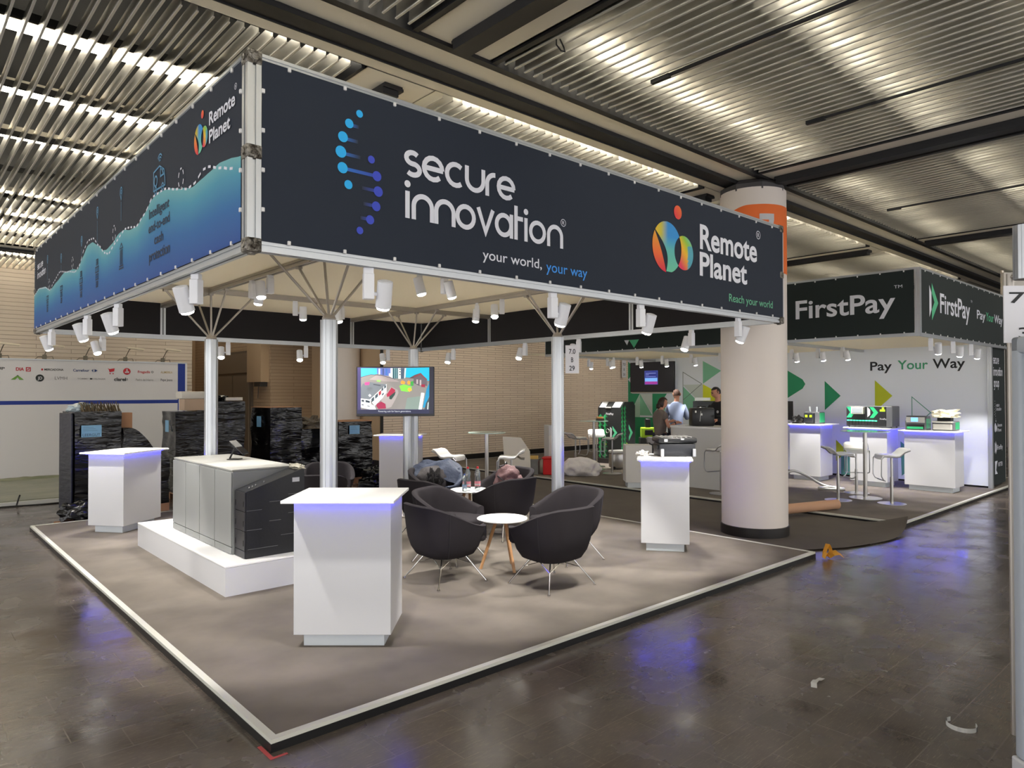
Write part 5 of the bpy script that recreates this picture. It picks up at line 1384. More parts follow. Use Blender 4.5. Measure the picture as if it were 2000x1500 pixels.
def stool(x, y, face, lab, z=0.0, g='white bar stools with steel frames'):
    rz = face+PI/2      # local -y = front of the seat
    if not su[0]: su[0] = True; o = sp_; o.location = (x,y,z); o.rotation_euler.z = rz; o['label'] = lab; o['group'] = g
    else: o = dup(sp_, (x, y, z), rz, lab, g)
stool(10.02, 1.38, R(-48), 'white bar stool left of the bar table in front of the long sorter')
stool(10.27, .66, R(128), 'white bar stool right of the bar table in front of the long sorter')
stool(11.05, 1.50, R(205), 'white bar stool behind the bar table in front of the long sorter')
stool(9.90, 7.02, R(-20), 'white bar stool left of the bar table with the snack box')
stool(10.25, 6.27, R(120), 'white bar stool right of the bar table with the snack box')
stool(11.1, 7.45, R(225), 'white bar stool behind the bar table with the snack box')
stool(5.12, 5.30, R(-65), 'white bar stool left of the table behind the tub chairs', 0)
stool(5.75, 4.55, R(135), 'white bar stool right of the table behind the tub chairs', 0)
stool(9.28, 3.05, R(75), 'grey white bar stool standing in front of the reception desk')
stool(10.05, 4.95, R(30), 'white bar stool under the seated woman')

# reception desk
t = thing('reception_desk', 'large pale reception desk behind the black equipment case', 'desk', (9.72, 3.80, 0))
dkp = [(.0,.55),(-.10,.40),(-.10,-.90),(.0,-1.0),(.62,-1.0),(.62,.62),(.08,.62)]
dk = []
for a in range(0, 91, 15): dk.append((.12-.22*math.cos(R(a)), .42+.20*math.sin(R(a))))
dk += [(.62,.62),(.62,-1.25),(-.10,-1.25)]
desk_m = mat('desk_grey', (206,206,204), .45)
mb = MB(); mb.prism(dk, 0, 1.09); mb.build('body', desk_m, t)
mb = MB(); mb.prism([(x*1.04-.0, y*1.03) for x, y in dk], 1.09, 1.12); mb.build('worktop', white_top, t)
t = thing('carry_case', 'black hard carry case standing on the reception desk', 'case', (9.98, 3.88, 1.12), R(-42))
mb = MB(); mb.rbox(-.21,.21,-.13,.13,0,.34,.025); mb.build('case_body', mat('case_black', (20,21,24), .35), t, smooth=True)
mb = MB(); mb.tube([(-.09,-.01,.34),(-.07,-.01,.365),(.07,-.01,.365),(.09,-.01,.34)],.01,8); mb.build('handle', black, t)
mb = MB(); mb.tube([(-.05,-.135,.28),(-.06,-.14,.2),(-.07,-.14,.09)],.006,6); mb.rbox(-.16,-.13,-.134,-.128,.25,.29,.003); mb.rbox(-.05,-.02,-.134,-.128,.2,.24,.003); mb.build('fittings', msil, t)
t = thing('cordless_drill', 'black cordless drill standing on the reception desk near the column', 'drill', (10.07, 3.42, 1.12), R(-50))
mb = MB(); mb.rbox(-.07,.07,-.035,.035,0,.06,.01); mb.build('battery', black, t)
mb = MB(); mb.rbox(-.022,.026,-.02,.02,.055,.17,.008, RY(R(-6))); mb.build('grip', cs_, t)
mb = MB(); mb.cyl((.07,0,.19),(-.08,0,.19),.032,n=16); mb.cyl((-.08,0,.19),(-.16,0,.19),.02,.014,12); mb.build('motor_body', black, t, smooth=True)
t = thing('paper_sheet', 'white paper sheets lying on the desk beside the carry case', 'paper', (9.74, 4.02, 1.121), R(20))
mb = MB(); mb.box(-.10,.10,-.14,.14,0,.002); mb.box(-.06,.14,-.10,.18,.002,.004, RZ(R(14))); mb.build('sheets', white, t)

# televison, machine etc at the rear of the second stand
t = thing('television', 'large black wall television showing a small blue window', 'television', (WX-.13, 7.47, 2.155), R(-90))
mb = MB(); mb.rbox(-.69,.69,-.03,.03,-.39,.385,.006); mb.build('bezel', blackgloss, t)
mb = MB(); mb.box(-.70,.70,.0,.045,-.425,-.39); mb.build('lower_edge', msil, t)
mb = MB(); TM = frame((0,-.0315,0),(1,0,0),(0,0,1))
scr_poly([(q(-.22,-.20,.20,.16),(60,70,140)),(q(-.205,-.02,.185,.145),(36,44,110)),(q(-.18,.09,.14,.10),(150,160,220)),(q(-.18,.05,-.08,.06),(150,160,220)),(q(-.18,.0,.14,.012),(120,130,200)),(q(-.205,-.12,.185,-.03),(110,160,220)),(q(-.205,-.19,.185,-.12),(140,50,130))], TM, t, 'screen')
scm = scr_poly([(q(-.67,-.37,.67,.37),(14,14,18))], frame((0,-.031,0),(1,0,0),(0,0,1)), t, 'screen')

# deposit machine
gm = thing('deposit_machine', 'tall black deposit machine with green diamond pattern by the brick wall', 'machine', (12.25, 7.75, 0), R(-84))
mb = MB(); mb.prism([(-.42,-.42),(.38,-.42),(.46,-.2),(.46,.35),(.3,.42),(-.42,.42)], 0, .12); mb.build('plinth', mat('plinth_dark', (46,42,42), .5), gm)
mb = MB(); mb.prism([(-.36,.12),(.28,.12),(.28,1.42),(.20,1.52),(-.20,1.52),(-.36,1.38)], -.34, .34, frame((0,0,0),(0,1,0),(0,0,1)) )
bodyk = mat('machine_body', (34,36,36), .4); mb.build('body', bodyk, gm)
MF = frame((0,-.362,0),(1,0,0),(0,0,1)); MS = frame((.342,0,0),(0,1,0),(0,0,1))
def diamonds(M, xs, z0, z1, par):
    gA, gB, gC = MB(), MB(), MB(); k = 0
    for x, w_ in xs:
        z = z0
        while z < z1:
            h_ = .085
            gA.add([(x-w_, z, 0), (x, z+h_, 0), (x, z-h_+.085*0+.0, 0)], [(0,1,2)], M)
            gB.add([(x, z+h_, 0), (x+w_, z, 0), (x, z-.0, 0)], [(0,1,2)], M)
            z += h_*1.25; k += 1
    gA.build('diamond_print', mat('dia_a', (46,160,92), .5), par, fix=False); gB.build('diamond_print', mat('dia_b', (30,110,66), .5), par, fix=False)
diamonds(MF, ((-.26,.07),(-.12,.07)), .18, 1.2, gm); diamonds(MS, ((-.30,.06),(-.18,.06)), .18, 1.35, gm)
mb = MB(); mb.prism([(.02,.62),(.02,.90),(.07,.86),(.07,.66)], 0, .003, MF); put_text(mb, 'FirstPay', MF, -.10, 1.20, .22, .05, .012); mb.build('logo_print', white, gm)
mb = MB(); mb.prism([(.09,.60),(.09,.68),(.15,.76),(.09,.84),(.09,.92),(.23,.76)], 0, .003, MF); mb.prism([(-.02,.55),(-.02,.65),(.05,.75),(-.02,.85),(-.02,.95),(.16,.75)], 0, .003, MS); mb.build('logo_print', mint, gm)
mb = MB(); mb.prism([(-.16,.42),(-.16,.52),(-.08,.47)], 0, .004, MF); mb.prism([(-.13,.42),(-.13,.52),(-.05,.47)], 0, .004, MS); mb.build('logo_print', lime, gm)
mb = MB(); mb.tube([(-.05+.05*math.cos(R(a)),-.365,.80+.05*math.sin(R(a))) for a in range(0,360,30)], .006, 6, closed=True); mb.build('lock_ring', msil, gm)
mb = MB(); SL = frame((0,-.36,1.38),(1,0,0),(0,.16,.14)); mb.prism([(-.30,.0),(-.12,.0),(-.12,.20),(-.30,.20)], .002, .006, SL); mb.prism([(.08,.0),(.30,.0),(.30,.20),(.08,.20)], .002, .006, SL); mb.build('screen_sheet', mat('paper_white', (226,226,228), .5), gm)
mb = MB(); mb.prism([(-.10,-.03),(.06,-.03),(.06,.0),(-.10,.0)], .002, .02, SL); mb.build('note_slot', msil, gm)

# coffee machine / silver machine behind the desk, blue roll-up, cash machines
t = thing('sorting_machine', 'black machine with bright white domed cover behind the blue shirted man', 'machine', (12.62, 5.42, 0), R(-60))
mb = MB(); mb.rbox(-.25,.55,-.25,.3,0,.95,.01); mb.build('cabinet', bodyk, t)
mb = MB(); mb.prism([(-.30,.95),(-.30,1.55),(.30,1.55),(.48,1.40),(.66,1.34),(.66,.95)], -.25, .25, frame((0,0,0),(1,0,0),(0,0,1))); mb.build('upper_housing', mat('housing_dark', (44,48,48), .3), t)
mb = MB(); v_, f_ = blob(3, .16, .10, .22, .15, 61); mb.add(v_, f_, T(-.10,-.28,1.05)); mb.build('white_cover', mat('cover_white', (235,238,238), .25), t, smooth=True)
mb = MB(); mb.rbox(-.26,.08,-.28,.1,1.56,1.63,.01); mb.build('lit_tray', mat('tray_white', (235,240,238), .3), t)
t = thing('rollup_banner', 'narrow display panel with bright blue shapes behind the man in black', 'banner', (12.75, 4.45, 0), R(-50))
mb = MB(); mb.rbox(-.28,.28,-.02,.02,0,1.72,.004); mb.build('panel', blackgloss, t)
mb = MB(); BP = frame((0,-.022,0),(1,0,0),(0,0,1))
for k in range(6): mb.prism([(-.16,.55+k*.19),(.05+.06*(k % 2),.50+k*.19),(.22,.60+k*.19),(.20,.70+k*.19),(-.02,.68+k*.19),(-.16,.70+k*.19)], 0, .003, BP)
mb.build('blue_shapes', mat('glowing_blue', (30,160,220), .4, emit=.25), t)  # blue print given a weak glow of its own, not a lamp
t = thing('counting_device', 'lime and black counting device behind the seated woman', 'machine', (11.55, 6.30, 0), R(-45))
mb = MB(); mb.rbox(-.18,.18,-.18,.18,0,.72,.01); mb.build('stand', mat('stand_dark', (40,42,42), .5), t)
mb = MB(); mb.rbox(-.15,.15,-.15,.15,.72,.95,.02); mb.build('body', lime, t)
mb = MB(); mb.rbox(-.08,.10,-.165,-.14,.78,.90,.01); mb.rbox(-.06,.06,-.08,.08,.95,1.15,.02); mb.build('front', black, t)
# white cupboard, metal case, crates, bag, leaning panel
t = thing('white_cupboard', 'narrow white cupboard standing behind the right pole', 'cupboard', (9.75, 7.55, 0), R(-30))
mb = MB(); mb.rbox(-.17,.17,-.2,.2,0,1.02,.008); mb.build('body', white, t)
mb = MB(); mb.box(-.165,.165,-.206,-.2,.02,.8); mb.build('door', mat('door_pale', (214,212,208), .4), t)
mb = MB(); mb.cyl((.10,-.212,.7),(.10,-.2,.7),.015); mb.build('lock', steel, t)
t = thing('vacuum_canister', 'silver wheeled canister under the bar table with the snack box', 'canister', (11.05, 6.78, 0), R(-30))
mb = MB(); mb.rbox(-.17,.17,-.13,.13,.03,.36,.03); mb.build('tank', steel, t, smooth=True)
mb = MB(); mb.rbox(-.18,.18,-.14,.14,.36,.43,.03); mb.build('lid', mat('lid_white', (224,224,220), .4), t, smooth=True)
mb = MB(); mb.cyl((-.13,-.14,.035),(-.13,-.1,.035),.035); mb.cyl((.13,-.14,.035),(.13,-.1,.035),.035); mb.build('wheels', black, t)
t = thing('storage_crate', 'grey plastic stacking crate left of the red crate', 'crate', (8.92, 7.55, 0), R(-52))
mb = MB(); mb.prism([(-.26,-.18),(.26,-.18),(.26,.18),(-.26,.18)], 0, .28); mb.prism([(-.28,-.2),(.28,-.2),(.28,.2),(-.28,.2)], .28, .32)
for k in (-.26,-.1,.1,.26): mb.box(k-.008,k+.008,-.195,-.18,.0,.28)
mb.build('crate_body', mat('crate_grey', (128,128,124), .6), t)
t = thing('storage_crate', 'bright red plastic crate beside the grey crate', 'crate', (9.22, 7.05, 0), R(-52))
mb = MB(); mb.rbox(-.20,.20,-.16,.16,0,.34,.02); mb.build('crate_body', mat('crate_red', (214,26,26), .45), t)
mb = MB(); mb.rbox(-.22,.22,-.18,.18,.34,.37,.008); mb.build('rim', mat('crate_red', (214,26,26)), t)
t = thing('tool_box', 'small yellow box lying on the grey crate', 'box', (8.98, 7.42, .32), R(-50))
mb = MB(); mb.rbox(-.11,.11,-.05,.05,0,.07,.006); mb.build('box_body', mat('box_yellow', (214,176,96), .6), t)
t = thing('plastic_bag', 'large white plastic bag slumped beside the red crate', 'bag', (9.50, 6.50, 0))
mb = MB(); v_, f_ = blob(4, .40, .20, .24, .16, 71); mb.add(v_, f_, RZ(R(-50))); mb.build('bag', mat('bag_white', (240,236,236), .5, bump=(12,.6)), t, smooth=True, angle=60)
t = thing('leaning_panel', 'pale grey panel with a cut-out slot leaning against the brick wall', 'panel', (7.35, 6.20, FLOOR), R(-44))
PM = RX(R(-12))
F3 = PM @ frame((0,0,0),(1,0,0),(0,0,1))
outer = [(-.18,0),(.30,0),(.27,.72),(.10,.98),(-.25,1.0)]
hole = [(-.03,.62),(.03,.645),(.10,.60),(.17,.60),(.165,.55),(.09,.56),(.03,.60),(-.03,.585)]
b = bmesh.new()
vo = [b.verts.new(F3 @ Vector((x, y, 0))) for x, y in outer]; vh = [b.verts.new(F3 @ Vector((x, y, 0))) for x, y in hole]
eds = [b.edges.new((vo[i], vo[(i+1) % 5])) for i in range(5)] + [b.edges.new((vh[i], vh[(i+1) % 8])) for i in range(8)]
bmesh.ops.triangle_fill(b, edges=eds, use_beauty=True)
bmesh.ops.solidify(b, geom=b.faces[:], thickness=.02)
me = bpy.data.meshes.new('board'); b.to_mesh(me); b.free(); me.materials.append(mat('board_grey', (196,190,178), .5)); o = bpy.data.objects.new('board', me); COL.objects.link(o); o.parent = t
t = thing('snack_box', 'small orange and black snack box on the glass bar table', 'box', (10.68, 6.98, 1.11), R(-40))
mb = MB(); mb.rbox(-.09,.09,-.06,.06,0,.05,.006); mb.build('tray', mat('tray_dark', (50,34,26), .5), t)
mb = MB(); mb.rbox(-.08,.07,-.05,.05,.05,.09,.01); mb.build('contents', mat('snack_orange', (214,150,84), .5), t)
number_sign('small number sign on the brick wall left of the green patterned wall', [('7.0',-.30,.2,.6),('B',-.1,-.1,.2),('31',-.22,-.4,.45)], (16.50, 10.93, 2.52), 0, .22, .56, .15)
number_lab = None

# white box beside the desk
t = thing('white_box', 'low white cabinet behind the right counter, left of the desk', 'cabinet', (8.95, 4.62, 0), R(-44))
mb = MB(); mb.rbox(-.22,.26,-.2,.2,.10,.78,.004); mb.build('body', mat('cab_white', (214,212,208), .4), t)
mb = MB(); mb.box(-.18,.22,-.17,.17,0,.1); mb.build('plinth', kick, t)

# vacuum cleaner with hose
t = thing('vacuum_cleaner', 'white vacuum cleaner with a long curled hose near the column', 'vacuum cleaner', (10.75, 2.95, 0), R(-62))
mb = MB(); v_, f_ = blob(3, .26, .16, .13, .04, 80); mb.add(v_, f_, T(0,0,.03)); mb.build('body', white, t, smooth=True)
mb = MB(); v_, f_ = blob(3, .27, .17, .05, .04, 81); mb.add(v_, f_); mb.build('bumper', black, t, smooth=True)
mb = MB(); pts = [(.22,0,.16),(.30,.02,.26),(.45,.05,.30),(.65,.05,.22),(.90,.0,.08),(1.12,-.05,.03),(1.25,-.10,.03),(1.20,-.22,.03),(1.0,-.25,.03),(.85,-.18,.03),(.90,-.08,.03),(1.05,-.02,.04),(1.2,.1,.03)]
def catmull(pts, n=8):
    P = [Vector(p) for p in pts]; P = [P[0]]+P+[P[-1]]; out = []
    for i in range(1, len(P)-2):
        for k in range(n):
            t_ = k/n; a, b_, c, d = P[i-1], P[i], P[i+1], P[i+2]
            out.append(.5*((2*b_)+(c-a)*t_+(2*a-5*b_+4*c-d)*t_*t_+(3*b_-a-3*c+d)*t_**3))
    out.append(P[-2]); return out
mb.tube(catmull(pts), .024, 10); mb.build('hose', mat('hose_silver', (186,186,184), .3, .4), t, smooth=True)
# cardboard tube
t = thing('cardboard_tube', 'long brown cardboard tube lying behind the column', 'tube', (0,0,0))
mb = MB(); a, b_ = Vector((7.35,1.72,.045)), Vector((9.12,1.02,.078)); mb.cyl(a, b_, .072, n=28, cap=False); mb.cyl(b_, a, .064, n=28, cap=False)
dd = (b_-a).normalized(); q1 = dd.to_track_quat('Z','Y')
for c_ in (a, b_):
    o_ = len(mb.v); 
    vs = [c_+q1 @ Vector((r_*math.cos(2*PI*i/28), r_*math.sin(2*PI*i/28), 0)) for r_ in (.072,.064) for i in range(28)]
    mb.add(vs, [(i, (i+1) % 28, 28+(i+1) % 28, 28+i) for i in range(28)])
mb.build('tube_wall', mat('cardboard_tube_m', (190,148,118), .7), t, smooth=True, fix=False)

# spotlights of the second stand
for i, (x, y, tx, ty, lab) in enumerate(((11.4,7.95,11.4,8.2,'lit spotlight at far left of the second stand roof'),(11.4,7.35,13.0,7.6,'lit spotlight second from the far left of the second stand'),(11.2,7.0,11.4,6.6,'lit spotlight in front of the brick wall, lower of two'),
   (11.5,6.55,13.3,7.2,'lit spotlight before the left half of the wall television'),(11.5,5.85,13.3,6.4,'lit spotlight before the right half of the wall television'),(11.5,5.1,13.3,5.2,'lit spotlight between wall television and the man in black'),
   (11.5,4.4,13.3,4.2,'lit spotlight just left of the column, above the man in black'),(11.5,2.86,13.3,2.9,'lit spotlight just right of the column'),(11.5,2.35,13.3,2.1,'lit spotlight second to the right of the column'),(11.5,1.9,13.3,1.2,'lit spotlight third to the right of the column'))):
    rz, tl = aim(x, y, tx, ty, 1.7); place_spot(x, y, 2.575, rz, tl*.35, lab, None, energy=28, light=i not in (0,2,4,6))
for i, (x, tx, ty, lab) in enumerate(((10.05,12.6,.8,'unlit looking spotlight under the aisle fascia, left of three'),(11.1,13.2,1.0,'unlit looking spotlight under the aisle fascia, middle of three'),(12.05,13.3,.6,'unlit looking spotlight under the aisle fascia, right of three'))):
    rz, tl = aim(x, .03, tx, ty, 2.0); place_spot(x, .03, 2.55, rz, tl, lab, None, energy=16, light=i > 0)

# ================================================================ SPONSOR WALL (far left)
t = thing('sponsor_wall', 'white stand wall with two rows of company logos and blue stripes', 'stand wall', (0,14.0,0))
mb = MB(); mb.box(-4.5, 3.70, -.01, .05, 1.60, 2.45); mb.box(-4.5, 3.70, -.01, .05, FLOOR+.04, 1.52); pw_ = mb.build('wall_panel', mat('poster_white', (214,212,214), .6), t)
sb = mat('stripe_blue', (24,52,140), .6)
mb = MB(); mb.box(-4.5, 3.70, -.012, .05, 1.52, 1.60); mb.box(3.70, 3.86, -.02, .06, 1.35, 2.46); mb.build('blue_stripe', sb, t)
mb = MB(); mb.box(3.86, 3.90, -.03, .07, 0, 2.46); mb.box(3.72,3.82,-.022,-.018,1.30,1.78); mb.build('end_post', mat('post_white', (222,222,226), .5), t)
mb = MB(); mb.box(-4.5,3.9,-.03,.07,2.45,2.475); mb.build('top_rail', alu, t)
QP = frame((0,13.985-14.0,0),(1,0,0),(0,0,1))
red_ = mat('logo_red', (186,30,48), .6); dkl = mat('logo_dark', (36,40,40), .6); bll = mat('logo_blue', (36,62,120), .6); gol = mat('logo_gold', (190,165,110), .6); grl = mat('logo_green', (110,160,70), .6); gyl = mat('logo_grey', (120,120,122), .6)
def lg(m, fn):
    mb = MB(); fn(mb); mb.build('logo', m, pw_, fix=False)
def lw(s, u0, u1, z, h, off=.01, ref=None): return lambda mb: put_text(mb, s, QP, u0, z, u1-u0, h, off, ref=ref)
k_ = (3.755-.308)/352.0
def ux(u): return .308+u*k_
lg(dkl, lw('UP', ux(-6), ux(8), 2.235, .055, .02)); lg(red_, lw('DIA', ux(27), ux(41), 2.225, .065, .03))
lg(red_, lambda mb: (ribbon(mb, [(ux(45),2.215),(ux(52),2.215),(ux(52),2.29),(ux(45),2.29),(ux(45),2.215)], .008, QP), ribbon(mb, [(ux(46.5),2.235),(ux(50.5),2.27)], .008, QP)))
lg(dkl, lw('MERCADONA', ux(77), ux(112), 2.235, .042, .02)); lg(red_, lambda mb: disc(mb, ux(73), 2.255, .018, .022, QP))
lg(bll, lw('Carrefour', ux(130), ux(161), 2.225, .055, .02)); lg(bll, lambda mb: (mb.prism([(ux(165),2.25),(ux(169),2.285),(ux(168),2.25),(ux(169),2.215)],0,.002,QP), mb.prism([(ux(171),2.215),(ux(171),2.285),(ux(177),2.25)],0,.002,QP)))
lg(red_, lambda mb: (mb.prism([(ux(197),2.31),(ux(201),2.29),(ux(211),2.31),(ux(210),2.24),(ux(201),2.22),(ux(199),2.28)],0,.002,QP), disc(mb, ux(202),2.19,.014,.014,QP), disc(mb, ux(208),2.19,.014,.014,QP)))
lg(red_, lambda mb: disc(mb, ux(236), 2.245, .076, .076, QP, 32, .001)); lg(white, lambda mb: (mb.box(ux(232),ux(234.5),-.019,-.016,2.21,2.24), mb.box(ux(235),ux(237.5),-.019,-.016,2.21,2.30), mb.box(ux(238),ux(240.5),-.019,-.016,2.21,2.25)))
lg(red_, lw('Fragadis', ux(259), ux(285), 2.215, .055, .02)); lg(gyl, lambda mb: ribbon(mb, arc(ux(290),2.24,.02,.02,0,360,14), .006, QP))
lg(gol, lw('ALIMERKA', ux(308), ux(334), 2.215, .05, .006))
lg(grl, lambda mb: mb.prism([(ux(18),2.035),(ux(30),2.13),(ux(41),2.035)],0,.002,QP)); lg(white, lambda mb: mb.prism([(ux(26),2.035),(ux(30),2.085),(ux(33),2.035)],.002,.003,QP)); lg(dkl, lambda mb: mb.prism([(ux(27),2.105),(ux(30),2.133),(ux(33),2.105),(ux(30),2.118)],.002,.004,QP))
lg(dkl, lambda mb: disc(mb, ux(69), 2.075, .075, .075, QP, 32, .001)); lg(white, lambda mb: put_text(mb, 'JD', QP @ T(0,0,.003), ux(65), 2.045, .08, .06, .02))
lg(gyl, lw('LVMH', ux(96), ux(119), 2.045, .065, .0)); lg(gyl, lw('TOMMY', ux(138), ux(160), 2.055, .03, .004)); lg(dkl, lambda mb: mb.box(ux(162),ux(167),-.019,-.016,2.055,2.085)); lg(gyl, lw('HILFIGER', ux(169), ux(193), 2.055, .03, .004))
lg(dkl, lw('clarel', ux(210), ux(234), 2.03, .075, .025)); lg(gyl, lambda mb: ribbon(mb, arc(ux(236.5),2.065,.014,.018,0,360,10), .005, QP))
lg(gyl, lw('Pedro del Hierro', ux(255), ux(292), 2.035, .05, .0)); lg(dkl, lw('Pepe Jeans', ux(308), ux(334), 2.035, .055, .0))
lg(bll, lambda mb: put_text(mb, 'K1', frame((0,-.023,0),(1,0,0),(0,0,1)), 3.735, 1.60, .07, .08, .01))
# platform with plastic covered floor
t = thing('exhibition_platform', 'far platform covered with green tinted plastic film before the sponsor wall', 'platform', (0,0,0))
mb = MB(); mb.box(-4.5, 4.0, 10.28, 14.0, FLOOR, .0); mb.build('base', mat('plat_white', (200,200,196), .5), t)
mb = MB(); mb.box(-4.45, 3.95, 10.35, 13.98, .0, .012); mb.build('film', mat('film_green', (138,138,112), .3, bump=(3,.8,(.3,3,1)), mottle=(1.5,(112,116,92))), t)
t = thing('plastic_film', 'rumpled dusty plastic film heaped along the foot of the sponsor wall', 'plastic film', (0,13.8,.012)); 
mb = MB()
def ff(u, v):
    x = -2.5+6.2*u; hh = max(0, noise.noise(Vector((x*1.3, 3, 1))))*.28+.05
    return (x, -.15*v-.02, hh*math.sin(v*PI)*(.8+.3*noise.noise(Vector((x*6, v*3, 5)))))
v_, f_ = sheet(ff, 90, 12, .003); mb.add(v_, f_); mb.build('film', MATS['film_green'], t, smooth=True, angle=70)
t = thing('floor_cable', 'black cable with grey plug lying before the far platform', 'cable', (0,0,0))
mb = MB(); mb.tube(catmull([(-2,10.15,FLOOR+.01),(-.6,10.12,FLOOR+.01),(0,10.18,FLOOR+.012),(.6,10.10,FLOOR+.01),(1.2,10.2,FLOOR+.01)]), .011, 8); mb.tube([(.15,10.2,FLOOR+.01),(.18,10.22,.06),(.20,10.25,.11)], .012, 8); mb.build('cable', black, t, smooth=True)
# arm lamps clamped to the sponsor wall
def arm_lamp(x, lab):
    t = thing('arm_spotlight', lab, 'spotlight', (x, 14.0, 2.47), 0, 'arm spotlights clamped along the sponsor wall')
    mb = MB(); mb.rbox(-.035,.035,-.03,.05,0,.10,.01); mb.build('clamp', mat('clamp_grey', (110,104,90), .4, .6), t)
    mb = MB(); mb.tube([(-.17,-.02,.0),(-.12,-.02,.045),(-.04,0,.05)],.008,6); mb.tube([(.04,0,.05),(.14,-.02,.06),(.16,-.02,-.02)],.008,6); mb.tube([(0,0,.09),(.05,-.12,.26),(.09,-.25,.30)],.009,8); mb.build('arm', MATS['clamp_grey'], t)
    mb = MB(); mb.rbox(-.06,.28,-.34,-.22,.27,.31,.012, RY(R(5))); mb.build('lamp_head', mat('lamp_cream', (226,214,190), .4), t)
for i, x in enumerate((.30,1.066,1.813,2.593,3.373)):
    arm_lamp(x, ('arm spotlight cut off by the left picture edge','arm spotlight second from left on the sponsor wall','arm spotlight in the middle of the sponsor wall','arm spotlight second from right on the sponsor wall','arm spotlight nearest the blue end stripe')[i])

# ================================================================ WRAPPED PALLETS
wm = bpy.data.materials.new('stretch_wrap'); wm.use_nodes = True
nt = wm.node_tree; b = nt.nodes['Principled BSDF']; b.inputs['Base Color'].default_value = rgb(10,10,12); b.inputs['Roughness'].default_value = .16; b.inputs['Specular IOR Level'].default_value = .5; b.inputs['Coat Weight'].default_value = .0; b.inputs['Coat Roughness'].default_value = .12
tc = nt.nodes.new('ShaderNodeTexCoord'); mp = nt.nodes.new('ShaderNodeMapping'); mp.inputs['Scale'].default_value = (1,1,4.5); mp.inputs['Rotation'].default_value = (R(22),R(28),0)
nz_ = nt.nodes.new('ShaderNodeTexNoise'); nz_.inputs['Scale'].default_value = 2.6; nz_.inputs['Detail'].default_value = 3.0; nz_.inputs['Roughness'].default_value = .5; nz_.inputs['Distortion'].default_value = .7
bp = nt.nodes.new('ShaderNodeBump'); bp.inputs['Strength'].default_value = .6; bp.inputs['Distance'].default_value = .03
nt.links.new(tc.outputs['Object'], mp.inputs[0]); nt.links.new(mp.outputs[0], nz_.inputs['Vector']); nt.links.new(nz_.outputs['Fac'], bp.inputs['Height']); nt.links.new(bp.outputs[0], b.inputs['Normal']); nt.links.new(bp.outputs[0], b.inputs['Coat Normal'])
card = mat('cardboard', (178,134,100), .8); lbl = mat('label_blue', (128,178,214), .5); wrapblue = mat('wrap_navy', (10,15,38), .38, bump=(5,.5,(1,1,4),.02))
def wrapbox(mb, w_, d_, z0, z1, seed, amp=.025, tp=1.0, n=14, M=None, topcut=None):
    b = bmesh.new(); bmesh.ops.create_cube(b, size=1); bmesh.ops.subdivide_edges(b, edges=b.edges[:], cuts=n, use_grid_fill=True)
    for v in b.verts:
        u = v.co.copy(); k = 1-(1-tp)*(u.z+.5)
        zt = z1 if topcut is None else z0+(z1-z0)*topcut(u.x)
        p = Vector((u.x*w_*k, u.y*d_*k, z0+(zt-z0)*(u.z+.5)))
        nn = noise.noise(p*3+Vector((seed,seed*2,0)))*amp+noise.noise(Vector((p.x*5, p.y*5, p.z*14+seed)))*amp*.5
        r_ = Vector((u.x, u.y, .0)); 
        if r_.length > 0: p += r_.normalized()*nn
        v.co = p
    b.verts.index_update(); mb.add([v.co.copy() for v in b.verts], [[v.index for v in f.verts] for f in b.faces], M); b.free()
def pallet(name, lab, x, y, rz, w_, d_, h, seed, label=None, tp=1.0, amp=.025, wood_=True, z0=.12):
    t = thing('wrapped_pallet', lab, 'pallet', (x, y, FLOOR), rz, 'pallets wrapped in black film behind the stand')
    mb = MB(); wrapbox(mb, w_, d_, z0, h, seed, amp, tp); mb.build('wrapped_load', wm, t, smooth=True, angle=70)
    if wood_:
        mb = MB()
        for yy in (-.42,0,.42): mb.box(-w_/2*.98, w_/2*.98, yy*d_-.04, yy*d_+.04, .0, .10)
        mb.box(-w_/2*.99, w_/2*.99, -d_/2*.99, d_/2*.99, .10, .12); mb.build('wooden_pallet', mat('pallet_wood', (150,112,84), .8), t)
    if label:
        lx, lz, lw_, lh_, side = label
        mb = MB()
        if side == 'f': mb.box(lx-lw_/2, lx+lw_/2, -d_/2-.035, -d_/2-.03, lz-lh_/2, lz+lh_/2)
        else: mb.box(-w_/2-.035, -w_/2-.03, lx-lw_/2, lx+lw_/2, lz-lh_/2, lz+lh_/2)
        lb_ = mb.build('paper_label', lbl, t); lb_['label'] = 'light blue paper label'
        if side == 'f':
            mb = MB(); LF = frame((0,-d_/2-.0365,0),(1,0,0),(0,0,1))
            for q_ in range(3): mb.box(lx-lw_*.42, lx+lw_*(.1+.1*q_), -d_/2-.037, -d_/2-.035, lz+lh_*(.32-q_*.14), lz+lh_*(.34-q_*.14))
            if name == 'P1': put_text(mb, 'LEERGUT', LF, lx-lw_*.44, lz-lh_*.42, lw_*.88, lh_*.22, .01)
            mb.build('label_print', mat('label_ink', (60,90,120), .5), lb_, fix=False)
    return t
A = R(-46)
t = pallet('P1', 'tall wrapped pallet with LEERGUT label and gathered film on top, leftmost', .84, 8.38, R(6), .60, .58, 1.55, 3, (-.10, 1.27, .26, .17, 'f'))
mb = MB(); mb.rbox(-.345,-.315,-.27,.27,.13,1.53,.01); mb.build('navy_side_wrap', wrapblue, t)
mb = MB(); pts = []
for i in range(60):
    a = i/59; x = -.20+.50*a; mb.cyl((x, -.26+.03*math.sin(i*2.1), 1.53), (x+.03*math.sin(i*1.7), -.14+.06*math.cos(i*3.1), 1.67+.025*math.sin(i*.9)), .010, .004, 5)
mb.build('gathered_film', mat('film_gold', (120,106,84), .2, .5), t)
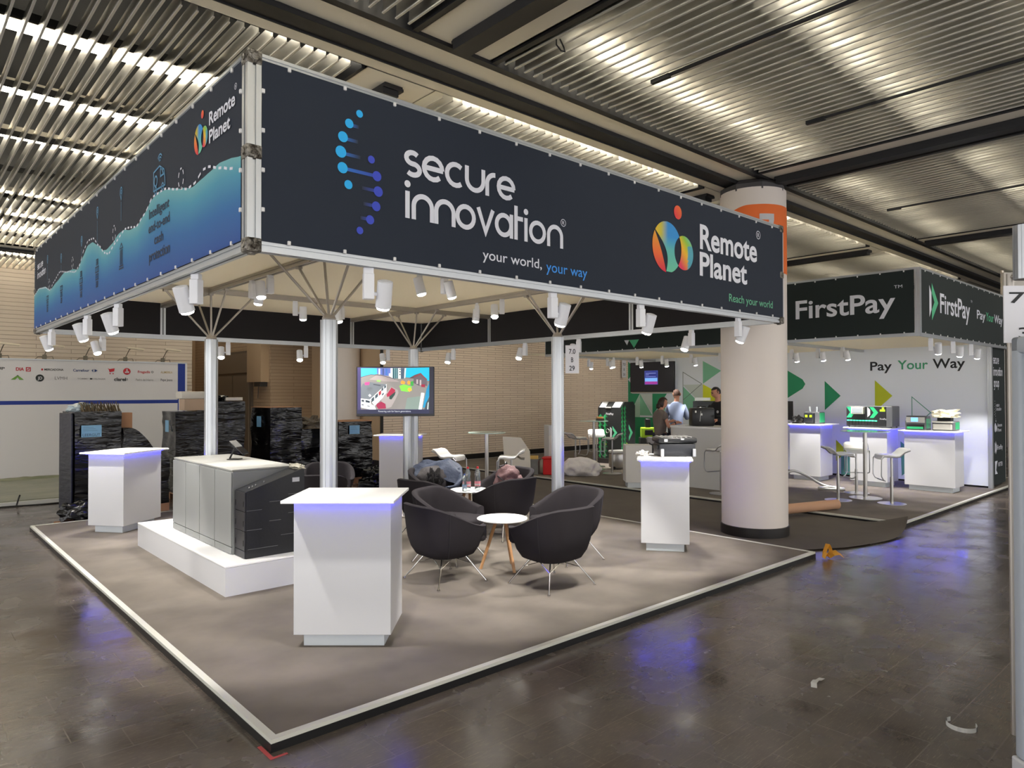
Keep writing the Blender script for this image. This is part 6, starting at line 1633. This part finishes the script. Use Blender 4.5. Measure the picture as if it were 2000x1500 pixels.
mb = MB(); v_, f_ = blob(3, .16, .20, .085, .3, 90); mb.add(v_, f_, T(-.14,.02,1.54)); mb.build('clear_film_heap', mat('film_pale', (190,205,212), .2, bump=(20,.6)), t, smooth=True)
t = thing('wrapped_pallet', 'lower wrapped heap sloping down behind the left counter', 'pallet', (1.50, 8.42, FLOOR), R(4), 'pallets wrapped in black film behind the stand')
mb = MB(); wrapbox(mb, .66, .6, .12, 1.30, 9, .04, 1.0, 14, None, lambda u: 1.0-.42*smooth01((u+.35)/.85)); mb.build('wrapped_load', wm, t, smooth=True, angle=70)
mb = MB(); mb.box(-.33,.33,-.3,.3,.0,.12); mb.build('wooden_pallet', MATS['pallet_wood'], t)
t = thing('cardboard_box', 'plain brown cardboard box poking up beside the LEERGUT pallet', 'box', (1.27, 8.42, 1.26+FLOOR), R(5)); mb = MB(); mb.rbox(-.10,.10,-.08,.08,.0,.26,.004); mb.build('carton', card, t)
t = thing('wrapped_bundle', 'crumpled black wrapped bundle on a pallet board beside the left counter', 'bundle', (.62, 7.86, FLOOR), R(4))
mb = MB(); v_, f_ = blob(4, .27, .13, .17, .20, 14); mb.add(v_, f_, T(0,0,.04)); mb.build('wrapped_load', wm, t, smooth=True, angle=70)
mb = MB(); mb.box(-.30,.28,-.14,.14,0,.04); mb.build('pallet_board', MATS['pallet_wood'], t)
t = pallet('P2', 'wrapped pallet with white foam box on top, right of the sponsor wall', 2.50, 9.42, R(3), .60, .62, 1.50, 21, (.0, 1.25, .16, .2, 's'), amp=.035)
t = thing('foam_box', 'white foam lid on a small carton atop a wrapped pallet', 'box', (2.57, 9.42, 1.515+FLOOR), R(3))
mb = MB(); mb.rbox(-.22,.24,-.15,.15,.20,.33,.03); mb.build('foam_lid', mat('foam_white', (224,218,206), .8), t, smooth=True)
mb = MB(); mb.rbox(-.16,.20,-.12,.12,.0,.20,.004); mb.build('carton', mat('carton_pale', (196,170,146), .8), t)
pallet('P3', 'tallest wrapped pallet directly right of the left pole', 3.20, 9.78, R(2), .66, .6, 1.66, 33, amp=.035)
t = thing('film_scrap', 'shiny black film crumpled on top of the tallest pallet', 'film', (3.08, 9.7, 1.66+FLOOR)); mb = MB(); v_, f_ = blob(3, .2, .14, .08, .45, 35); mb.add(v_, f_); mb.build('film', wm, t)
t = thing('foam_box', 'flat pale foam block on the tallest pallet', 'box', (3.37, 9.72, 1.675+FLOOR), R(4)); mb = MB(); mb.rbox(-.16,.16,-.14,.14,0,.06,.006); mb.build('foam_block', MATS['foam_white'], t)
t = pallet('P4', 'wide wrapped pallet with a light blue label on its left face', 4.14, 9.48, R(8), .66, .68, 1.54, 45, (.0, 1.28, .15, .2, 's'), amp=.03)
mb = MB(); mb.box(-.33,.33,-.34,.34,1.54,1.555); mb.build('cardboard_lid', card, t)
pallet('P5', 'low dark wrapped pallet half hidden by the near pole', 4.92, 9.80, R(0), .66, .6, 1.10, 57, amp=.04)
t = thing('film_scrap', 'crumpled clear and black film on the low pallet beside the near pole', 'film', (4.95, 9.65, 1.11+FLOOR)); mb = MB(); v_, f_ = blob(3, .22, .16, .14, .5, 58); mb.add(v_, f_); mb.build('film', mat('film_mixed', (110,100,86), .2, bump=(14,1.0)), t)
t = pallet('P6', 'wrapped pallet with open cardboard top right of the near pole', 5.60, 9.30, R(-4), .72, .58, 1.24, 69, (-.04, 1.08, .22, .17, 'f'), amp=.03)
mb = MB(); mb.box(-.36,.36,-.29,.29,1.24,1.26); mb.build('cardboard_lid', card, t)
t = thing('wrapped_bundle', 'shiny black film sack on the floor left of the rear counter', 'bundle', (5.75, 8.40, FLOOR), R(-30))
mb = MB(); v_, f_ = blob(4, .34, .24, .24, .3, 77); mb.add(v_, f_); mb.build('wrapped_load', wm, t, smooth=True, angle=70)
mb = MB(); mb.rbox(-.40,.42,-.22,.2,0,.12,.02); mb.build('wrapped_board', wm, t)
t = thing('cardboard_box', 'small brown carton behind the black unit among the pallets', 'box', (3.05, 6.95, FLOOR), R(20))
mb = MB(); mb.rbox(-.14,.14,-.12,.12,.0,.50,.004); mb.build('carton', card, t)
mb = MB(); mb.box(-.14,.0,-.15,-.12,.42,.52, RX(R(-12))); mb.build('flap', card, t)
t = thing('cardboard_box', 'small brown carton beside the tub chair right of near pole', 'box', (4.55, 7.95, FLOOR), R(-30)); mb = MB(); mb.rbox(-.13,.13,-.12,.12,.0,.55,.004); mb.build('carton', card, t)

# ================================================================ NEIGHBOURING STAND AT THE RIGHT EDGE
fr = mat('showcase_frame', (176,184,194), .35)
t = thing('glass_showcase', 'tall pale framed glass showcase cut by the right picture edge', 'showcase', (2.23, -2.87, FLOOR), R(-42))
def sc(mb, x0, x1, y0, y1, z0, z1, r=.015): mb.rbox(x0, x1, y0, y1, z0, z1, r, None, 3)
mb = MB(); sc(mb, 0,.06,0,.06,.10,2.02); sc(mb, .94,1.0,0,.06,.10,2.02); sc(mb, 0,.06,.34,.4,.10,2.02); sc(mb, .94,1.0,.34,.4,.10,2.02); sc(mb, 0,1.0,0,.06,1.99,2.07); sc(mb, 0,1,.34,.4,1.99,2.07); sc(mb, 0,.06,0,.4,1.99,2.07); sc(mb, .94,1.0,0,.4,1.99,2.07); mb.build('frame', fr, t, smooth=True)
mb = MB(); mb.rbox(-.01,1.01,-.01,.41,0,.10,.01); mb.build('base', white, t)
mb = MB(); mb.box(.05,.95,.02,.026,.10,2.0); mb.box(.05,.95,.374,.38,.1,2.0); mb.build('glass', mat('showcase_glass', (196,212,222), .05, alpha=.35), t)
for z in (.6,1.1,1.55):
    mb = MB(); mb.box(.06,.94,.05,.36,z,z+.01); mb.build('shelf', mat('showcase_glass', (196,212,222)), t)
mb = MB(); mb.box(.10,.6,.30,.31,1.62,1.86); mb.build('poster', mat('poster_blue', (70,110,170), .4), t)
t = thing('sign_post', 'grooved aluminium post hanging piece above the number sign, right edge', 'post', (2.93, -2.55, 0))
mb = MB(); poly_pole(mb, .055, 2.335, 2.615); mb.build('post', alu, t, fix=False)
mb = MB(); mb.cyl((.06,.08,FLOOR),(.06,.08,2.38),.018,n=12); mb.cyl((.06,.08,2.36),(0,0,2.36),.012,n=8); mb.build('post_core', alu_d, t)
number_sign('large white sign reading 7.0 B 38 at the right picture edge', [('7.0',-.42,.20,.62),('B',-.18,-.10,.20),('38',-.28,-.42,.46)], (2.94, -2.59, 2.15), R(-42), .33, .295, .19)
number_sign('partly hidden number sign behind the large one at the right edge', [('7.0',-.30,.1,.6)], (3.75, -3.10, 2.47), R(-42), .36, .22, .3)
t = thing('far_fascia', 'plain white fascia panel above and behind the dark green banner', 'panel', (16.6, -.9, 0), R(-40))
mb = MB(); mb.box(-1.8, 1.0, 0, .05, 3.25, 4.15); mb.build('panel', mat('fascia_white', (204,200,194), .6), t)
mb = MB(); mb.box(.96, 1.0, -.02, .07, FLOOR, 4.2); mb.box(-1.8,-1.76,.05,.09,FLOOR,4.2); mb.build('posts', alu_d, t)

# ================================================================ PEOPLE
skin = mat('skin', (206,150,124), .55)
def fig(name, pts, m, parent, sub=2):
    """pts: dict id -> (pos, radius, parent id)"""
    ids = list(pts); verts = [pts[i][0] for i in ids]; rad = [pts[i][1] for i in ids]
    edges = [(ids.index(pts[i][2]), k) for k, i in enumerate(ids) if pts[i][2] is not None]
    me = bpy.data.meshes.new(name); me.from_pydata([tuple(v) for v in verts], edges, [])
    o = bpy.data.objects.new(name, me); COL.objects.link(o)
    o.modifiers.new('skin', 'SKIN')
    if not me.skin_vertices:
        b = bmesh.new(); b.from_mesh(me); lay = b.verts.layers.skin.verify(); b.to_mesh(me); b.free()
    for i, r_ in enumerate(rad):
        sv = me.skin_vertices[0].data[i]; sv.radius = r_ if isinstance(r_, tuple) else (r_, r_); sv.use_root = (i == 0)
    s2 = o.modifiers.new('sub', 'SUBSURF'); s2.levels = sub; s2.render_levels = sub
    dg = bpy.context.evaluated_depsgraph_get(); dg.update()
    nm = bpy.data.meshes.new_from_object(o.evaluated_get(dg)); bpy.data.objects.remove(o)
    nm.name = name; nm.materials.clear(); nm.materials.append(m)
    nm.polygons.foreach_set('use_smooth', [True]*len(nm.polygons))
    o = bpy.data.objects.new(name, nm); COL.objects.link(o); o.parent = parent
    return o
def V(*a): return Vector(a)
def head_geo():
    """head facing -y, centre at the ear line, about .225 tall"""
    b = bmesh.new(); bmesh.ops.create_uvsphere(b, u_segments=32, v_segments=24, radius=1)
    for v in b.verts:
        c = v.co.copy(); x, y, z = c
        sx, sy, sz = .075, .095, .115
        if z < 0: sx *= 1-.28*(-z)**1.5; sy *= 1-.14*(-z)
        p = Vector((x*sx, y*sy, z*sz))
        if y < 0:
            f = -y
            p.y -= .020*math.exp(-((x/.16)**2+((z+.12)/.20)**2))*f          # nose
            p.y += .010*math.exp(-(((abs(x)-.38)/.18)**2+((z-.10)/.14)**2))*f  # eye sockets
            p.y -= .006*math.exp(-((x/.3)**2+((z+.48)/.10)**2))*f            # lips
            p.y -= .010*math.exp(-((x/.3)**2+((z+.85)/.2)**2))*f             # chin
            p.y -= .004*math.exp(-(((abs(x)-.35)/.25)**2+((z-.28)/.08)**2))  # brow
        v.co = p
    b.verts.index_update(); r_ = ([v.co.copy() for v in b.verts], [[v.index for v in f.verts] for f in b.faces]); b.free(); return r_
def add_head(t, pos, rz, tilt, hair_m, kind, neck):
    M = T(*pos) @ RZ(rz) @ RX(tilt)
    mb = MB(); v_, f_ = head_geo(); mb.add(v_, f_, M)
    for s_ in (1,-1):
        mb.tube([M @ V(s_*.074,.005,.02), M @ V(s_*.086,.018,.03), M @ V(s_*.088,.022,.0), M @ V(s_*.078,.008,-.03)], [.008,.012,.011,.008], 8)
    mb.cyl(M @ V(0,.02,-.06), neck, .052, .058, 16)
    hd = mb.build('head', skin, t, smooth=True, angle=80)
    mb = MB()
    for s_ in (1,-1):
        b = bmesh.new(); bmesh.ops.create_uvsphere(b, u_segments=12, v_segments=8, radius=.011); b.verts.index_update()
        mb.add([v.co + V(s_*.028,-.083,.012) for v in b.verts], [[v.index for v in f.verts] for f in b.faces], M); b.free()
    mb.build('eyes', mat('eye_dark', (60,44,36), .3), hd, smooth=True)
    mb = MB(); mb.tube([M @ V(-.022,-.088,-.056), M @ V(0,-.097,-.054), M @ V(.022,-.088,-.056)], [.003,.005,.003], 8); mb.build('mouth', mat('lip', (166,96,86), .5), hd, smooth=True)
    mb = MB()
    for s_ in (1,-1): mb.tube([M @ V(s_*.014,-.094,.036), M @ V(s_*.03,-.093,.041), M @ V(s_*.046,-.084,.036)], .004, 6)
    mb.build('eyebrows', hair_m, hd, smooth=True)
    # hair cap
    b = bmesh.new(); bmesh.ops.create_uvsphere(b, u_segments=32, v_segments=24, radius=1); 
    cut = []
    for v in b.verts:
        x, y, z = v.co
        front = z > .50 or y > -.10+.25*max(0, z)
        low = z > (-.35 if kind == 'short' else -.75) 
        if y < .1 and abs(x) > .75 and z < .0: low = False
        if not (front and low): cut.append(v)
        k = 1.09 + (.03 if kind != 'short' else 0)+.02*noise.noise(v.co*6)
        v.co = Vector((x*.076*k, y*.096*k, z*.115*(k+.01)))
    bmesh.ops.delete(b, geom=cut, context='VERTS'); bmesh.ops.solidify(b, geom=b.faces[:], thickness=.012)
    b.verts.index_update(); mb = MB(); mb.add([v.co.copy() for v in b.verts], [[v.index for v in f.verts] for f in b.faces], M); b.free()
    if kind == 'bun': 
        v_, f_ = blob(3, .05, .045, .06, .15, 5, False); mb.add(v_, f_, M @ T(0,.085,-.075)); v_, f_ = blob(3, .06, .05, .05, .1, 6, False); mb.add(v_, f_, M @ T(0,.06,-.03))
    mb.build('hair', hair_m, t, smooth=True, angle=80)
def hand(t_mb, wrist, d, palm_n, curl=.5, k=1.0, side=1):
    """five fingered hand grown from the wrist along d; palm_n palm normal"""
    d = Vector(d).normalized(); n_ = Vector(palm_n); n_ = (n_-d*n_.dot(d)).normalized(); s_ = d.cross(n_)*side
    w_ = Vector(wrist)
    t_mb.tube([w_-d*.02, w_+d*.02, w_+d*.055, w_+d*.09], [.026*k,.030*k,.038*k,.034*k], 12, flat=.5)
    for i, (off, L) in enumerate(((-.028,.062),(-.009,.072),(.010,.068),(.028,.054))):
        p = w_+d*.085+s_*off; pts = [p-d*.01]; a = 0; q_ = p; dd_ = d
        for j, seg in enumerate((.42,.33,.25)):
            a += curl*(.35+.25*j)
            dd_ = (d*math.cos(a)+n_*math.sin(a)); q_ = q_+dd_*L*seg; pts.append(q_)
        t_mb.tube(pts, [.0095,.009,.008,.0065], 8)
    p = w_+d*.03-s_*.03; t_mb.tube([p, p-s_*.022+d*.02+n_*.01, p-s_*.03+d*.045+n_*.022, p-s_*.026+d*.062+n_*.03], [.013,.011,.0095,.007], 8)

def human(label, loc, rz, H_, pose, colors, hair, hairk, female=False):
    t = thing('person', label, 'person', loc, rz)
    k = H_/1.78
    top_m, leg_m, shoe_m = colors
    P_ = pose(k)
    if 'shift' in P_: pass
    J = P_['J']
    # body: one continuous skin surface
    sk = {}
    def a(i, r_, par): sk[i] = (J[i], r_, par)
    tw = .145*k; 
    a('hip', (.11*k,.085*k), None); a('waist', (.10*k,.08*k), 'hip'); a('chest', (.10*k,.075*k), 'waist'); a('neck0', (.045*k,.045*k), 'chest'); a('neck', .05*k, 'neck0')
    for s_ in 'LR':
        a('sh'+s_, .038*k, 'chest'); a('el'+s_, .040*k, 'sh'+s_); a('wr'+s_, .026*k, 'el'+s_)
        a('th'+s_, .088*k, 'hip'); a('kn'+s_, .058*k, 'th'+s_); a('an'+s_, .038*k, 'kn'+s_)
    fig('body', sk, skin, t)
    # shirt: slightly larger shell on torso and sleeves
    sh = {}
    def c_(i, r_, par): sh[i] = (J[i], r_, par)
    c_('hip', (.155*k,.125*k), None); c_('waist', (.145*k,.118*k) if not female else (.14*k,.115*k), 'hip'); c_('chest', (.180*k,.140*k), 'waist'); c_('neck0', (.125*k,.10*k), 'chest'); sh['neck'] = (J['neck0'].lerp(J['neck'], .45), (.066*k,.062*k), 'neck0')
    for s_ in 'LR':
        c_('sh'+s_, .080*k, 'chest')
        if P_.get('sleeve', 'long') == 'long':
            c_('el'+s_, .056*k, 'sh'+s_); sh['wr'+s_] = (J['el'+s_].lerp(J['wr'+s_], .92), .040*k, 'el'+s_)
        else: sh['sl'+s_] = (J['sh'+s_].lerp(J['el'+s_], .48), .062*k, 'sh'+s_)
    fig('shirt', sh, top_m, t)
    tr = {}
    def d_(i, r_, par): tr[i] = (J[i], r_, par)
    tr['hip'] = (J['hip']+V(0,0,-.02), (.15*k,.125*k), None)
    for s_ in 'LR': d_('th'+s_, .105*k, 'hip'); d_('kn'+s_, .074*k, 'th'+s_); d_('an'+s_, .055*k, 'kn'+s_)
    fig('trousers', tr, leg_m, t)
    for s_ in 'LR':
        mb = MB(); an = J['an'+s_]; f = P_.get('foot', V(0,-1,0)); mb.tube([an+V(0,.04,-.05), an+V(0,0,-.05)+f*.05, an+f*.12+V(0,0,-.06), an+f*.18+V(0,0,-.065)], [.03,.042,.042,.028], 10, flat=.8); mb.build('shoe', shoe_m, t, smooth=True)
    add_head(t, J['head'], P_.get('hrz', 0), P_.get('htilt', 0), hair, hairk, J['neck0']+V(0,0,.02))
    mb = MB()
    for s_ in 'LR':
        dd_ = P_['hd'+s_]; hand(mb, J['wr'+s_], dd_, P_['hn'+s_], .7, k, 1 if s_ == 'R' else -1)
    mb.build('hands', skin, t, smooth=True)
    return t, J
brown = mat('hair_brown', (50,34,28), .5); dkhair = mat('hair_dark', (38,34,34), .5); auburn = mat('hair_auburn', (62,40,30), .85)
# local: facing -y, z up from platform, x = their left... (mirror unimportant)
def pose_woman(k):
    J = dict(hip=V(0,0,.86), waist=V(0,-.01,1.02), chest=V(0,-.02,1.22), neck0=V(0,-.02,1.38), neck=V(0,-.04,1.45), head=V(0,-.07,1.535),
        shL=V(.15,-.02,1.31), elL=V(.19,-.06,1.08), wrL=V(.10,-.30,1.16), shR=V(-.15,-.02,1.31), elR=V(-.20,-.08,1.06), wrR=V(-.10,-.31,1.14),
        thL=V(.10,-.06,.83), knL=V(.11,-.40,.74), anL=V(.11,-.34,.34), thR=V(-.10,-.06,.83), knR=V(-.11,-.38,.72), anR=V(-.10,-.30,.32))
    return dict(J=J, sleeve='short', hdL=V(-.2,-.9,.25), hnL=V(0,0,-1), hdR=V(.2,-.9,.2), hnR=V(0,0,-1), htilt=R(14))
t, J = human('woman in grey top seated on a bar stool at the reception desk', (10.05, 4.88, 0), R(68), 1.70, pose_woman, (mat('top_grey', (120,110,104), .9), mat('jeans_dark', (28,34,52), .8), mat('shoe_dark', (30,28,28), .6)), brown, 'bun', True)
mb = MB(); mb.tube([J['wrR'].lerp(J['elR'], .15)+V(.0,0,0)+V(.032*math.cos(R(a)), .0, .032*math.sin(R(a))) for a in range(0,360,30)], .009, 6, closed=True); mb.build('wristwatch', black, t)
def pose_man1(k):
    J = dict(hip=V(0,0,.96), waist=V(0,-.01,1.12), chest=V(0,-.03,1.36), neck0=V(0,-.04,1.52), neck=V(0,-.05,1.58), head=V(0,-.07,1.70),
        shL=V(.165,-.03,1.43), elL=V(.25,-.10,1.16), wrL=V(.16,-.34,1.20), shR=V(-.165,-.03,1.43), elR=V(-.24,-.12,1.16), wrR=V(-.14,-.36,1.26),
        thL=V(.10,0,.90), knL=V(.11,-.02,.50), anL=V(.11,.02,.09), thR=V(-.10,0,.90), knR=V(-.12,-.02,.50), anR=V(-.12,.02,.09))
    return dict(J=J, hdL=V(0,-1,.1), hnL=V(0,0,-1), hdR=V(.1,-1,.1), hnR=V(0,0,-1), htilt=R(8), hrz=R(25))
human('man in light blue shirt seen from behind below the wall television', (11.70, 5.62, 0), R(122), 1.83, pose_man1, (mat('shirt_blue', (128,140,168), .85), mat('trousers_dark', (30,32,40), .8), MATS['shoe_dark']), auburn, 'short')
def pose_man2(k):
    J = dict(hip=V(0,0,.98), waist=V(0,-.01,1.14), chest=V(0,-.03,1.39), neck0=V(0,-.04,1.55), neck=V(0,-.06,1.61), head=V(0,-.09,1.74),
        shL=V(.18,-.03,1.45), elL=V(.27,-.08,1.18), wrL=V(.16,-.34,1.20), shR=V(-.18,-.03,1.45), elR=V(-.26,-.10,1.18), wrR=V(-.12,-.36,1.17),
        thL=V(.10,0,.92), knL=V(.11,-.02,.50), anL=V(.11,.02,.09), thR=V(-.10,0,.92), knR=V(-.12,-.02,.50), anR=V(-.12,.02,.09))
    return dict(J=J, hdL=V(0,-1,-.1), hnL=V(0,0,-1), hdR=V(.1,-1,-.1), hnR=V(0,0,-1), htilt=R(16), hrz=R(-35))
t, J = human('man in black jacket behind the desk, partly hidden by the column', (11.15, 4.22, 0), R(-95), 1.87, pose_man2, (mat('jacket_black', (34,32,36), .8), MATS['trousers_dark'], MATS['shoe_dark']), dkhair, 'short')
mb = MB(); disc(mb, 0, 0, .028, .028, T(.09,-.168,1.36) @ RX(R(90))); mb.build('chest_badge', white, t)
